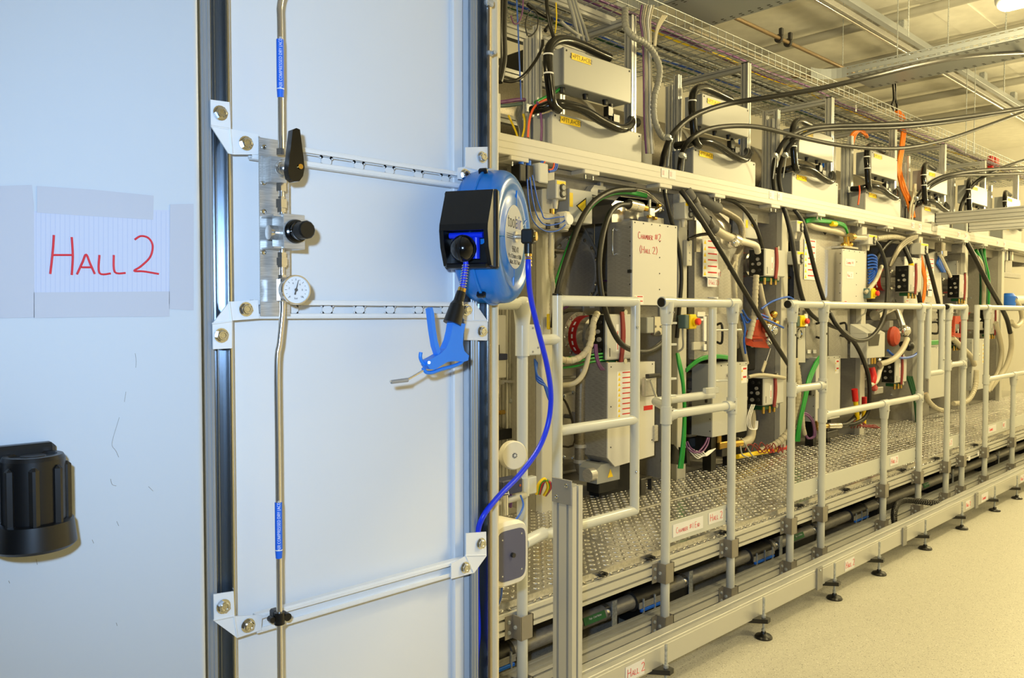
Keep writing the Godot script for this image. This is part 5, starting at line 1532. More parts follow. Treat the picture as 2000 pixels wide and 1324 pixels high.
# ---------- black cables swinging out over the aisle ----------
func build_upper_cables() -> void:
	var sets := [["black_cable", "long black cable swinging highest over the aisle to the right edge", [[1290, 345, 3.13], [1293, 320, 3.12], [1298, 296, 3.05], [1312, 264, 2.96], [1342, 234, 2.94], [1380, 215, 2.92], [1430, 201, 2.88], [1500, 190, 2.72], [1600, 173, 2.5], [1700, 150, 2.28], [1800, 126, 2.1], [1900, 109, 1.95], [2010, 102, 1.85]], 0.0175],
		["black_cable", "long black cable sagging lowest between the boxes and the right edge", [[1326, 350, 3.13], [1328, 318, 3.12], [1333, 295, 3.05], [1348, 272, 2.96], [1382, 253, 2.95], [1430, 246, 2.94], [1480, 248, 2.92], [1530, 259, 2.9], [1580, 272, 2.88], [1650, 285, 2.85], [1720, 290, 2.8], [1780, 287, 2.75], [1850, 272, 2.68], [1920, 248, 2.58], [2010, 215, 2.45]], 0.0165],
		["black_cable", "black cable rising from the third box, upper of a pair", [[1513, 375, 3.13], [1510, 345, 3.12], [1514, 310, 3.05], [1535, 272, 2.96], [1570, 252, 2.95], [1630, 245, 2.92], [1700, 243, 2.85], [1800, 238, 2.75], [1900, 225, 2.6], [2010, 208, 2.5]], 0.0175],
		["black_cable", "black cable rising from the third box, lower of a pair", [[1526, 378, 3.13], [1521, 345, 3.12], [1528, 310, 3.05], [1550, 276, 2.96], [1590, 256, 2.95], [1650, 251, 2.92], [1750, 249, 2.82], [1850, 239, 2.7], [1940, 224, 2.58], [2010, 212, 2.5]], 0.0175],
		["black_cable", "black cable arching from the fifth box to the right, upper strand", [[1786, 400, 3.13], [1795, 380, 3.12], [1820, 355, 3.05], [1860, 340, 2.95], [1920, 332, 2.9], [2010, 327, 2.8]], 0.02],
		["black_cable", "black cable arching from the fifth box to the right, lower strand", [[1788, 402, 3.13], [1800, 380, 3.12], [1830, 357, 3.05], [1870, 343, 2.95], [1930, 341, 2.9], [2010, 338, 2.8]], 0.018],
		["black_cable", "black cable climbing steeply from the sixth box to the right edge", [[1874, 420, 3.13], [1880, 395, 3.12], [1900, 362, 3.05], [1930, 340, 2.93], [1965, 325, 2.9], [2010, 310, 2.85]], 0.02]]
	for s in sets:
		cable(s[0], s[1], "cable", s[2], s[3], "rubber", "black cables swinging over the aisle", 10, 8)
	var k := 0
	for q in [[1305, 268, 2.96], [1332, 303, 2.97], [1513, 303, 2.97], [1533, 302, 2.97], [1789, 387, 3.0]]:
		var t := thing("cable_clip", "small zinc clip round a black cable above the beam, %s from the hose reel" % ORD[k], "clip", "zinc clips on the black cables")
		var o := P(q[0], q[1], q[2])
		part(t, "ring", MB.new().cyl(o - Vector3(0.004, 0.008, 0), o + Vector3(0.004, 0.008, 0), 0.0205, -1.0, 12), "zinc")
		part(t, "lug", MB.new().box(o + Vector3(0.03, -0.005, 0), Vector3(0.03, 0.012, 0.012), 0.002).cyl(o + Vector3(0.04, -0.02, 0), o + Vector3(0.04, 0.014, 0), 0.005), "zinc")
		part(t, "hook", MB.new().tube(crv([o + Vector3(0.04, 0, -0.01), o + Vector3(0.06, -0.06, -0.03), o + Vector3(0.07, -0.16, -0.05)], 4), 0.004, 6), "zinc")
		k += 1
	# cross beams over the aisle at the right
	var p1 := thing("profile_beam", "thick slotted aluminium beam reaching over the aisle, nearer of two", "beam")
	part(p1, "profile", MB.new().profile(Vector3(8.87, 2.525, -2.99), Vector3(8.87, 2.525, -0.6), Vector3.UP, 0.12, 0.08), "aluminium")
	part(p1, "end_cap", MB.new().ext(8.83, 8.91, 2.463, 2.587, 2.99, 3.0), "black")
	part(p1, "bracket", MB.new().box(Vector3(8.8, 2.44, -3.03), Vector3(0.14, 0.1, 0.08), 0.006), "steel_dull")
	part(p1, "support_post", MB.new().profile(Vector3(8.87, 0, -0.62), Vector3(8.87, 2.465, -0.62), Vector3.RIGHT, 0.08, 0.08), "aluminium")
	var p2 := thing("profile_beam", "thick slotted aluminium beam reaching over the aisle, farther of two", "beam")
	part(p2, "profile", MB.new().profile(Vector3(9.9, 2.525, -2.99), Vector3(9.9, 2.525, -0.6), Vector3.UP, 0.12, 0.08), "aluminium")
	part(p2, "end_cap", MB.new().ext(9.86, 9.94, 2.463, 2.587, 2.99, 3.0), "black")
	part(p2, "support_post", MB.new().profile(Vector3(9.9, 0, -0.62), Vector3(9.9, 2.465, -0.62), Vector3.RIGHT, 0.08, 0.08), "aluminium")


# ---------- cable trays ----------
func mesh_tray(label: String, x0: float, x1: float, y: float, d0: float, d1: float, side: float) -> void:
	var t := thing("wire_tray", label, "cable tray")
	var lw := MB.new()
	var nw := int((d1 - d0) / 0.05)
	for j in nw + 1:
		lw.cyl(Vector3(x0, y, -(d0 + 0.05 * j)), Vector3(x1, y, -(d0 + 0.05 * j)), 0.0032, -1.0, 5, false)
	part(t, "long_wires", lw, "zinc").set_meta("kind", "stuff")
	var cw := MB.new()
	var x := x0
	while x < x1:
		cw.cyl(Vector3(x, y - 0.005, -d0), Vector3(x, y - 0.005, -d1), 0.003, -1.0, 5, false)
		cw.cyl(Vector3(x, y - 0.008, -d0), Vector3(x, y + side, -d0), 0.003, -1.0, 5, false)
		cw.cyl(Vector3(x, y - 0.008, -d1), Vector3(x, y + side, -d1), 0.003, -1.0, 5, false)
		x += 0.1
	part(t, "cross_wires", cw, "zinc").set_meta("kind", "stuff")
	for d in [d0, d1]:
		for yy in [y + side * 0.5, y + side]:
			part(t, "rim_wire", MB.new().cyl(Vector3(x0, yy, -d), Vector3(x1, yy, -d), 0.0035, -1.0, 6), "zinc")

# bent sheet tray running out over the aisle, with punched holes along its sides
func sheet_tray(label: String, x0: float, x1: float, y: float, d0: float, d1: float) -> void:
	var t := thing("sheet_tray", label, "cable tray")
	part(t, "floor_sheet", MB.new().ext(x0, x1, y, y + 0.003, d0, d1), "galvanised")
	for x in [x0, x1 - 0.003]:
		var sd := MB.new().ext(x, x + 0.003, y, y + 0.02, d0, d1).ext(x, x + 0.003, y + 0.03, y + 0.07, d0, d1).ext(x, x + 0.003, y + 0.08, y + 0.09, d0, d1)
		var d := d0
		while d < d1 - 0.03:
			sd.ext(x, x + 0.003, y + 0.018, y + 0.032, d, d + 0.025).ext(x, x + 0.003, y + 0.068, y + 0.082, d, d + 0.025)
			d += 0.06
		part(t, "side_wall", sd, "galvanised")
	var hm := MB.new()
	var d2 := d0 + 0.05
	while d2 < d1:
		for x in [x0 + 0.03, x0 + 0.06, x1 - 0.06, x1 - 0.03]:
			hm.box(Vector3(x, y - 0.0005, -d2), Vector3(0.008, 0.002, 0.022))
		d2 += 0.07
	part(t, "punched_rows", hm, "dark_metal").set_meta("kind", "stuff")
	# turned-up end plates beside the mesh tray
	var en := MB.new()
	for j in 8:
		var a0 := PI / 2 * j / 8.0
		var a1 := PI / 2 * (j + 1) / 8.0
		var c := Vector3(x0 - 0.22, y, -d1 + 0.0)
		en.quad(c + Vector3(cos(a0) * 0.22, 0, -sin(a0) * 0.22) * 1.0 + Vector3(0, -0.0, 0), c + Vector3(cos(a1) * 0.22, 0, -sin(a1) * 0.22), c + Vector3(cos(a1) * 0.22, 0.09, -sin(a1) * 0.22), c + Vector3(cos(a0) * 0.22, 0.09, -sin(a0) * 0.22), Vector3(-cos((a0 + a1) / 2), 0, sin((a0 + a1) / 2)))
	part(t, "curved_wing", en, "galvanised")
	for x in [x0 + 0.04, x1 - 0.04]:
		part(t, "hanger_rod", MB.new().cyl(Vector3(x, y, -d0 - 0.5), Vector3(x, 4.45, -d0 - 0.5), 0.004, -1.0, 6), "zinc")
		for s in [0.06, 0.5]:
			part(t, "bolt", MB.new().cyl(Vector3(x, y - 0.006, -d0 - s * 1.6), Vector3(x, y, -d0 - s * 1.6), 0.009, -1.0, 6), "chrome")

func build_cable_trays() -> void:
	mesh_tray("long wire mesh cable tray above the boxes, loaded with cables", 2.2, 13.5, 3.44, 3.1, 3.75, 0.1)
	mesh_tray("second wire mesh cable tray higher up behind the first", 2.2, 13.5, 3.62, 3.85, 4.35, 0.08)
	var rows := [["yellow_cable", "yellow cable lying in the mesh tray", 3.3, "yellow", 0.009], ["purple_cable", "purple cable lying in the mesh tray, front strand", 3.22, "purple", 0.01], ["purple_cable", "purple cable lying in the mesh tray, rear strand", 3.27, "purple", 0.009], ["grey_cable", "grey cable lying in the middle of the mesh tray", 3.4, "conduit_grey", 0.011], ["grey_cable", "grey cable lying near the back of the mesh tray", 3.55, "conduit_grey", 0.012], ["black_cable", "black cable lying in the mesh tray", 3.47, "black", 0.01], ["blue_cable", "blue cable lying at the back of the mesh tray", 3.62, "blue_tube", 0.009], ["green_cable", "green cable lying at the very back of the mesh tray", 3.68, "green_dark", 0.008]]
	var rng := RandomNumberGenerator.new()
	rng.seed = 5
	for r in rows:
		var pts: Array = []
		var x := 2.3
		while x < 13.2:
			pts.append(Vector3(x, 3.452 + rng.randf() * 0.012, -r[2] - rng.randf_range(-0.03, 0.03)))
			x += 0.6
		one(r[0], MB.new().tube(crv(pts, 3), r[4], 6), r[3], r[1], "cable", "cables in the mesh tray")
	# copper-coloured flat bars seen through the tray side
	one("tan_band", MB.new().ext(4.6, 9.0, 3.472, 3.492, 3.13, 3.136), "exhaust", "tan strip running behind the mesh tray side", "strip")
	sheet_tray("wide galvanised cable tray crossing the top of the picture", 4.4, 4.97, 3.6, 1.2, 3.2)
	sheet_tray("galvanised cable tray crossing over the aisle at upper right", 6.95, 7.47, 3.62, 1.2, 3.1)
	var dk := thing("white_tag", "white tag hanging from the mesh tray", "tag")
	part(dk, "card", MB.new().box(P(1672, 208, 3.2), Vector3(0.025, 0.09, 0.002)), "white")
	part(dk, "string", MB.new().cyl(P(1672, 201, 3.2), P(1672, 190, 3.2), 0.002, -1.0, 5), "white")
	var rf := thing("red_fitting", "red plastic fitting at the far end of the mesh tray", "fitting")
	part(rf, "body", MB.new().box(P(1942, 317, 3.3), Vector3(0.16, 0.12, 0.08), 0.01).box(P(1935, 317, 3.25), Vector3(0.08, 0.16, 0.06), 0.01), "red")
	for j in 2:
		cable("black_strap", "black strap tied round the tray under the upper right tray, %s" % ["left strand", "right strand"][j], "strap", [[1744 + j * 5, 160, 3.12], [1746 + j * 3, 192, 3.2], [1742 + j * 10, 205, 3.2], [1746 + j * 5, 215, 3.25]], 0.012, "black", "", 6)


# ---------- ceiling steelwork ----------
func build_ceiling_parts() -> void:
	var says := ["out of sight to the left", "second from the left", "at the top, third from the left", "in the middle of the visible ceiling", "right of the middle", "near the far end", "at the far end"]
	var k := 0
	for x in [5.55, 6.75, 7.95, 9.15, 10.2, 11.2, 12.4]:
		var t := thing("ceiling_purlin", "grey tube purlin under the ceiling, %s" % says[k], "beam", "tube purlins under the ceiling")
		part(t, "tube", MB.new().cyl(Vector3(x, 4.385, 3.9), Vector3(x, 4.385, -5.9), 0.045, -1.0, 14), "purlin_paint")
		part(t, "joint", MB.new().cyl(Vector3(x, 4.385, -3.28), Vector3(x, 4.385, -3.38), 0.055, -1.0, 14), "purlin_paint")
		k += 1
	var s := thing("ceiling_strut", "double steel strut running along under the ceiling", "beam")
	part(s, "channel", MB.new().ext(-1, 15.5, 4.2, 4.26, 3.0, 3.06, 0.002), "galvanised")
	part(s, "edge_bar", MB.new().ext(-1, 15.5, 4.14, 4.19, 3.07, 3.11, 0.004), "steel_dull")
	part(s, "bright_bar", MB.new().cyl(Vector3(-1, 4.15, -3.13), Vector3(15.5, 4.15, -3.13), 0.014, -1.0, 10), "steel_bright")
	for j in 7:
		part(s, "strut_clip", MB.new().box(Vector3(5.6 + j * 1.2, 4.3, -3.03), Vector3(0.1, 0.1, 0.06), 0.006), "zinc")
	var s2 := thing("ceiling_strut", "flat pale ceiling joint cover beside the steel strut", "beam")
	part(s2, "cover_strip", MB.new().ext(-1, 15.5, 4.44, 4.449, 2.55, 2.85), "ceiling_sheet")
	var p := thing("brown_pipe", "thin bronze coloured pipe under the ceiling left of the strut", "pipe")
	part(p, "pipe", MB.new().cyl(Vector3(5.25, 3.78, -3.26), Vector3(7.48, 3.78, -3.24), 0.016, -1.0, 12), "bronze")
	part(p, "elbow", MB.new().cyl(Vector3(7.48, 3.78, -3.24), Vector3(7.1, 3.78, -3.7), 0.016, -1.0, 12), "bronze")
	for x in [6.05, 6.2]:
		part(p, "clamp", MB.new().cyl(Vector3(x - 0.012, 3.78, -3.26), Vector3(x + 0.012, 3.78, -3.26), 0.034, -1.0, 12).box(Vector3(x, 3.83, -3.24), Vector3(0.03, 0.06, 0.03), 0.004), "dark_metal")
	part(p, "hanger_rod", MB.new().cyl(Vector3(7.2, 3.78, -3.25), Vector3(7.2, 4.4, -3.25), 0.004, -1.0, 6), "zinc")
	k = 0
	for q in [[1774, 72, 3.75], [1851, 120, 3.72], [1964, 100, 3.72], [1752, 138, 3.72], [1961, 180, 3.75], [1886, 300, 3.3], [1902, 300, 3.3]]:
		var o := PY(q[0], q[1], q[2])
		one("hanger_rod", MB.new().cyl(o, Vector3(o.x, 4.44, o.z), 0.005, -1.0, 6), "zinc", "thin steel hanger rod dropping from the ceiling, %s counted from the near end" % ORD[k], "rod", "hanger rods under the ceiling")
		k += 1


# ---------- things on the chambers ----------
func turbo(label: String, x0: float, x1: float, y0: float, y1: float, d0: float, r: float, length: float, band := true) -> void:
	var t := thing("turbo_pump", label, "pump", "turbo pumps with controller boxes")
	var yc := (y0 + y1) / 2
	var xc := (x0 + x1) / 2
	var ctl := part(t, "controller", MB.new().ext(x0, x1, y0, y1, d0, d0 + 0.13, 0.008), "box_paint")
	part(ctl, "slot", MB.new().ext(x0 + 0.03, x0 + 0.036, y0 + 0.02, y0 + 0.07, d0 - 0.001, d0 + 0.002), "ink")
	part(ctl, "warning_label", MB.new().ext(x0 + 0.09, x0 + 0.115, y0 + 0.05, y1 - 0.06, d0 - 0.0012, d0 + 0.002), "white")
	part(ctl, "red_line", MB.new().ext(x0 + 0.1, x0 + 0.106, y0 + 0.06, y1 - 0.1, d0 - 0.0016, d0), "red")
	var cp := part(t, "socket_panel", MB.new().ext(x0 - 0.012, x0 + 0.004, y0 + 0.004, y1 - 0.004, d0 + 0.008, d0 + 0.125, 0.002), "circuit_black")
	var h := y1 - y0
	for q in [[0.82, 0.03, 0.012], [0.82, 0.08, 0.014], [0.62, 0.05, 0.016], [0.45, 0.04, 0.018], [0.45, 0.09, 0.012], [0.22, 0.035, 0.015], [0.2, 0.085, 0.018]]:
		part(cp, "socket", MB.new().cyl(Vector3(x0 - 0.012, y0 + h * q[0], -d0 - q[1]), Vector3(x0 - 0.024, y0 + h * q[0], -d0 - q[1]), q[2] * 0.8, -1.0, 10), ["black", "steel", "dark_metal"][int(q[0] * 50) % 3])
	# strap
	var sx := x0 + (x1 - x0) * 0.44
	var st: Array = []
	for j in 9:
		var f := j / 8.0
		st.append(Vector3(sx + sin(f * PI) * 0.014 - f * 0.008, y1 + 0.015 - f * (h + 0.03), -d0 + 0.002))
	for j in range(8, -1, -1):
		var f := j / 8.0
		st.append(Vector3(sx + 0.026 + sin(f * PI) * 0.02 - f * 0.008, y1 + 0.015 - f * (h + 0.03), -d0 + 0.002))
	part(t, "strap", MB.new().prism(st, Vector3(0, 0, 0.012)), "maroon", "maroon strap")
	for yy in [y1 + 0.012, y0 - 0.012]:
		part(t, "strap_buckle", MB.new().cyl(Vector3(sx + 0.045, yy, -d0 + 0.012), Vector3(sx + 0.045, yy, -d0 - 0.012), 0.016, -1.0, 14), "chrome")
	# pump body behind, axis into the machine
	var c := Vector3(xc, yc, -(d0 + 0.13))
	part(t, "pump_body", MB.new().lathe(c, Vector3.FORWARD, [Vector2(0, 0), Vector2(r * 0.8, 0), Vector2(r * 0.8, 0.06), Vector2(r * 0.92, 0.07), Vector2(r * 0.92, length * 0.62), Vector2(r * 0.86, length * 0.64), Vector2(r * 0.86, length)], 32), "steel_bright")
	var fg := part(t, "flange", MB.new().lathe(c, Vector3.FORWARD, [Vector2(r * 0.9, length * 0.5), Vector2(r * 1.1, length * 0.5), Vector2(r * 1.1, length * 0.58), Vector2(r * 1.1, length * 0.68), Vector2(r * 0.86, length * 0.68)], 32), "steel")
	for j in 14:
		var a := TAU * j / 14.0
		bolt(fg, c + Vector3(cos(a) * r, sin(a) * r, -length * 0.5), 0.0085, Vector3.BACK, "chrome")
	if band:
		var bd := part(t, "red_band", MB.new().lathe(c, Vector3.FORWARD, [Vector2(r * 0.925, length * 0.3), Vector2(r * 0.94, length * 0.3), Vector2(r * 0.94, length * 0.46), Vector2(r * 0.925, length * 0.46)], 32), "red_band", "red warning band")
		for j in 5:
			var a := PI + (j - 2) * 0.33
			var nn := Vector3(cos(a), sin(a), 0)
			part(bd, "print", MB.new().box(c + nn * r * 0.941 + Vector3(0, 0, -length * 0.38), Vector3(0.001, 0.025, 0.012), 0, Basis(Vector3.BACK, a)), "white")
	# fittings below
	part(t, "manifold", MB.new().ext(x0 + 0.02, x1 - 0.05, y0 - 0.035, y0 - 0.004, d0 + 0.02, d0 + 0.1, 0.004), "green_dark")
	for s in [0.03, 0.12, 0.19]:
		part(t, "brass_fitting", MB.new().cyl(Vector3(x0 + s, y0 - 0.06, -d0 - 0.02), Vector3(x0 + s, y0 - 0.01, -d0 - 0.02), 0.011, -1.0, 8), "brass")
	part(t, "mount_arm", MB.new().ext(xc - 0.04, xc + 0.04, yc - 0.03, yc + 0.03, d0 + 0.13 + length, 3.76), "steel_dull")

func switch_box(label: String, px: float, py: float, pw: float, ph: float, d: float) -> void:
	var t := thing("switch_box", label, "switch", "two-button switch boxes")
	var a := P(px, py, d)
	var b := P(px + pw, py + ph, d)
	part(t, "case", MB.new().ext(a.x, b.x, b.y, a.y, d, d + 0.09, 0.004), "box_paint")
	part(t, "yellow_label", MB.new().ext(a.x + 0.006, b.x - 0.006, a.y - 0.024, a.y - 0.006, d - 0.001, d + 0.001), "yellow")
	for f in [0.4, 0.72]:
		var c := Vector3(lerpf(a.x, b.x, 0.62), lerpf(a.y, b.y, f), -d)
		part(t, "button", MB.new().lathe(c, Vector3.BACK, [Vector2(0.022, 0), Vector2(0.022, 0.008), Vector2(0.017, 0.009), Vector2(0.016, 0.006), Vector2(0, 0.006)], 16), "dark_metal")
		part(t, "button_cap", MB.new().cyl(c, c + Vector3(0, 0, 0.012), 0.014, -1.0, 12), "conduit_grey")
	part(t, "cable_gland", MB.new().cyl(Vector3((a.x + b.x) / 2, b.y, -d - 0.045), Vector3((a.x + b.x) / 2, b.y - 0.05, -d - 0.045), 0.018, 0.012, 10), "cream_plastic")
	part(t, "back_plate", MB.new().ext(a.x - 0.01, b.x - 0.02, b.y + 0.01, a.y - 0.01, d + 0.085, d + 0.1), "steel_dull")

func estop(label: String, px: float, py: float, d: float, s := 1.0) -> void:
	var t := thing("emergency_stop", label, "switch", "yellow emergency stop boxes")
	var c := P(px, py, d)
	part(t, "case", MB.new().box(c, Vector3(0.075, 0.095, 0.06) * s, 0.006), "yellow")
	part(t, "base", MB.new().box(c + Vector3(-0.05, 0, -0.02) * s, Vector3(0.05, 0.09, 0.08) * s, 0.006), "teal_grey")
	part(t, "collar", MB.new().cyl(c + Vector3(0.008, 0, 0.03) * s, c + Vector3(0.008, 0, 0.045) * s, 0.03 * s), "yellow")
	part(t, "button", MB.new().lathe(c + Vector3(0.008, 0, 0.045) * s, Vector3.BACK, [Vector2(0.012 * s, 0), Vector2(0.022 * s, 0.006), Vector2(0.024 * s, 0.02), Vector2(0.018 * s, 0.027), Vector2(0, 0.028)], 18), "red_button")
	part(t, "cable", MB.new().tube(crv([c + Vector3(-0.05, -0.04, -0.02) * s, c + Vector3(-0.045, -0.1, -0.02), c + Vector3(-0.03, -0.17, -0.03), c + Vector3(-0.05, -0.2, -0.06)], 5), 0.007, 7), "conduit_grey")
	part(t, "bracket", MB.new().box(c + Vector3(-0.04, 0, -0.06), Vector3(0.06, 0.05, 0.05), 0.003), "steel_dull")

# warning sheet with yellow triangles and red lines
func sticker(parent: Node3D, o: Vector3, w: float, h: float, rows: int, d := 0.0012) -> void:
	var s := part(parent, "warning_sheet", MB.new().box(o + Vector3(w / 2, -h / 2, d / 2), Vector3(w, h, d)), "white")
	var tri := MB.new()
	var red := MB.new()
	for j in rows:
		var y := o.y - h * (j + 0.5) / rows
		var r := minf(h / rows * 0.38, w * 0.14)
		tri.prism([Vector3(o.x + w * 0.13 - r, y - r * 0.8, o.z + d), Vector3(o.x + w * 0.13 + r, y - r * 0.8, o.z + d), Vector3(o.x + w * 0.13, y + r, o.z + d)], Vector3(0, 0, 0.0005))
		red.box(Vector3(o.x + w * 0.62, y + h / rows * 0.22, o.z + d), Vector3(w * 0.6, h / rows * 0.22, 0.0006))
	part(s, "triangle", tri, "yellow")
	part(s, "red_line", red, "red")

func hazard(parent: Node3D, c: Vector3, r: float) -> void:
	var bl := part(parent, "hazard_triangle", MB.new().prism([c + Vector3(-r, 0, 0), c + Vector3(r * 0.6, r, 0), c + Vector3(r * 0.6, -r, 0)], Vector3(0, 0, 0.0008)), "ink")
	part(bl, "yellow_field", MB.new().prism([c + Vector3(-r * 0.78, 0, 0.0008), c + Vector3(r * 0.5, r * 0.8, 0.0008), c + Vector3(r * 0.5, -r * 0.8, 0.0008)], Vector3(0, 0, 0.0006)), "tag_yellow")

func edge_screws(parent: Node3D, x0: float, x1: float, y0: float, y1: float, d: float, nx: int, ny: int) -> void:
	for j in nx:
		screw(parent, Vector3(lerpf(x0 + 0.02, x1 - 0.02, j / float(nx - 1)), y1 - 0.012, -d), 0.0045, Vector3.BACK, "dark_metal")
	for j in ny:
		screw(parent, Vector3(x0 - 0.0, lerpf(y0 + 0.04, y1 - 0.04, j / float(ny - 1)), -d - 0.02), 0.0045, Vector3.LEFT, "dark_metal")

func grip(parent: Node3D, a: Vector3, b: Vector3, out: Vector3, r: float, m: String) -> void:
	part(parent, "handle", MB.new().tube(crv([a, a + out, b + out, b], 5), r, 8), m)

func cab(called: String, label: String, x0: float, x1: float, y0: float, y1: float, d0: float, d1: float, m: String, side_m: String) -> Node3D:
	var t := thing(called, label, "cabinet")
	part(t, "body", MB.new().ext(x0, x1, y0, y1, d0 + 0.012, d1, 0.002), side_m)
	part(t, "front_panel", MB.new().ext(x0 - 0.001, x1 + 0.001, y0, y1, d0, d0 + 0.012, 0.002), m)
	return t


# chamber nearest the hose reel
func build_module_zero() -> void:
	var c := cab("upper_cabinet", "cream steel cabinet marked CHAMBER #2 (HALL 2) in red", 3.829, 4.288, 1.6, 2.112, 3.0, 3.2, "cabinet_cream", "steel")
	edge_screws(c, 3.829, 4.288, 1.6, 2.112, 3.0, 6, 6)
	for y in [2.0, 1.9, 1.8, 1.7]:
		screw(c, Vector3(4.1, y, -3.0), 0.0045, Vector3.BACK, "dark_metal")
	var mb := MB.new()
	strokes(mb, "Chamber #2", Vector3(3.88, 2.005, -2.999), Vector3.RIGHT, Vector3.UP, 0.042, 0.0016)
	strokes(mb, "(Hall 2)", Vector3(3.895, 1.92, -2.999), Vector3.RIGHT, Vector3.UP, 0.042, 0.0016)
	part(c, "handwriting", mb, "marker", "red marker words Chamber #2 (Hall 2)")
	grip(c, Vector3(3.829, 2.06, -3.13), Vector3(3.829, 1.92, -3.13), Vector3(-0.03, 0, 0), 0.005, "chrome")
	part(c, "latch", MB.new().box(Vector3(3.826, 1.805, -3.02), Vector3(0.012, 0.02, 0.03), 0.002).box(Vector3(4.29, 1.79, -3.02), Vector3(0.014, 0.02, 0.03), 0.002), "dark_metal")
	sticker(c, Vector3(3.845, 1.66, -3.0), 0.09, 0.055, 2)
	part(c, "foot_bracket", MB.new().ext(3.9, 4.25, 1.5, 1.6, 3.12, 3.2, 0.003), "steel_dull")
	# hood above it
	var h := thing("steel_hood", "bright bent steel hood above the Chamber #2 cabinet", "hood")
	part(h, "hood_front", MB.new().prism(W([[1195, 399, 3.16], [1211, 382, 3.16], [1262, 388, 3.16], [1284, 396, 3.16], [1284, 436, 3.16], [1236, 430, 3.16], [1195, 434, 3.16]]), Vector3(0, 0, -0.16)), "steel_bright")
	part(h, "side_flap", MB.new().prism(W([[1195, 418, 3.1], [1206, 418, 3.1], [1206, 434, 3.1], [1195, 434, 3.1]]), Vector3(0, 0, -0.05)), "steel_bright")
	part(h, "rim", MB.new().tube(PackedVector3Array(W([[1211, 383, 3.14], [1262, 389, 3.14], [1285, 397, 3.14]])), 0.006, 6), "steel_bright")
	var q := thing("cable_plug", "silver cable plug lying across the bright hood", "connector")
	var a := P(1228, 399, 3.06)
	var b := P(1252, 405, 3.05)
	part(q, "barrel", MB.new().cyl(a, b, 0.033, -1.0, 20).cyl(a.lerp(b, 0.5), a.lerp(b, 0.56), 0.035, -1.0, 20), "steel_bright")
	part(q, "neck", MB.new().cyl(b, P(1262, 407, 3.05), 0.02, -1.0, 16), "brass")
	part(q, "boot", MB.new().cyl(a, P(1222, 398, 3.06), 0.03, 0.022, 16), "black")
	var vl := thing("gas_valve", "chrome and brass valve block on top of the Chamber #2 cabinet", "valve")
	var vc := P(1268, 415, 3.06)
	part(vl, "block", MB.new().box(vc, Vector3(0.06, 0.06, 0.05), 0.006).cyl(vc, vc + Vector3(0, 0.08, 0), 0.012).cyl(vc + Vector3(0.03, 0, 0), vc + Vector3(0.1, 0.03, 0), 0.016).ball(vc + Vector3(0.1, 0.03, 0), 0.024), "chrome")
	part(vl, "base", MB.new().box(vc + Vector3(0.06, -0.05, -0.03), Vector3(0.17, 0.05, 0.08), 0.004), "steel_dull")
	for s in [[-0.04, -0.03], [0.02, -0.035], [0.06, 0.05]]:
		part(vl, "brass_nut", MB.new().cyl(vc + Vector3(s[0], s[1], 0.02), vc + Vector3(s[0] + 0.025, s[1], 0.02), 0.012, -1.0, 6), "brass")
	for j in 2:
		cable("steel_lead", "bare steel lead bending right over the bright hood, %s of two" % ["upper", "lower"][j], "cable", [[1232, 368 + j * 3, 3.1], [1250, 370 + j * 4, 3.1], [1263, 374 + j * 5, 3.1], [1280, 388 + j * 4, 3.1], [1296, 401 + j * 10, 3.1]], 0.006, "steel_bright", "", 6)
	# lower cabinet
	var l := thing("lower_cabinet", "cream steel cabinet with warning sheet behind the first gate", "cabinet")
	var fp: Array = [Vector3(3.592, 0.7, -3.0), Vector3(3.66, 0.64, -3.0), Vector3(4.045, 0.66, -3.0), Vector3(4.045, 1.25, -3.0), Vector3(3.592, 1.262, -3.0)]
	part(l, "body", MB.new().prism(fp, Vector3(0, 0, -0.17)), "steel_dull")
	var f2: Array = []
	for p in fp:
		f2.append(p + Vector3(0, 0, 0.008))
	part(l, "front_panel", MB.new().prism(f2, Vector3(0, 0, -0.008)), "cabinet_cream")
	sticker(l, Vector3(3.675, 1.205, -2.992), 0.155, 0.28, 9)
	sticker(l, Vector3(3.85, 1.215, -2.992), 0.03, 0.06, 2)
	part(l, "red_sticker", MB.new().box(Vector3(3.98, 0.965, -2.991), Vector3(0.09, 0.028, 0.001)), "red")
	part(l, "hinge", MB.new().box(Vector3(4.05, 0.8, -2.99), Vector3(0.04, 0.1, 0.02), 0.003), "steel")
	part(l, "stand", MB.new().ext(3.62, 4.0, 0.44, 0.66, 3.08, 3.16), "black_matt")
	for s in [[3.62, 1.235], [4.02, 1.235], [3.62, 0.76], [4.02, 0.76], [3.62, 1.0], [4.02, 1.0]]:
		screw(l, Vector3(s[0], s[1], -2.992), 0.0045, Vector3.BACK, "dark_metal")
	turbo("stainless turbo pump with red band and maroon strap behind the first gate", 3.585, 3.86, 1.275, 1.545, 3.0, 0.135, 0.4)
	# big flange plates on the back
	for e in [[1118, 528, 0.23, "upper round steel flange plate behind the bent black and green hoses"], [1113, 830, 0.23, "lower round steel flange plate behind the exhaust pipe"]]:
		var t := thing("flange_plate", e[3], "flange")
		var o := P(e[0], e[1], 3.6)
		var prf := [Vector2(0, -0.02), Vector2(e[2], -0.02), Vector2(e[2], 0.03), Vector2(e[2] * 0.92, 0.03), Vector2(e[2] * 0.9, 0.02), Vector2(0, 0.045)]
		part(t, "disc", MB.new().lathe(o, Vector3.BACK, prf, 40), "steel_satin")
		for j in 16:
			var an := TAU * j / 16.0
			bolt(t, o + Vector3(cos(an) * e[2] * 0.96, sin(an) * e[2] * 0.96, 0.03), 0.011, Vector3.BACK, "chrome")
		var oct := PackedVector3Array()
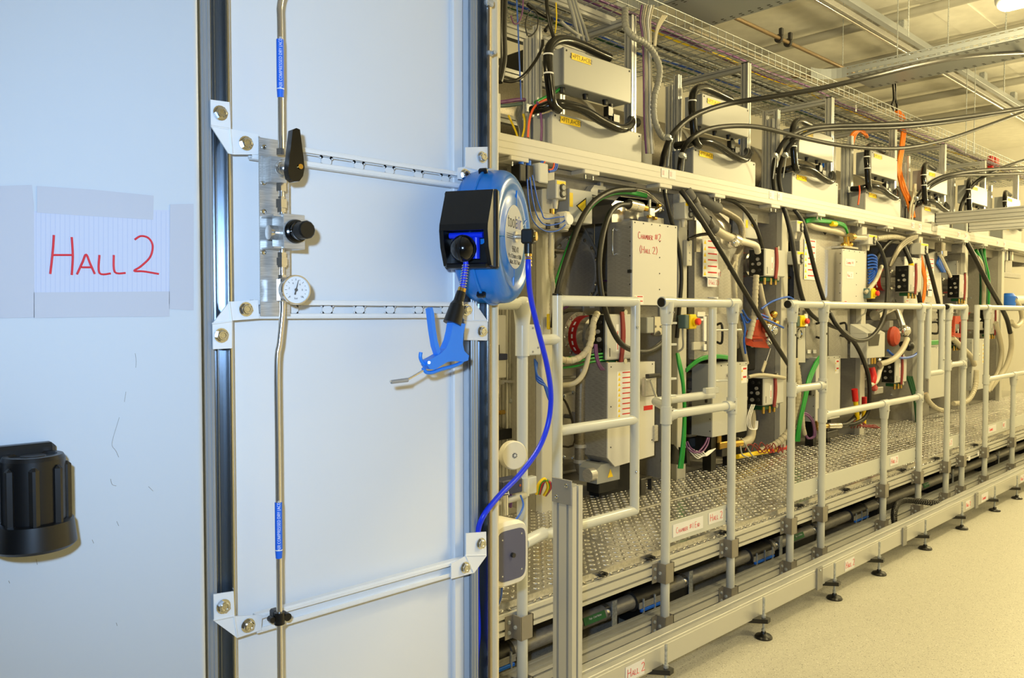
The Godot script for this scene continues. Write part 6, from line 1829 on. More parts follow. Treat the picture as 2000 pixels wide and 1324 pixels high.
		for j in 9:
			var an := TAU * (j + 0.5) / 8.0
			oct.append(o + Vector3(cos(an) * e[2] * 1.3, sin(an) * e[2] * 1.5, -0.02))
		part(t, "octagon_seam", MB.new().tube(oct, 0.012, 8), "frame_grey")
		part(t, "mount", MB.new().box(o + Vector3(0, 0, -0.09), Vector3(e[2] * 2.2, e[2] * 2.4, 0.14), 0.02), "plate_tan")
	# exhaust pipe
	var ex := thing("exhaust_pipe", "tan exhaust pipe with clamps going down left of the lower cabinet", "pipe")
	part(ex, "riser", MB.new().tube(crv(W([[1168, 700, 3.2], [1167, 735, 3.2], [1160, 752, 3.2], [1148, 757, 3.2]]), 6), 0.022, 12), "exhaust")
	part(ex, "pipe", MB.new().tube(crv(W([[1136, 720, 3.2], [1134, 780, 3.2], [1133, 880, 3.2], [1133, 905, 3.2], [1138, 920, 3.18], [1152, 926, 3.14]]), 8), 0.033, 14), "exhaust")
	for q2 in [[1134, 870], [1133, 900], [1166, 733], [1143, 755]]:
		var o := P(q2[0], q2[1], 3.2)
		part(ex, "clamp", MB.new().cyl(o - Vector3(0, 0.01, 0), o + Vector3(0, 0.01, 0), 0.042 if q2[0] < 1140 else 0.034, -1.0, 14).box(o + Vector3(0.05, 0, 0.02), Vector3(0.03, 0.015, 0.02), 0.003), "steel")
	var gb := thing("pump_box", "small grey box with yellow warning triangle on the platform edge", "box")
	var go := P(1182, 921, 3.05)
	part(gb, "case", MB.new().prism([go + Vector3(-0.11, -0.055, 0.03), go + Vector3(0.1, -0.055, 0.03), go + Vector3(0.1, 0.03, 0.03), go + Vector3(0.06, 0.055, 0.03), go + Vector3(-0.07, 0.055, 0.03), go + Vector3(-0.11, 0.03, 0.03)], Vector3(0, 0, -0.14)), "box_grey")
	part(gb, "triangle", MB.new().prism([go + Vector3(-0.015, -0.03, 0.031), go + Vector3(0.035, -0.03, 0.031), go + Vector3(0.01, 0.02, 0.031)], Vector3(0, 0, 0.001)), "tag_yellow")
	part(gb, "port", MB.new().cyl(go + Vector3(-0.11, 0, 0), go + Vector3(-0.16, 0, 0), 0.04), "steel")
	part(gb, "stand", MB.new().box(go + Vector3(0, -0.085, -0.02), Vector3(0.18, 0.06, 0.1), 0.004), "black_matt")
	# actuator, boxes and valves at top left
	var ac := thing("air_cylinder", "grey pneumatic cylinder with round white end lying above the flange", "actuator")
	var a0 := P(1046, 436, 3.02)
	part(ac, "barrel", MB.new().box(a0.lerp(P(1092, 432, 2.98), 0.5), Vector3(0.27, 0.09, 0.075), 0.008), "steel_dull")
	var e0 := P(1100, 430, 2.96)
	part(ac, "end_block", MB.new().box(e0, Vector3(0.05, 0.09, 0.08), 0.01), "cream_plastic")
	part(ac, "end_cap", MB.new().cyl(e0 + Vector3(0, 0, 0.04), e0 + Vector3(0, 0, 0.05), 0.028, -1.0, 20), "white")
	part(ac, "sensor", MB.new().box(P(1085, 440, 2.97), Vector3(0.03, 0.03, 0.03), 0.003).box(P(1068, 442, 2.97), Vector3(0.03, 0.03, 0.03), 0.003), "black")
	part(ac, "air_fitting", MB.new().cyl(P(1052, 424, 2.98), P(1052, 415, 2.98), 0.012).cyl(P(1078, 424, 2.98), P(1078, 408, 2.98), 0.014), "brass")
	part(ac, "wall_arm", MB.new().box(a0 + Vector3(0.08, -0.02, -0.12), Vector3(0.06, 0.06, 0.2), 0.004), "steel_dull")
	var so := thing("solenoid_valves", "row of black and white solenoid valves under the beam near the reel", "valve")
	var s0 := P(1052, 340, 3.0)
	part(so, "white_coil", MB.new().box(s0, Vector3(0.07, 0.105, 0.08), 0.005), "box_paint")
	part(so, "base_block", MB.new().box(s0 + Vector3(-0.03, -0.06, -0.01), Vector3(0.13, 0.03, 0.08), 0.003), "black")
	for j in 2:
		part(so, "black_coil", MB.new().box(s0 + Vector3(-0.075 - j * 0.055, -0.01, -0.02), Vector3(0.045, 0.09, 0.07), 0.004), "black" if j else "dark_metal")
		part(so, "blue_port", MB.new().cyl(s0 + Vector3(-0.075 - j * 0.055, 0.035, 0), s0 + Vector3(-0.075 - j * 0.055, 0.06, 0), 0.014), "blue_tag")
	part(so, "hanger", MB.new().box(s0 + Vector3(-0.05, 0.0, -0.08), Vector3(0.16, 0.12, 0.06), 0.003), "steel_dull")
	switch_box("two-button switch box on the first cream column, beside the solenoid valves", 1086, 350, 20, 40, 2.98)
	var hz := thing("hazard_box", "cream box with a yellow voltage triangle near the first column", "box")
	var h0 := P(1120, 405, 3.15)
	part(hz, "case", MB.new().box(h0, Vector3(0.2, 0.19, 0.12), 0.004), "box_paint")
	hazard(hz, h0 + Vector3(0.01, 0.0, 0.0605), 0.055)
	part(hz, "yellow_tag", MB.new().box(h0 + Vector3(-0.085, 0.03, 0.0605), Vector3(0.028, 0.08, 0.001)), "yellow")
	part(hz, "wall_arm", MB.new().box(h0 + Vector3(0, 0, -0.3), Vector3(0.06, 0.06, 0.5), 0.004), "steel_dull")
	var br := thing("angle_bracket", "cream Z-shaped bracket hanging under the shelf before a ribbed hose", "bracket")
	part(br, "plate", MB.new().prism(W([[1154, 371, 3.1], [1161, 361, 3.1], [1183, 365, 3.1], [1183, 371, 3.1], [1168, 370, 3.1], [1167, 382, 3.1], [1154, 379, 3.1]]), Vector3(0, 0, -0.05)), "beam_cream")
	part(br, "hanger", MB.new().box(P(1172, 360, 3.13), Vector3(0.03, 0.1, 0.03), 0.003), "steel_dull")
	conduit("ribbed_hose", "white ribbed hose running right behind the cream Z bracket", [[1105, 376, 3.2], [1130, 378, 3.2], [1160, 378, 3.2], [1195, 374, 3.2], [1220, 372, 3.25]], 0.026, "conduit_tan", 0.028)
	conduit("ribbed_hose", "white ribbed hose going down beside the first cream column", [[1076, 445, 3.0], [1075, 480, 3.0], [1076, 530, 3.0], [1080, 560, 3.0], [1078, 600, 3.0], [1080, 650, 3.0]], 0.014, "conduit_tan", 0.022)
	conduit("ribbed_hose", "black-banded white hose curling under the first turbo pump", [[1096, 702, 3.02], [1115, 704, 3.0], [1135, 696, 2.98], [1150, 678, 2.96], [1156, 655, 2.96], [1159, 630, 2.97], [1166, 613, 3.0]], 0.02, "conduit_tan", 0.036)
	cable("tan_hose", "plain tan hose curving under the first turbo pump", "hose", [[1152, 672, 2.97], [1147, 705, 2.97], [1138, 732, 2.98], [1122, 748, 3.0], [1100, 752, 3.05]], 0.015, "conduit_tan", "", 9)
	for j in 3:
		cable("green_hose", "green hose arching over the flange down to the platform, %s strand" % ["upper", "middle", "lower"][j], "hose", [[1262, 380 + j * 2, 3.1], [1225, 373 + j * 2, 3.08], [1190, 375 + j * 3, 3.06], [1160, 391 + j * 4, 3.05], [1135, 425 + j * 4, 3.04], [1115, 468 + j * 4, 3.03], [1097, 515 + j * 3, 3.03], [1085, 555, 3.03], [1078, 600, 3.05], [1074, 690, 3.08]], 0.009, "green", "green hoses arching over the first flange", 8)
		cable("green_hose", "thin green hose passing under the first turbo pump, %s strand" % ["upper", "middle", "lower"][j], "hose", [[1098, 700 + j * 9, 3.05], [1125, 697 + j * 9, 3.03], [1150, 694 + j * 7, 3.02], [1182, 690 + j * 6, 3.02]], 0.007, "green", "green hoses under the first turbo pump", 7)
	cable("black_hose", "thick black hose arching over the first flange beside the green hoses", "hose", [[1240, 370, 3.06], [1205, 371, 3.02], [1178, 381, 3.0], [1152, 402, 2.98], [1130, 440, 2.97], [1112, 490, 2.96], [1098, 535, 2.95], [1088, 575, 2.95], [1080, 640, 2.97]], 0.0165, "rubber", "", 10)
	cable("black_hose", "thick black hose looping down left of the Chamber #2 cabinet", "hose", [[1226, 399, 3.05], [1208, 401, 3.02], [1192, 415, 2.98], [1179, 450, 2.95], [1171, 500, 2.93], [1171, 545, 2.92], [1178, 590, 2.91], [1192, 635, 2.91], [1212, 670, 2.91], [1237, 684, 2.92], [1265, 686, 2.94], [1290, 672, 2.97], [1305, 650, 3.0]], 0.0165, "rubber", "", 10)
	cable("black_hose", "black hose dropping from the beam right of the Chamber #2 cabinet", "hose", [[1296, 360, 3.05], [1300, 385, 3.03], [1307, 415, 3.02], [1318, 455, 3.02], [1328, 500, 3.02], [1331, 545, 3.02], [1327, 600, 3.02], [1322, 660, 3.03]], 0.0135, "rubber", "", 9)
	for j in 3:
		cable("purple_hose", "purple hose hanging from the first controller box, %s strand" % ["left", "middle", "right"][j], "hose", [[1161 + j * 2, 672, 2.97], [1163 + j * 2, 695, 2.97], [1168 + j * 2, 712, 2.98], [1174 + j * 3, 722, 3.0]], 0.006, "purple", "purple hoses at the first controller", 6)
	for j in 3:
		cable("blue_airline", "thin blue air line looping round the air cylinder, %s loop" % ["outer", "middle", "inner"][j], "hose", [[1030 + j * 5, 350 - j * 4, 2.95], [1033 + j * 8, 395 - j * 4, 2.94], [1042 + j * 8, 432 - j * 9, 2.92], [1065, 451 - j * 12, 2.92], [1090, 450 - j * 13, 2.92], [1107 - j * 3, 435 - j * 6, 2.93], [1112 - j * 5, 418, 2.95]], 0.0036, "blue_tube", "blue air lines by the first column", 7)
		cable("blue_airline", "blue air line ring under the beam by the solenoids, %s ring" % ["outer", "middle", "inner"][j], "hose", [[1052 + j * 4, 325, 3.0], [1062 + j * 2, 311 + j, 3.0], [1077, 310 + j * 3, 3.0], [1088 - j * 3, 320, 3.0], [1085 - j * 3, 332 - j, 3.0], [1072, 336 - j * 2, 3.0]], 0.005, "blue_tube" if j < 2 else "red_orange", "air line rings under the beam", 7)
		cable("blue_airline", "blue air line beside the hinge post, %s strand" % ["left", "middle", "right"][j], "hose", [[1044 + j * 3, 700, 3.12], [1048, 730 + j * 5, 2.98], [1060 + j * 4, 745 + j * 6, 2.97], [1070 + j, 775 + j * 3, 2.97]], 0.006, "blue_tube", "blue air lines beside the hinge post", 6)
	var yb := thing("yellow_plate", "small yellow plate beside the gate's top left corner", "plate")
	part(yb, "plate", MB.new().box(P(1075, 628, 3.02), Vector3(0.045, 0.085, 0.02), 0.004), "yellow")
	part(yb, "arm", MB.new().box(P(1075, 628, 3.02) + Vector3(0, 0, -0.06), Vector3(0.03, 0.05, 0.1), 0.003), "steel_dull")
	var np := thing("name_plate", "black plate with two screws on the back of the first chamber", "plate")
	var no_ := P(1172, 413, 3.55)
	part(np, "plate", MB.new().box(no_, Vector3(0.115, 0.075, 0.01), 0.001), "black")
	for s in [-0.045, 0.048]:
		screw(np, no_ + Vector3(s, 0, 0.005), 0.006)
	part(np, "print", MB.new().box(no_ + Vector3(0, 0.012, 0.0055), Vector3(0.06, 0.006, 0.0008)).box(no_ + Vector3(0, -0.01, 0.0055), Vector3(0.06, 0.006, 0.0008)), "conduit_grey")
	part(np, "mount", MB.new().box(no_ + Vector3(0, 0, -0.1), Vector3(0.1, 0.06, 0.19)), "steel_dull")
	# small pieces right of the lower cabinet
	var kb := thing("hinged_lever", "steel lever with chrome rod on a small bracket behind the gate", "lever")
	var ko := P(1268, 755, 2.95)
	part(kb, "bracket", MB.new().box(ko, Vector3(0.12, 0.12, 0.03), 0.008), "steel")
	part(kb, "rod", MB.new().cyl(P(1270, 742, 2.92), P(1283, 780, 2.9), 0.009), "chrome")
	part(kb, "arm", MB.new().box(ko + Vector3(0.01, 0.07, 0.02), Vector3(0.12, 0.02, 0.03), 0.004), "dark_metal")
	var cr := thing("clear_cover", "small clear and steel box right of the first controller", "box")
	part(cr, "block", MB.new().box(P(1263, 635, 3.05), Vector3(0.07, 0.1, 0.06), 0.004), "box_grey")
	part(cr, "plate", MB.new().box(P(1282, 636, 3.05), Vector3(0.08, 0.12, 0.03), 0.003), "steel_bright")
	part(cr, "bolt", MB.new().cyl(P(1290, 638, 3.0), P(1298, 638, 3.0), 0.008), "chrome")
	var hk := thing("hook_plate", "little black channel hook standing on the platform behind the gate", "hook")
	var ho := P(1252, 945, 2.95)
	part(hk, "block", MB.new().box(ho + Vector3(0, -0.02, 0), Vector3(0.05, 0.11, 0.04), 0.003), "dark_metal")
	part(hk, "hook", MB.new().box(ho + Vector3(0.06, 0.03, 0), Vector3(0.07, 0.012, 0.03), 0.001).box(ho + Vector3(0.09, -0.01, 0), Vector3(0.012, 0.08, 0.03), 0.001), "dark_metal")


# second chamber
func build_module_one() -> void:
	var c := thing("chamber_cover", "brushed steel cover sheet labelled CHAMBER #3 with warning sheet", "cover")
	part(c, "sheet", MB.new().prism(W([[1357, 415, 3.12], [1380, 395, 3.12], [1424, 425, 3.12], [1428, 590, 3.12], [1428, 700, 3.12], [1356, 700, 3.12]]), Vector3(0, 0, -0.05)), "steel")
	part(c, "glint_strip", MB.new().prism(W([[1386, 408, 3.1], [1396, 408, 3.1], [1428, 440, 3.1], [1426, 462, 3.1]]), Vector3(0, 0, -0.02)), "steel_bright")  # these brighter steel strips are shaped as reflections on the cover
	part(c, "glint_strip", MB.new().prism(W([[1360, 430, 3.1], [1370, 432, 3.1], [1372, 492, 3.1], [1360, 492, 3.1]]), Vector3(0, 0, -0.02)), "steel_bright")
	part(c, "glint_strip", MB.new().prism(W([[1404, 455, 3.1], [1428, 470, 3.1], [1428, 486, 3.1], [1410, 476, 3.1]]), Vector3(0, 0, -0.02)), "steel_bright")
	var so := P(1373, 466, 3.09)
	sticker(c, so, 0.19, 0.26, 6)
	note(c, P(1393, 534, 3.095), Vector3.RIGHT, Vector3.UP, 0.17, 0.065, ["Chamber #3"], 0.03)
	note(c, P(1391, 551, 3.095), Vector3.RIGHT, Vector3.UP, 0.12, 0.065, ["(Hall 2)"], 0.03)
	part(c, "socket", MB.new().cyl(P(1393, 592, 3.1), P(1393, 580, 3.1), 0.035, -1.0, 14), "white")
	part(c, "standoff", MB.new().box(P(1392, 550, 3.35), Vector3(0.3, 0.5, 0.35), 0.01), "steel_dull")
	switch_box("two-button switch box tilted on the second cream column", 1338, 394, 16, 35, 2.97)
	var hp := thing("hinge_plate", "cream plate with three screws on the second column", "plate")
	var h0 := P(1343, 494, 3.03)
	part(hp, "plate", MB.new().box(h0, Vector3(0.06, 0.17, 0.03), 0.003), "column_cream")
	for s in [-0.05, 0.0, 0.05]:
		screw(hp, h0 + Vector3(0.0, s, 0.015), 0.006)
	turbo("turbo pump controller box with maroon strap above the orange funnel", 5.4, 5.705, 1.825, 2.03, 3.0, 0.1, 0.42)
	turbo("turbo pump controller box with maroon strap low behind the middle post", 5.4, 5.705, 0.86, 1.07, 3.0, 0.1, 0.42, false)
	# insulated hoses
	var ins := thing("insulated_hose", "fat grey foam insulated hose slanting down to a steel joint", "hose")
	part(ins, "foam", MB.new().tube(crv(W([[1340, 372, 3.0], [1350, 388, 2.98], [1363, 412, 2.96], [1380, 433, 2.95], [1396, 448, 2.95]]), 6), 0.037, 12), "grey_foam")
	for q in [[1354, 395, 2.975], [1383, 436, 2.95]]:
		var o := P(q[0], q[1], q[2])
		part(ins, "tape_band", MB.new().cyl(o + Vector3(-0.02, 0.02, 0), o + Vector3(0.02, -0.02, 0), 0.041, -1.0, 12), "dark_metal")
	part(ins, "hose", MB.new().tube(crv(W([[1394, 446, 2.95], [1412, 458, 2.95], [1430, 466, 2.95]]), 5), 0.03, 10), "conduit_tan")
	part(ins, "joint", MB.new().cyl(P(1430, 466, 2.95), P(1440, 470, 2.95), 0.042, -1.0, 12).ball(P(1434, 474, 2.93), 0.035), "steel_bright")
	part(ins, "pipe_end", MB.new().tube(crv(W([[1440, 469, 2.95], [1460, 474, 2.96], [1476, 480, 2.98], [1480, 492, 3.0]]), 5), 0.024, 10), "cream_plastic")
	var in2 := thing("insulated_hose", "second fat grey insulated hose bending down behind the first", "hose")
	part(in2, "foam", MB.new().tube(crv(W([[1345, 372, 3.08], [1365, 383, 3.06], [1388, 398, 3.05], [1402, 407, 3.05]]), 6), 0.04, 12), "grey_foam")
	part(in2, "hose", MB.new().tube(crv(W([[1400, 405, 3.05], [1425, 418, 3.05], [1443, 432, 3.05], [1450, 455, 3.04], [1446, 485, 3.03], [1436, 505, 3.03], [1427, 525, 3.03]]), 6), 0.024, 10), "exhaust")
	cable("black_hose", "long black hose slanting across the chamber down to the middle post", "hose", [[1330, 372, 3.0], [1345, 392, 2.96], [1370, 430, 2.93], [1405, 486, 2.92], [1440, 545, 2.92], [1480, 612, 2.92], [1515, 672, 2.94], [1540, 712, 2.98]], 0.0175, "rubber", "", 10)
	cable("black_hose", "black hose arching down to the upper turbo controller", "hose", [[1390, 388, 3.08], [1420, 388, 3.06], [1450, 405, 3.05], [1472, 435, 3.04], [1484, 465, 3.05], [1490, 492, 3.08]], 0.0155, "rubber", "", 9)
	cable("black_hose", "thinner black hose arching below the insulated hose", "hose", [[1344, 468, 3.0], [1365, 459, 2.99], [1395, 457, 2.98], [1420, 466, 2.97], [1436, 478, 2.97]], 0.011, "rubber", "", 8)
	var hz := thing("hazard_box", "cream box with a yellow triangle behind the insulated hoses", "box")
	var z0 := P(1455, 442, 3.2)
	part(hz, "case", MB.new().box(z0, Vector3(0.2, 0.19, 0.1), 0.004), "box_paint")
	hazard(hz, z0 + Vector3(0.04, 0.01, 0.0505), 0.045)
	part(hz, "yellow_tag", MB.new().box(z0 + Vector3(-0.06, 0.01, 0.051), Vector3(0.03, 0.06, 0.001)), "yellow")
	part(hz, "wall_arm", MB.new().box(z0 + Vector3(0, 0, -0.3), Vector3(0.06, 0.06, 0.5), 0.004), "steel_dull")
	conduit("ribbed_hose", "white ribbed hose hanging down beside the Chamber #3 cover", [[1437, 500, 3.02], [1434, 540, 3.02], [1435, 580, 3.02], [1440, 620, 3.02], [1448, 660, 3.02], [1458, 710, 3.04]], 0.02, "conduit_tan", 0.03)
	conduit("ribbed_hose", "white ribbed hose hanging down beneath the upper controller", [[1477, 540, 2.96], [1475, 580, 2.95], [1474, 610, 2.95], [1468, 640, 2.95], [1463, 660, 2.96]], 0.022, "conduit_tan", 0.03)
	cable("tan_hose", "plain tan hose falling from the upper controller to the orange funnel", "hose", [[1484, 555, 3.02], [1490, 585, 3.02], [1498, 612, 3.02], [1508, 632, 3.02]], 0.018, "conduit_tan", "", 9)
	# orange funnel
	var fn := thing("orange_funnel", "brick red cardboard-like funnel below the upper turbo pump", "funnel")
	var fb := P(1470, 640, 3.02)
	part(fn, "back_board", MB.new().prism(W([[1478, 613, 3.06], [1500, 612, 3.06], [1497, 645, 3.06], [1500, 665, 3.06], [1466, 665, 3.06], [1464, 650, 3.06]]), Vector3(0, 0, -0.03)), "brick_red")
	part(fn, "tray", MB.new().prism(W([[1467, 662, 3.0], [1492, 660, 3.0], [1503, 680, 2.95], [1472, 678, 2.95]]), Vector3(0, 0.015, -0.06)), "brick_red")
	part(fn, "panel", MB.new().prism(W([[1470, 664, 2.985], [1488, 662, 2.985], [1492, 674, 2.985], [1473, 675, 2.985]]), Vector3(0, 0, 0.004)), "maroon")
	part(fn, "bracket", MB.new().box(fb + Vector3(0.08, 0, -0.25), Vector3(0.08, 0.08, 0.4), 0.004), "steel_dull")
	estop("yellow emergency stop with red button on the second column", 1347, 628, 2.98)
	var bx := thing("door_panel", "steel door panel with black handle below the Chamber #3 label", "panel")
	part(bx, "door", MB.new().prism(W([[1356, 615, 3.05], [1424, 612, 3.05], [1424, 700, 3.05], [1356, 702, 3.05]]), Vector3(0, 0, -0.04)), "steel")
	grip(bx, P(1400, 634, 3.045), P(1400, 668, 3.045), Vector3(0, 0, 0.04), 0.009, "black")
	part(bx, "label_plate", MB.new().prism(W([[1361, 609, 3.04], [1376, 609, 3.04], [1376, 618, 3.04], [1361, 618, 3.04]]), Vector3(0, 0, 0.006)), "white")
	part(bx, "hinge_bar", MB.new().ext(P(1352, 680, 3.03).x, P(1375, 680, 3.03).x, P(1352, 684, 3.03).y, P(1352, 668, 3.03).y, 3.02, 3.04, 0.004), "column_cream")
	part(bx, "standoff", MB.new().box(P(1390, 655, 3.3), Vector3(0.3, 0.2, 0.3), 0.01), "steel_dull")
	var tf := thing("level_gauge", "bright white strip gauge shining beside the emergency stop", "gauge")
	for q in [[618, 666], [672, 684]]:
		part(tf, "strip", MB.new().prism(W([[1373, q[0], 3.01], [1378, q[0], 3.01], [1378, q[1], 3.01], [1373, q[1], 3.01]]), Vector3(0, 0, 0.008)), "white")
	part(tf, "end_lug", MB.new().prism(W([[1368, 622, 3.012], [1378, 622, 3.012], [1378, 626, 3.012], [1368, 626, 3.012]]), Vector3(0, 0, 0.006)), "white")
	part(tf, "backing", MB.new().prism(W([[1373, 616, 3.05], [1377, 616, 3.05], [1377, 686, 3.05], [1373, 686, 3.05]]), Vector3(0, 0, 0.035)), "steel_dull")
	# lower cabinet
	var l := cab("lower_cabinet", "low cream cabinet with screws behind the CHAMBER #1 END guard rail", 4.715, 5.165, 0.7, 1.2, 3.0, 3.17, "box_paint", "box_grey")
	edge_screws(l, 4.715, 5.165, 0.7, 1.2, 3.0, 6, 6)
	sticker(l, Vector3(5.08, 1.17, -3.0), 0.075, 0.12, 2)
	part(l, "lock", MB.new().cyl(Vector3(4.9, 1.12, -3.0), Vector3(4.9, 1.12, -2.98), 0.012), "steel")
	part(l, "foot", MB.new().ext(4.78, 4.84, 0.44, 0.7, 3.05, 3.12), "black")
	part(l, "foot", MB.new().ext(5.04, 5.1, 0.44, 0.7, 3.05, 3.12), "black")
	part(l, "latch", MB.new().box(Vector3(4.713, 0.95, -3.05), Vector3(0.012, 0.03, 0.02), 0.003), "dark_metal")
	var pm := thing("dark_pump", "dark grey boxy vacuum pump below the orange funnel", "pump")
	part(pm, "body", MB.new().ext(5.45, 5.72, 1.1, 1.42, 3.25, 3.6, 0.01), "dark_metal")
	part(pm, "front", MB.new().ext(5.5, 5.7, 1.36, 1.46, 3.2, 3.26, 0.006), "dark_metal")
	part(pm, "foot_block", MB.new().ext(5.4, 5.72, 0.44, 0.86, 3.3, 3.6, 0.01), "dark_metal")
	part(pm, "column", MB.new().ext(5.5, 5.66, 0.86, 1.1, 3.4, 3.55), "dark_metal")
	part(pm, "oil_port", MB.new().cyl(Vector3(5.5, 0.65, -3.3), Vector3(5.5, 0.65, -3.28), 0.03), "black_gloss")
	for s in [5.48, 5.6, 5.69]:
		part(pm, "fitting", MB.new().ball(Vector3(s, 1.3, -3.22), 0.022), "chrome")
	# valves round the funnel
	var mv := thing("manifold_valve", "cluster of brass and chrome valves right of the orange funnel", "valve")
	var m0 := P(1505, 640, 3.0)
	for s in [[0, 0, 0.04], [0.03, 0.06, 0.03], [-0.04, 0.05, 0.025], [0.08, -0.02, 0.045], [0.1, 0.1, 0.03], [0.02, -0.1, 0.035], [0.13, 0.03, 0.03]]:
		part(mv, "body", MB.new().ball(m0 + Vector3(s[0], s[1], -0.03), s[2]).cyl(m0 + Vector3(s[0], s[1], -0.03), m0 + Vector3(s[0] + 0.05, s[1] - 0.03, -0.08), s[2] * 0.5), "chrome" if s[2] > 0.03 else "brass")
	part(mv, "tank", MB.new().lathe(m0 + Vector3(0.08, -0.02, -0.15), Vector3.DOWN, [Vector2(0, -0.12), Vector2(0.06, -0.11), Vector2(0.1, -0.06), Vector2(0.11, 0.0), Vector2(0.09, 0.09), Vector2(0.03, 0.13), Vector2(0, 0.13)], 20, true), "steel")
	part(mv, "arm", MB.new().box(m0 + Vector3(0.1, 0, -0.4), Vector3(0.08, 0.08, 0.4), 0.004), "steel_dull")
	for j in 4:
		cable("blue_airline", "blue air line at the orange funnel, %s strand" % ["highest", "second", "third", "lowest"][j], "hose", [[[1450, 605, 2.98], [1447, 612, 2.98], [1452, 618, 2.98], [1487, 603, 2.98]][j], [[1465, 625, 2.96], [1455, 640, 2.97], [1460, 630, 2.97], [1510, 588, 2.96]][j], [[1490, 622, 2.96], [1453, 665, 2.98], [1480, 614, 2.97], [1540, 580, 2.97]][j], [[1530, 640, 2.98], [1456, 690, 3.0], [1500, 620, 2.98], [1555, 590, 3.0]][j]], 0.008, "blue_tube", "blue air lines at the orange funnel", 7)
	for j in 3:
		cable("green_hose", "green hose rising beside the second column to the low cabinet, %s strand" % ["left", "middle", "right"][j], "hose", [[1326 + j * 3, 915, 2.93], [1333 + j * 2, 860, 2.93], [1336 + j, 800, 2.94], [1333 + j, 750, 2.95], [1326 + j * 2, 715, 2.97], [1322 + j, 690, 3.0]], 0.009, "green", "green hoses beside the second column", 8)
		cable("green_hose", "green hose bending onto the low cabinet top, %s strand" % ["upper", "middle", "lower"][j], "hose", [[1340, 722 + j * 2, 3.02], [1352, 710 + j * 2, 3.0], [1372, 698 + j * 2, 2.98], [1400, 694 + j * 2, 2.97], [1428, 697 + j * 2, 2.98]], 0.009, "green", "green hoses on the low cabinet", 8)
	cable("tan_hose", "fat tan elbow hose below the low turbo pump", "hose", [[1466, 800, 3.12], [1468, 830, 3.12], [1465, 855, 3.12], [1452, 865, 3.12], [1436, 862, 3.14]], 0.035, "conduit_tan", "", 10)
	conduit("ribbed_hose", "tan ribbed hose sweeping along the platform to the middle post", [[1487, 880, 3.1], [1510, 870, 3.05], [1532, 853, 3.0], [1550, 830, 2.97], [1558, 790, 2.97], [1556, 740, 2.98], [1552, 700, 3.0]], 0.028, "conduit_tan", 0.03)
	cable("tan_hose", "tan hose lying level above the low turbo controller", "hose", [[1462, 736, 3.02], [1485, 732, 2.99], [1515, 735, 2.98], [1532, 738, 3.0]], 0.014, "conduit_tan", "", 8)
	for j in 3:
		cable("white_wire", "white wire curling under the low turbo pump, %s curl" % ["left", "middle", "right"][j], "cable", [[1468 + j * 3, 790, 3.0], [1460 + j * 3, 815, 2.98], [1462 + j * 3, 835, 2.97], [1474 + j * 2, 838, 2.97], [1476 + j * 2, 822, 2.98]], 0.0035, "white", "white wires under the low pump", 6)
	var tag := thing("hang_tag", "small white tag hanging on a wire below the funnel", "tag")
	part(tag, "tag", MB.new().box(P(1492, 716, 2.98), Vector3(0.03, 0.09, 0.01), 0.002, Basis(Vector3.BACK, -0.6)), "conduit_tan")
	part(tag, "wire", MB.new().tube(PackedVector3Array(W([[1496, 708, 2.98], [1505, 680, 2.98]])), 0.003, 5), "white")


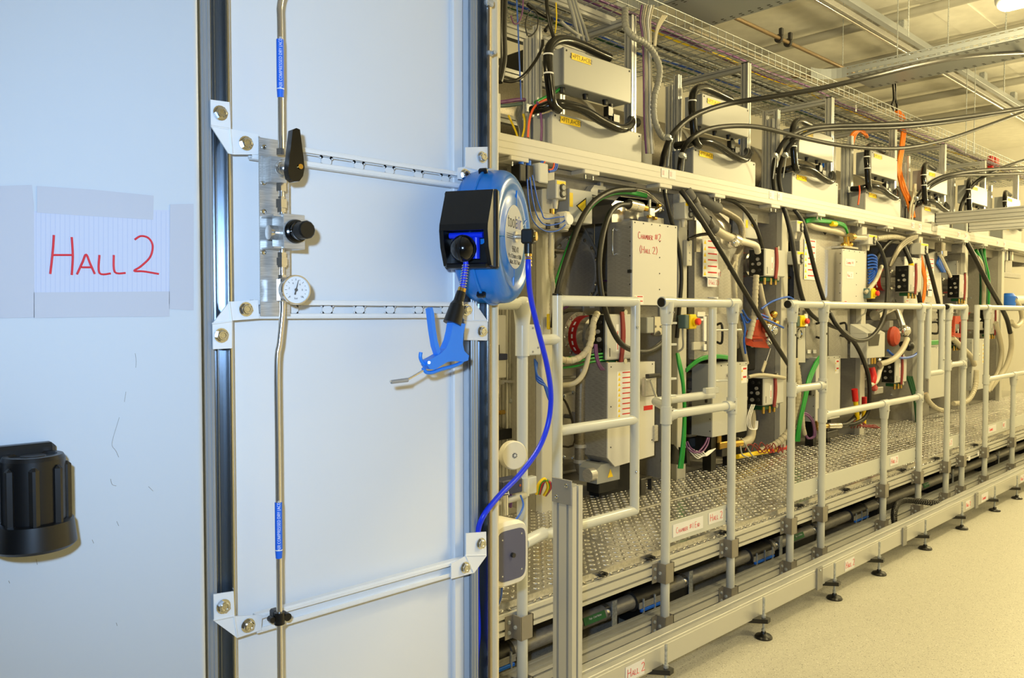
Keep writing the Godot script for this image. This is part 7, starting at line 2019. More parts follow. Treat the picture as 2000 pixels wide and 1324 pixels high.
# third chamber
func build_module_two() -> void:
	switch_box("two-button switch box on the third column, upper of two", 1557, 430, 13, 24, 2.97)
	switch_box("two-button switch box on the third column, lower of two", 1557, 490, 13, 27, 2.97)
	var c := thing("chamber_cover", "wide silver cover sheet with warning sheet left of the tall cabinet", "cover")
	part(c, "sheet", MB.new().prism(W([[1569, 436, 3.14], [1660, 448, 3.14], [1660, 600, 3.14], [1660, 700, 3.14], [1562, 700, 3.14], [1562, 470, 3.14]]), Vector3(0, 0, -0.05)), "steel")
	part(c, "side_plate", MB.new().prism(W([[1562, 470, 3.08], [1567, 455, 3.08], [1611, 487, 3.08], [1611, 592, 3.08], [1562, 592, 3.08]]), Vector3(0, 0, -0.05)), "steel")
	part(c, "black_triangle", MB.new().prism(W([[1605, 450, 3.12], [1617, 450, 3.12], [1611, 459, 3.12]]), Vector3(0, 0, 0.004)), "ink")
	sticker(c, P(1571, 466, 3.075), 0.2, 0.33, 7)
	part(c, "standoff", MB.new().box(P(1610, 560, 3.4), Vector3(0.4, 0.6, 0.35), 0.01), "steel_dull")
	var b := cab("upper_cabinet", "tall cream and silver cabinet with two small red-marked labels", 6.694, 7.155, 1.6, 2.1, 3.0, 3.2, "cabinet_cream", "steel_bright")
	edge_screws(b, 6.694, 7.155, 1.6, 2.1, 3.0, 5, 6)
	note(b, Vector3(6.84, 1.99, -2.999), Vector3.RIGHT, Vector3.UP, 0.19, 0.06, ["Chamber #4"], 0.026)
	note(b, Vector3(6.84, 1.88, -2.999), Vector3.RIGHT, Vector3.UP, 0.13, 0.06, ["Hall 2"], 0.026)
	sticker(b, Vector3(6.71, 1.66, -3.0), 0.08, 0.05, 2)
	for y in [2.0, 1.9, 1.8, 1.7]:
		screw(b, Vector3(6.97, y, -3.0), 0.0045, Vector3.BACK, "dark_metal")
	part(b, "rear_arm", MB.new().ext(6.75, 7.1, 1.7, 2.0, 3.2, 3.74, 0.003), "steel_dull")
	var pl := thing("cable_plug", "silver cable plug pointing right above the tall cabinet", "connector")
	part(pl, "barrel", MB.new().cyl(P(1664, 465, 3.02), P(1697, 465, 3.0), 0.03, -1.0, 16), "steel_bright")
	part(pl, "nut", MB.new().cyl(P(1660, 463, 3.02), P(1666, 463, 3.02), 0.038, -1.0, 6), "brass")
	part(pl, "stem", MB.new().cyl(P(1653, 462, 3.05), P(1654, 484, 3.05), 0.025, -1.0, 10).ball(P(1648, 480, 3.05), 0.03).ball(P(1660, 478, 3.05), 0.028), "brass")
	part(pl, "plate", MB.new().box(P(1650, 484, 3.08), Vector3(0.28, 0.02, 0.12), 0.003), "steel_bright")
	cable("black_hose", "black hose looping from the silver plug round to the guard rail", "hose", [[1697, 466, 3.0], [1708, 471, 2.98], [1719, 485, 2.95], [1729, 515, 2.92], [1733, 550, 2.9], [1731, 595, 2.88], [1722, 630, 2.86], [1708, 652, 2.85], [1690, 664, 2.84], [1668, 663, 2.84], [1648, 650, 2.84], [1632, 632, 2.86], [1622, 612, 2.9]], 0.0175, "rubber", "", 10)
	cable("black_hose", "black hose dropping from the beam left of the silver cover", "hose", [[1529, 400, 3.03], [1537, 425, 3.0], [1545, 460, 2.97], [1552, 505, 2.95], [1560, 555, 2.94], [1572, 595, 2.93], [1592, 620, 2.92], [1620, 634, 2.9], [1645, 645, 2.9], [1668, 668, 2.9], [1685, 700, 2.9], [1697, 740, 2.9], [1698, 790, 2.9], [1690, 815, 2.92], [1668, 828, 2.95], [1645, 830, 3.0]], 0.0185, "rubber", "", 10)
	cable("black_hose", "black hose crossing the silver cover down to the guard rail", "hose", [[1551, 408, 3.03], [1567, 432, 2.98], [1578, 470, 2.95], [1592, 530, 2.93], [1607, 580, 2.92], [1620, 612, 2.91], [1638, 640, 2.9], [1660, 665, 2.9]], 0.0175, "rubber", "", 10)
	for j in 3:
		cable("green_hose", "green hose arching under the beam over the silver cover, %s strand" % ["upper", "middle", "lower"][j], "hose", [[1573, 430 + j * 2, 3.08], [1590, 426 + j * 3, 3.06], [1615, 430 + j * 2, 3.05], [1635, 433 + j * 2, 3.05], [1650, 440 + j * 2, 3.05], [1656, 458, 3.06]], 0.011, "green", "green hoses over the silver cover", 8)
	part(thing("yellow_sleeve", "small yellow sleeve on the green hoses over the silver cover", "sleeve"), "sleeve", MB.new().cyl(P(1624, 437, 3.04), P(1632, 438, 3.04), 0.022, -1.0, 10), "yellow")
	cable("tan_hose", "cream insulated pipe sloping along the top of the silver cover", "hose", [[1573, 434, 3.1], [1590, 443, 3.08], [1612, 448, 3.07], [1632, 452, 3.08], [1652, 460, 3.1]], 0.024, "conduit_tan", "", 9)
	estop("yellow emergency stop with red button beside the third guard rail post", 1562, 627, 2.95, 0.95)
	var tf := thing("level_gauge", "short bright white strip beside the third column's emergency stop", "gauge")
	part(tf, "strip", MB.new().prism(W([[1570, 613, 2.94], [1576, 613, 2.94], [1576, 637, 2.94], [1570, 637, 2.94]]), Vector3(0, 0, 0.008)), "white")
	part(tf, "backing", MB.new().prism(W([[1571, 613, 3.0], [1575, 613, 3.0], [1575, 637, 3.0], [1571, 637, 3.0]]), Vector3(0, 0, 0.05)), "steel_dull")
	var np := thing("column_box", "tall narrow cream box hanging beside the third guard rail post", "box")
	part(np, "case", MB.new().prism(W([[1551, 640, 3.02], [1573, 640, 3.02], [1573, 708, 3.02], [1551, 708, 3.02]]), Vector3(0, 0, -0.08)), "box_paint")
	part(np, "valve_wheel", MB.new().lathe(P(1561, 652, 2.99), Vector3.BACK, [Vector2(0.03, 0), Vector2(0.045, 0), Vector2(0.045, 0.012), Vector2(0.03, 0.012)], 16), "chrome")
	part(np, "rod", MB.new().cyl(P(1555, 655, 3.0), P(1555, 712, 3.0), 0.012), "dark_metal")
	var dp := thing("door_panel", "grey panel with two black handles behind the long guard rail", "panel")
	part(dp, "panel", MB.new().prism(W([[1574, 606, 3.06], [1655, 606, 3.06], [1655, 700, 3.06], [1574, 700, 3.06]]), Vector3(0, 0, -0.03)), "steel_dull")
	for x in [1594, 1641]:
		grip(dp, P(x, 632, 3.055), P(x, 658 if x < 1600 else 655, 3.055), Vector3(0.0, 0, 0.05), 0.01, "black")
	part(dp, "seam", MB.new().prism(W([[1617, 607, 3.055], [1618, 607, 3.055], [1618, 699, 3.055], [1617, 699, 3.055]]), Vector3(0, 0, 0.002)), "dark_metal")
	for x in [1577, 1588]:
		part(dp, "white_label", MB.new().prism(W([[x, 683, 3.05], [x + 6, 683, 3.05], [x + 6, 690, 3.05], [x, 690, 3.05]]), Vector3(0, 0, 0.002)), "white")
	part(dp, "standoff", MB.new().box(P(1620, 655, 3.45), Vector3(0.4, 0.2, 0.5), 0.01), "steel_dull")
	var l := cab("lower_cabinet", "low cream cabinet behind the long guard rail, green hose before it", 6.235, 6.68, 0.66, 1.19, 3.0, 3.18, "box_paint", "box_grey")
	edge_screws(l, 6.235, 6.68, 0.66, 1.19, 3.0, 5, 6)
	sticker(l, Vector3(6.58, 1.16, -3.0), 0.07, 0.12, 2)
	part(l, "latch", MB.new().box(Vector3(6.23, 0.9, -3.05), Vector3(0.014, 0.04, 0.03), 0.003), "dark_metal")
	part(l, "foot", MB.new().ext(6.3, 6.36, 0.44, 0.66, 3.05, 3.12), "black")
	part(l, "foot", MB.new().ext(6.56, 6.62, 0.44, 0.66, 3.05, 3.12), "black")
	for j in 3:
		cable("green_hose", "green hose falling before the third low cabinet to the platform, %s strand" % ["left", "middle", "right"][j], "hose", [[1612 - j * 2, 688, 3.0], [1600 - j * 3, 705, 2.97], [1584 - j * 3, 740, 2.94], [1573 - j * 2, 785, 2.92], [1564 - j * 2, 825, 2.92], [1560 - j * 3, 862, 2.93]], 0.01, "green", "green hoses before the third low cabinet", 8)
	for j in 2:
		cable("purple_hose", "purple hose curving from the ribbed hose to the platform, %s strand" % ["outer", "inner"][j], "hose", [[1565, 806 + j * 3, 2.97], [1578 - j, 809 + j * 3, 2.96], [1589 - j * 2, 825 + j, 2.96], [1592 - j * 3, 850, 2.98], [1580 - j * 2, 856, 3.0], [1571, 844, 3.0]], 0.008, "purple", "purple hoses by the third low cabinet", 7)
	conduit("ribbed_hose", "tan ribbed hose standing beside the third guard rail post", [[1558, 715, 2.99], [1562, 750, 2.98], [1566, 790, 2.97], [1568, 830, 2.97], [1572, 848, 2.98]], 0.018, "conduit_tan", 0.026)
	var dr := thing("drain_pipe", "silver drain pipe with black hose lying on the platform edge", "pipe")
	part(dr, "pipe", MB.new().cyl(P(1616, 832, 2.98), P(1640, 831, 2.98), 0.026, -1.0, 12), "steel_bright")
	part(dr, "brass_valve", MB.new().ball(P(1598, 834, 2.98), 0.03).cyl(P(1597, 834, 2.98), P(1597, 822, 2.98), 0.02).cyl(P(1600, 834, 2.98), P(1616, 832, 2.98), 0.018), "brass")
	part(dr, "stand", MB.new().box(P(1622, 840, 2.98) + Vector3(0, -0.03, 0), Vector3(0.2, 0.05, 0.04), 0.003), "dark_metal")
	part(dr, "hose", MB.new().tube(crv(W([[1640, 831, 2.98], [1655, 828, 2.98], [1670, 815, 3.0], [1685, 795, 3.05]]), 6), 0.022, 10), "rubber")


# fourth chamber
func build_module_three() -> void:
	var b := cab("upper_cabinet", "cream and blue-lit cabinet with orange cable at its right side", 8.051, 8.49, 1.6, 2.1, 3.0, 3.2, "cabinet_cream", "steel")
	edge_screws(b, 8.051, 8.49, 1.6, 2.1, 3.0, 5, 6)
	sticker(b, Vector3(8.07, 1.68, -3.0), 0.1, 0.06, 2)
	part(b, "rear_arm", MB.new().ext(8.1, 8.45, 1.7, 2.0, 3.2, 3.74, 0.003), "steel_dull")
	turbo("turbo pump controller box with maroon strap before the fourth cabinet", 7.8, 8.07, 1.75, 2.0, 2.86, 0.11, 0.5)
	turbo("turbo pump controller box low behind the far end of the long guard rail", 7.87, 8.15, 0.88, 1.13, 3.0, 0.11, 0.42, false)
	switch_box("small grey switch box under the beam left of the fourth cabinet", 1697, 457, 16, 22, 2.97)
	switch_box("two-button switch box on the fourth column, right of the fourth cabinet", 1799, 474, 14, 24, 2.97)
	estop("yellow emergency stop with red button right of the tall cabinet", 1700, 573, 2.97)
	var sl := thing("sloped_box", "cream box with a sloping black display top behind the long guard rail", "box")
	var a := P(1694, 640, 2.9)
	var e := P(1728, 697, 2.9)
	part(sl, "case", MB.new().ext(a.x, e.x, e.y, a.y - 0.05, 2.9, 3.05, 0.004), "box_paint")
	part(sl, "top", MB.new().prism([Vector3(a.x, a.y - 0.05, -2.9), Vector3(a.x, a.y + 0.03, -3.05), Vector3(a.x, a.y - 0.05, -3.05)], Vector3(e.x - a.x, 0, 0)), "box_paint")
	part(sl, "display", MB.new().prism([Vector3(a.x + 0.03, a.y - 0.16, -2.9), Vector3(e.x - 0.15, a.y - 0.16, -2.9), Vector3(e.x - 0.12, a.y - 0.06, -2.9), Vector3(a.x + 0.02, a.y - 0.05, -2.9)], Vector3(0, 0, 0.004)), "black_gloss")
	for s in [0.06, 0.12, 0.18, 0.24, 0.3]:
		part(sl, "cable_gland", MB.new().cyl(Vector3(a.x + s, e.y, -2.96), Vector3(a.x + s, e.y - 0.06, -2.96), 0.016, -1.0, 8), "brass" if s > 0.2 else "steel")
	part(sl, "wall_arm", MB.new().box(Vector3(a.x + 0.15, a.y - 0.2, -3.35), Vector3(0.08, 0.1, 0.6), 0.004), "steel_dull")
	var rv := thing("red_valve", "brick red round valve hub among steel pipes behind the rail", "valve")
	var r0 := P(1746, 657, 3.0)
	part(rv, "hub", MB.new().lathe(r0, Vector3.BACK, [Vector2(0, -0.03), Vector2(0.09, -0.03), Vector2(0.1, 0.0), Vector2(0.08, 0.03), Vector2(0.03, 0.04), Vector2(0, 0.04)], 10), "brick_red")
	part(rv, "pipe", MB.new().cyl(r0 + Vector3(0.05, 0, -0.05), r0 + Vector3(0.4, 0.05, -0.05), 0.03).ball(r0 + Vector3(0.25, 0.05, 0), 0.06).cyl(r0 + Vector3(0.25, 0.05, 0), r0 + Vector3(0.25, 0.35, -0.1), 0.03).cyl(r0 + Vector3(-0.2, 0.2, -0.1), r0 + Vector3(0.3, 0.3, -0.1), 0.05), "steel_bright")
	part(rv, "knob", MB.new().ball(r0 + Vector3(0.32, -0.1, 0.02), 0.05).cyl(r0 + Vector3(0.2, -0.08, 0), r0 + Vector3(0.42, -0.12, 0), 0.03), "black")
	part(rv, "tank", MB.new().lathe(r0 + Vector3(0.35, 0.35, -0.2), Vector3.UP, [Vector2(0, -0.2), Vector2(0.12, -0.18), Vector2(0.16, -0.05), Vector2(0.16, 0.1), Vector2(0.1, 0.2), Vector2(0, 0.22)], 20, true), "steel")
	part(rv, "wall_arm", MB.new().box(r0 + Vector3(0.2, 0.1, -0.4), Vector3(0.08, 0.1, 0.6), 0.004), "steel_dull")
	conduit("ribbed_hose", "tan ribbed hose running under the beam by the fourth cabinet", [[1713, 466, 3.05], [1735, 463, 3.05], [1755, 464, 3.05], [1770, 470, 3.07], [1782, 480, 3.1]], 0.026, "conduit_tan", 0.04)
	cable("black_hose", "black hose arching left of the fourth cabinet", "hose", [[1705, 520, 3.1], [1720, 492, 3.08], [1738, 472, 3.07], [1756, 466, 3.06], [1768, 478, 3.05]], 0.02, "rubber", "", 9)
	cable("striped_hose", "black hose with yellow marks slanting across the fourth cabinet", "hose", [[1766, 482, 2.98], [1778, 510, 2.92], [1789, 550, 2.9], [1797, 590, 2.9], [1800, 620, 2.92]], 0.022, "rubber", "", 9)
	var yt := thing("yellow_marks", "two yellow tape marks on the slanting black hose", "tape")
	for q in [[1779, 514, 1781, 522], [1786, 544, 1788, 552]]:
		part(yt, "band", MB.new().cyl(P(q[0], q[1], 2.917), P(q[2], q[3], 2.912), 0.025, -1.0, 10), "yellow")
	cable("black_hose", "black hose slanting down right of the warning sheet on the fourth column", "hose", [[1808, 495, 2.98], [1816, 525, 2.95], [1826, 565, 2.93], [1834, 600, 2.93], [1837, 640, 2.95]], 0.021, "rubber", "", 9)
	for j in 3:
		cable("tan_hose", "grey tan hose fanning from the beam to the fourth turbo, %s strand" % ["upper", "middle", "lower"][j], "hose", [[1790, 460 + j * 2, 3.0], [1772, 466 + j * 4, 2.98], [1757, 480 + j * 4, 2.97], [1746, 500 + j * 3, 2.98], [1738, 520, 3.0]], 0.014, "exhaust", "tan hoses at the fourth turbo", 8)
		cable("orange_cable", "orange cable falling right of the fourth cabinet, %s strand" % ["left", "middle", "right"][j], "cable", [[1796, 468, 3.06], [1797 + j, 500, 3.04], [1802 + j * 2, 530, 3.02], [1806 + j, 550, 3.0], [1803 + j, 580, 3.0], [1798 + j, 600, 3.02], [1795 + j, 660, 3.04], [1793 + j, 770, 3.06]], 0.012, "orange", "orange cables by the fourth cabinet", 8)
		cable("green_hose", "dark green hose falling to the platform near the far post, %s strand" % ["left", "middle", "right"][j], "hose", [[1772 + j * 4, 735, 3.02], [1780 + j * 3, 760, 3.0], [1787 + j * 2, 785, 2.99], [1791 + j * 2, 835, 3.0]], 0.014, "green_dark", "dark green hoses near the far post", 8)
	cable("tan_hose", "tan hose slanting down left beside the yellow emergency stop", "hose", [[1722, 520, 2.99], [1712, 545, 2.97], [1700, 562, 2.96], [1690, 572, 2.98]], 0.018, "conduit_tan", "", 9)
	cable("tan_hose", "thick tan hose sweeping from the red valve down to the sloped box", "hose", [[1772, 662, 2.96], [1764, 680, 2.94], [1750, 697, 2.92], [1736, 706, 2.92], [1718, 711, 2.95]], 0.026, "conduit_tan", "", 9)
	cable("blue_airline", "blue air line sagging below the red valve", "hose", [[1734, 684, 2.98], [1745, 694, 2.97], [1762, 699, 2.97], [1782, 696, 2.98], [1796, 686, 3.0]], 0.012, "blue_tube", "", 7)
	for j in 5:
		cable("blue_airline", "dark blue lines bundled left of the fourth turbo, %s strand" % ["highest", "second", "third", "fourth", "lowest"][j], "hose", [[1694, 500 + j * 6, 3.05], [1704, 498 + j * 6, 3.02], [1712, 505 + j * 5, 3.0], [1708, 525 + j * 4, 3.02], [1696, 530 + j * 6, 3.05]], 0.01, "blue_tube", "dark blue lines by the tall cabinet", 6)
	var rp := thing("red_pipe", "red pipe with white end standing left of the low far turbo", "pipe")
	part(rp, "red_tube", MB.new().tube(crv(W([[1702, 718, 3.0], [1706, 735, 2.98], [1704, 750, 2.98], [1708, 758, 3.0]]), 5), 0.03, 10), "red")
	part(rp, "white_tube", MB.new().tube(crv(W([[1700, 752, 2.98], [1712, 744, 2.96], [1718, 725, 2.96], [1722, 715, 2.98]]), 5), 0.02, 8), "cream_plastic")
	part(rp, "base", MB.new().box(P(1706, 762, 3.05), Vector3(0.2, 0.06, 0.1), 0.004), "steel_dull")
	var ry := thing("marker_pole", "red and yellow pole standing on the platform beside the column", "pole")
	part(ry, "red_sleeve", MB.new().cyl(P(1669, 760, 2.98), P(1671, 783, 2.98), 0.026, -1.0, 12), "red")
	part(ry, "yellow_pole", MB.new().cyl(P(1671, 783, 2.98), P(1676, 830, 2.98), 0.02, -1.0, 12), "yellow")
	var ry2 := thing("marker_pole", "smaller yellow pole right of the red and yellow pole", "pole")
	part(ry2, "yellow_pole", MB.new().cyl(P(1688, 790, 2.98), P(1687, 828, 2.98), 0.02, -1.0, 12), "yellow")
	part(ry2, "red_sleeve", MB.new().cyl(P(1688, 775, 2.98), P(1688, 790, 2.98), 0.022, -1.0, 12), "red")
	var ws := thing("warning_plate", "warning sheet on a steel plate right of the fourth cabinet", "plate")
	part(ws, "plate", MB.new().prism(W([[1800, 500, 3.06], [1835, 490, 3.06], [1842, 600, 3.06], [1842, 680, 3.06], [1800, 680, 3.06]]), Vector3(0, 0, -0.04)), "steel")
	sticker(ws, P(1809, 503, 3.055), 0.22, 0.3, 7)
	note(ws, P(1816, 561, 3.05), Vector3.RIGHT, Vector3.UP, 0.16, 0.07, ["H2"], 0.04)
	note(ws, P(1816, 572, 3.05), Vector3.RIGHT, Vector3.UP, 0.12, 0.07, ["2"], 0.04)
	part(ws, "standoff", MB.new().box(P(1822, 580, 3.45), Vector3(0.3, 0.4, 0.5), 0.01), "steel_dull")


# everything beyond
func build_far_modules() -> void:
	turbo("farthest upper turbo controller box with maroon strap near the right edge", 9.64, 9.9, 1.72, 1.98, 3.0, 0.12, 0.45)
	turbo("low far turbo controller box between the right posts", 9.5, 9.8, 1.2, 1.44, 3.0, 0.11, 0.45)
	turbo("rightmost turbo controller box behind the last guard rail", 10.75, 11.05, 1.3, 1.6, 3.0, 0.12, 0.45)
	var specs := [["lower_cabinet", "grey low cabinet behind the small far gate", 8.75, 9.3, 0.66, 1.2, "box_paint"], ["lower_cabinet", "grey low cabinet behind the last double tube", 10.1, 10.6, 0.66, 1.25, "box_paint"], ["upper_cabinet", "steel cabinet with warning sheet behind the farthest upper turbo", 9.92, 10.25, 1.55, 2.15, "steel"], ["upper_cabinet", "dull steel cabinet behind the narrow guard rail's gate", 8.75, 9.25, 1.3, 1.75, "steel"]]
	for s in specs:
		var t := cab(s[0], s[1], s[2], s[3], s[4], s[5], 3.0 if s[4] < 1 else 3.12, 3.3, s[6], "box_grey")
		edge_screws(t, s[2], s[3], s[4], s[5], 3.0 if s[4] < 1 else 3.12, 4, 4)
		sticker(t, Vector3(s[3] - 0.14, s[5] - 0.05, -3.0 if s[4] < 1 else -3.12), 0.12, 0.24, 5)
		part(t, "support", MB.new().ext(s[2] + 0.1, s[3] - 0.1, 0.44 if s[4] < 1 else s[4] + 0.1, s[4] if s[4] < 1 else s[5] - 0.1, 3.15, 3.2 if s[4] < 1 else 3.74), "steel_dull")
	var fn := thing("orange_funnel", "brick red board behind the narrow guard rail", "board")
	part(fn, "back_board", MB.new().prism(W([[1866, 617, 3.0], [1881, 617, 3.0], [1881, 655, 3.0], [1863, 652, 3.0]]), Vector3(0, 0, -0.03)), "brick_red")
	part(fn, "tray", MB.new().prism(W([[1863, 650, 2.98], [1880, 652, 2.98], [1882, 660, 2.96], [1864, 658, 2.96]]), Vector3(0, 0.01, -0.05)), "brick_red")
	part(fn, "arm", MB.new().box(P(1872, 636, 3.3), Vector3(0.1, 0.1, 0.5), 0.004), "steel_dull")
	cable("black_hose", "black hose slanting across the far chamber to the last guard rail", "hose", [[1886, 470, 3.02], [1898, 492, 2.97], [1912, 520, 2.93], [1930, 555, 2.9], [1950, 590, 2.88], [1966, 622, 2.87], [1973, 650, 2.87]], 0.026, "rubber", "", 10)
	for j in 4:
		cable("green_hose", "green hose falling inside the far chamber, %s strand" % ["leftmost", "second", "third", "rightmost"][j], "hose", [[1898 + j * 8, 490 - j * 2, 3.1], [1912 + j * 4, 510, 3.08], [1916 + j * 5, 545, 3.06], [1915 + j * 5, 600, 3.06]], 0.018, "green" if j % 2 else "green_dark", "green hoses in the far chamber", 7)
	cable("tan_hose", "pale hose falling beside the green hoses in the far chamber", "hose", [[1908, 502, 3.02], [1918, 520, 3.0], [1922, 560, 3.0], [1921, 600, 3.0]], 0.024, "conduit_tan", "", 8)
	for q in [["tan_hose", "tan hose running down right of the last gate, left one", [[1944, 630, 2.98], [1952, 660, 2.97], [1956, 690, 2.97], [1950, 725, 2.97], [1938, 745, 2.98], [1928, 765, 3.0]]], ["tan_hose", "tan hose running down right of the last gate, right one", [[1974, 648, 2.87], [1975, 680, 2.88], [1965, 715, 2.9], [1948, 740, 2.95], [1932, 762, 3.0]]], ["tan_hose", "tan hose slanting behind the narrow guard rail", [[1860, 660, 2.98], [1878, 678, 2.97], [1895, 695, 2.97], [1903, 712, 2.98]]], ["tan_hose", "pale hose loop at the right edge behind the last guard rail", [[1982, 585, 2.98], [1992, 600, 2.97], [1996, 625, 2.97], [1985, 637, 2.97], [1975, 628, 2.98]]]]:
		cable(q[0], q[1], "hose", q[2], 0.03, "conduit_tan", "", 9)
	conduit("ribbed_hose", "tan ribbed hose curving onto the platform behind the far posts", [[1907, 725, 2.98], [1906, 750, 2.97], [1898, 772, 2.96], [1885, 785, 2.96], [1862, 788, 2.98]], 0.028, "conduit_tan", 0.04)
	conduit("ribbed_hose", "tan ribbed hose curving out behind the long guard rail's end post", [[1808, 770, 3.0], [1815, 785, 2.98], [1830, 798, 2.96], [1848, 803, 2.96]], 0.026, "conduit_tan", 0.04)
	var st := thing("strut_stay", "steel and blue stay rods hanging in the fifth chamber", "stay")
	part(st, "rod", MB.new().cyl(P(1835, 495, 3.0), P(1856, 540, 3.0), 0.02, -1.0, 8).cyl(P(1840, 490, 3.0), P(1840, 500, 3.0), 0.05, -1.0, 10), "steel_bright")
	part(st, "blue_sheet", MB.new().prism(W([[1836, 500, 3.03], [1854, 532, 3.03], [1843, 532, 3.03], [1832, 515, 3.03]]), Vector3(0, 0, -0.02)), "blue_tag")
	part(st, "clamp", MB.new().box(P(1836, 488, 3.05), Vector3(0.1, 0.16, 0.08), 0.01), "exhaust")
	part(st, "arm", MB.new().box(P(1836, 488, 3.3), Vector3(0.1, 0.1, 0.5), 0.004), "steel_dull")
	var so := thing("solenoid_valves", "row of blue and white valves under the far end of the beam", "valve")
	for j in 4:
		var o := P(1958 + j * 5, 500, 3.1)
		part(so, "coil", MB.new().box(o, Vector3(0.06, 0.12, 0.06), 0.006), ["navy", "box_paint", "black", "cream_plastic"][j])
	part(so, "rail", MB.new().box(P(1972, 538, 3.12), Vector3(0.8, 0.06, 0.06), 0.004).box(P(1966, 520, 3.15), Vector3(0.3, 0.2, 0.05), 0.004), "steel_dull")
	part(so, "arm", MB.new().box(P(1966, 515, 3.4), Vector3(0.1, 0.1, 0.5), 0.004), "steel_dull")
	var bt := thing("blue_tank", "bright blue cylinder behind the last guard rail", "tank")
	part(bt, "cylinder", MB.new().lathe(P(1970, 603, 3.05), Vector3.UP, [Vector2(0, 0), Vector2(0.08, 0), Vector2(0.08, 0.16), Vector2(0.05, 0.2), Vector2(0, 0.2)], 16), "blue_tag")
	part(bt, "pipe", MB.new().cyl(P(1978, 585, 3.05), P(1996, 585, 3.05), 0.06), "steel_bright")
	part(bt, "arm", MB.new().box(P(1970, 600, 3.35), Vector3(0.1, 0.1, 0.6), 0.004), "steel_dull")
	var gt := thing("green_tray", "green bar lying behind the small far gate", "bar")
	part(gt, "bar", MB.new().box(P(1824, 669, 3.0), Vector3(0.3, 0.05, 0.04), 0.006), "green")
	part(gt, "arm", MB.new().box(P(1824, 669, 3.0) + Vector3(0, 0, -0.06), Vector3(0.1, 0.04, 0.1), 0.004), "steel_dull")
	var dh := thing("door_panel", "steel panel with black handles behind the small far gate", "panel")
	part(dh, "panel", MB.new().prism(W([[1806, 605, 3.05], [1836, 605, 3.05], [1836, 665, 3.05], [1806, 665, 3.05]]), Vector3(0, 0, -0.03)), "steel_dull")
	grip(dh, P(1816, 630, 3.04), P(1816, 650, 3.04), Vector3(0.06, 0, 0.06), 0.012, "black")
	grip(dh, P(1830, 610, 3.04), P(1830, 624, 3.04), Vector3(0.06, 0, 0.06), 0.012, "black")
	part(dh, "standoff", MB.new().box(P(1820, 640, 3.4), Vector3(0.3, 0.1, 0.5), 0.01), "steel_dull")


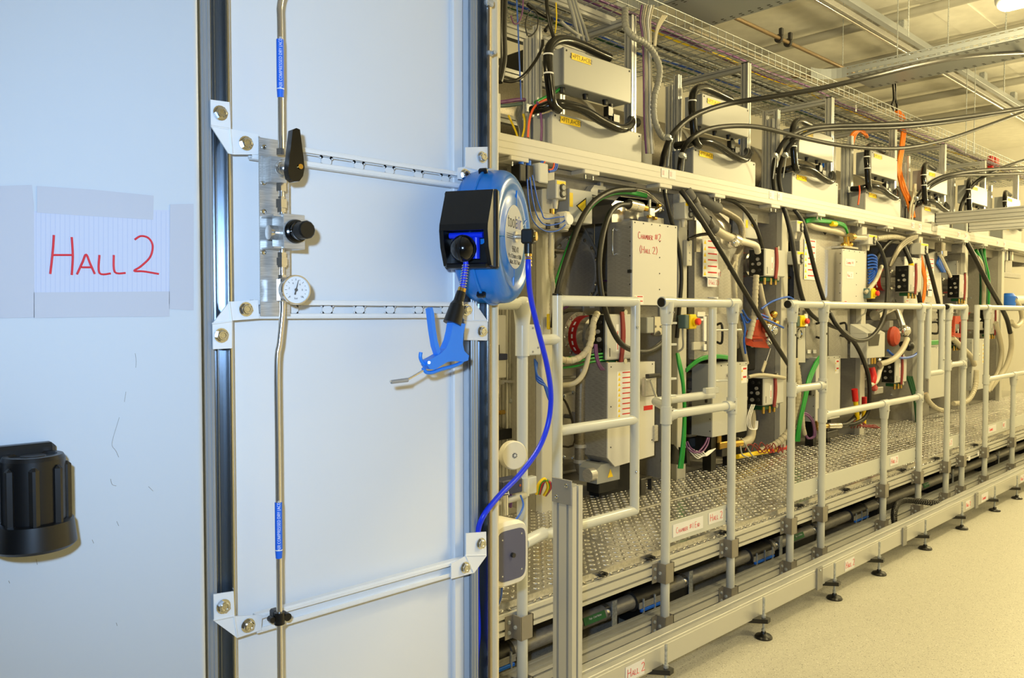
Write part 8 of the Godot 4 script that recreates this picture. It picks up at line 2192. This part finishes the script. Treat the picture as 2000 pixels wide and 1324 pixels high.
# ---------- odds and ends on the platform ----------
func build_floor_clutter() -> void:
	var y := thing("yellow_pipe", "yellow and red striped pipe lying on the platform, red wires on it", "pipe")
	part(y, "yellow_tube", MB.new().cyl(P(1440, 892, 3.0), P(1517, 878, 3.06), 0.017, -1.0, 12), "yellow")
	part(y, "red_tube", MB.new().cyl(P(1517, 878, 3.06), P(1535, 874, 3.07), 0.02, -1.0, 12), "red")
	part(y, "band", MB.new().cyl(P(1500, 881, 3.046), P(1507, 880, 3.05), 0.019, -1.0, 12), "red")
	for j in 6:
		cable("red_wire", "thin dark red wire tangled over the yellow pipe, %s loop" % ["first", "second", "third", "fourth", "fifth", "sixth"][j], "cable", [[1455 + j * 13, 880, 3.02], [1462 + j * 12, 868 - (j % 3) * 2, 3.02], [1475 + j * 10, 872 + (j % 2) * 5, 3.0], [1484 + j * 9, 884, 3.0], [1494 + j * 7, 876, 3.03], [1505 + j * 5, 868, 3.05]], 0.004, "maroon", "dark red wires on the platform", 5)
		cable("red_wire", "thin dark red wire tangled at the marker poles, %s loop" % ["first", "second", "third", "fourth", "fifth", "sixth"][j], "cable", [[1662 + j * 6, 836, 2.97], [1670 + j * 4, 822 + (j % 3) * 3, 2.96], [1680 + j * 3, 832, 2.95], [1692 + j * 4, 830 + (j % 2) * 4, 2.95], [1706 + j * 3, 836, 2.96]], 0.005, "maroon", "dark red wires at the marker poles", 5)
	for j in 5:
		cable("white_wire", "white wire tangled at the foot of the second column, %s loop" % ["first", "second", "third", "fourth", "fifth"][j], "cable", [[1340 + j * 5, 872 + j * 2, 3.0], [1350 + j * 4, 884, 2.98], [1362 + j * 3, 895 - j * 3, 2.97], [1372 + j * 2, 890, 2.97], [1385 + j * 3, 880 - j, 3.0]], 0.004, "white", "white wires at the second column", 6)
	for j in 2:
		cable("purple_hose", "purple wire loop at the foot of the second column, %s" % ["left one", "right one"][j], "cable", [[1338 + j * 4, 862, 3.0], [1344 + j * 6, 876, 2.98], [1360 + j * 8, 884, 2.97], [1375 + j * 6, 870, 3.0], [1382 + j * 3, 855, 3.02]], 0.006, "purple", "", 6)
	for j in 2:
		cable("white_wire", "grey white wire crossing on the platform beside the first low cabinet, %s" % ["left strand", "right strand"][j], "cable", [[1443 + j * 4, 855, 3.02], [1446 + j * 12, 872, 2.99], [1450 + j * 18, 888, 2.97], [1462 + j * 12, 893, 2.96]], 0.006, "conduit_grey", "", 6)
	var d := thing("brass_manifold", "brass fittings lying under the low cabinet on the platform", "fitting")
	var o := P(1412, 868, 3.05)
	part(d, "body", MB.new().box(o, Vector3(0.16, 0.05, 0.06), 0.006).cyl(o + Vector3(-0.06, 0.02, 0), o + Vector3(-0.06, 0.1, 0), 0.022).cyl(o + Vector3(0.06, 0, 0.03), o + Vector3(0.16, 0.0, 0.05), 0.025), "brass")
	part(d, "stand", MB.new().box(o + Vector3(0, -0.05, 0), Vector3(0.1, 0.06, 0.05), 0.003), "dark_metal")
	var bk := thing("rubber_wedge", "black rubber wedge at the foot of the second column", "wedge")
	part(bk, "wedge", MB.new().prism(W([[1310, 905, 2.97], [1316, 868, 2.97], [1326, 880, 2.97], [1326, 908, 2.97]]), Vector3(0, 0, -0.08)), "black")
	part(bk, "wedge", MB.new().prism(W([[1342, 905, 2.98], [1340, 875, 2.98], [1347, 885, 2.98], [1348, 908, 2.98]]), Vector3(0, 0, -0.06)), "black")
	for j in 4:
		var m: String = ["yellow", "green", "red", "purple"][j]
		cable("coloured_wire", "%s wire loop on the platform behind the aluminium post" % m, "cable", [[1048 + j * 2, 965, 2.95], [1052 + j * 4, 945 - j * 2, 2.93], [1064 + j * 4, 935 + j * 3, 2.92], [1070 + j * 2, 952, 2.93], [1062 + j, 968, 2.95]], 0.008, m, "coloured wires behind the aluminium post", 6)
		cable("coloured_wire", "%s hose hanging below the valve actuator" % m, "cable", [[972 + j * 8, 945, 2.04], [974 + j * 8, 975, 2.05], [970 + j * 9, 990, 2.06]], 0.006, "green" if j < 2 else "purple", "", 6)


# thin pipes, valves and blocks that fill the back of each chamber
func build_pipework() -> void:
	var rng := RandomNumberGenerator.new()
	rng.seed = 21
	var names := ["first", "second", "third", "fourth", "fifth", "sixth"]
	for k in 6:
		var x0: float = WEBS[k] + 0.16
		var x1: float = WEBS[k + 1] - 0.08
		var t := thing("pipework", "tangle of thin steel pipes and small valves in the %s chamber" % names[k], "pipes", "pipework at the back of the chambers")
		for j in 12:
			var x := rng.randf_range(x0, x1)
			var y := rng.randf_range(0.75, 2.0)
			var z := -rng.randf_range(3.35, 3.62)
			var w := rng.randf_range(-0.3, 0.3)
			var h := rng.randf_range(-0.35, 0.35)
			var pts: Array = [Vector3(x, y, -3.76), Vector3(x, y, z), Vector3(clampf(x + w * 0.5, x0, x1), y + h * 0.2, z + 0.04), Vector3(clampf(x + w, x0, x1), y + h, z), Vector3(clampf(x + w, x0, x1), y + h, -3.76)]
			part(t, "pipe", MB.new().tube(crv(pts, 5), rng.randf_range(0.006, 0.014), 7), ["steel_bright", "exhaust", "blue_tube", "conduit_tan", "steel", "black", "purple", "steel_bright"][rng.randi() % 8])
		for j in 9:
			var c := Vector3(rng.randf_range(x0, x1), rng.randf_range(0.7, 2.1), -rng.randf_range(3.4, 3.6))
			var m: String = ["steel_bright", "brass", "chrome", "box_paint", "dark_metal", "steel_satin"][rng.randi() % 6]
			var s := rng.randf_range(0.02, 0.045)
			var v := part(t, "valve", MB.new().cyl(c - Vector3(0, s, 0), c + Vector3(0, s, 0), s * 0.7, -1.0, 12).cyl(c, c + Vector3(0, 0, s * 1.6), s * 0.45, -1.0, 10), m)
			part(v, "stem", MB.new().cyl(c, Vector3(c.x, c.y, -3.76), s * 0.4, -1.0, 8), "steel_dull")
		for j in 4:
			var c := Vector3(rng.randf_range(x0 + 0.1, x1 - 0.1), rng.randf_range(0.8, 2.05), -3.68)
			var u := part(t, "block", MB.new().box(c, Vector3(rng.randf_range(0.08, 0.2), rng.randf_range(0.08, 0.25), 0.16), 0.006), ["box_paint", "steel_satin", "plate_tan", "box_grey"][rng.randi() % 4])
			part(u, "label", MB.new().box(c + Vector3(0, 0.02, 0.081), Vector3(0.05, 0.03, 0.001)), ["white", "tag_yellow"][j % 2])
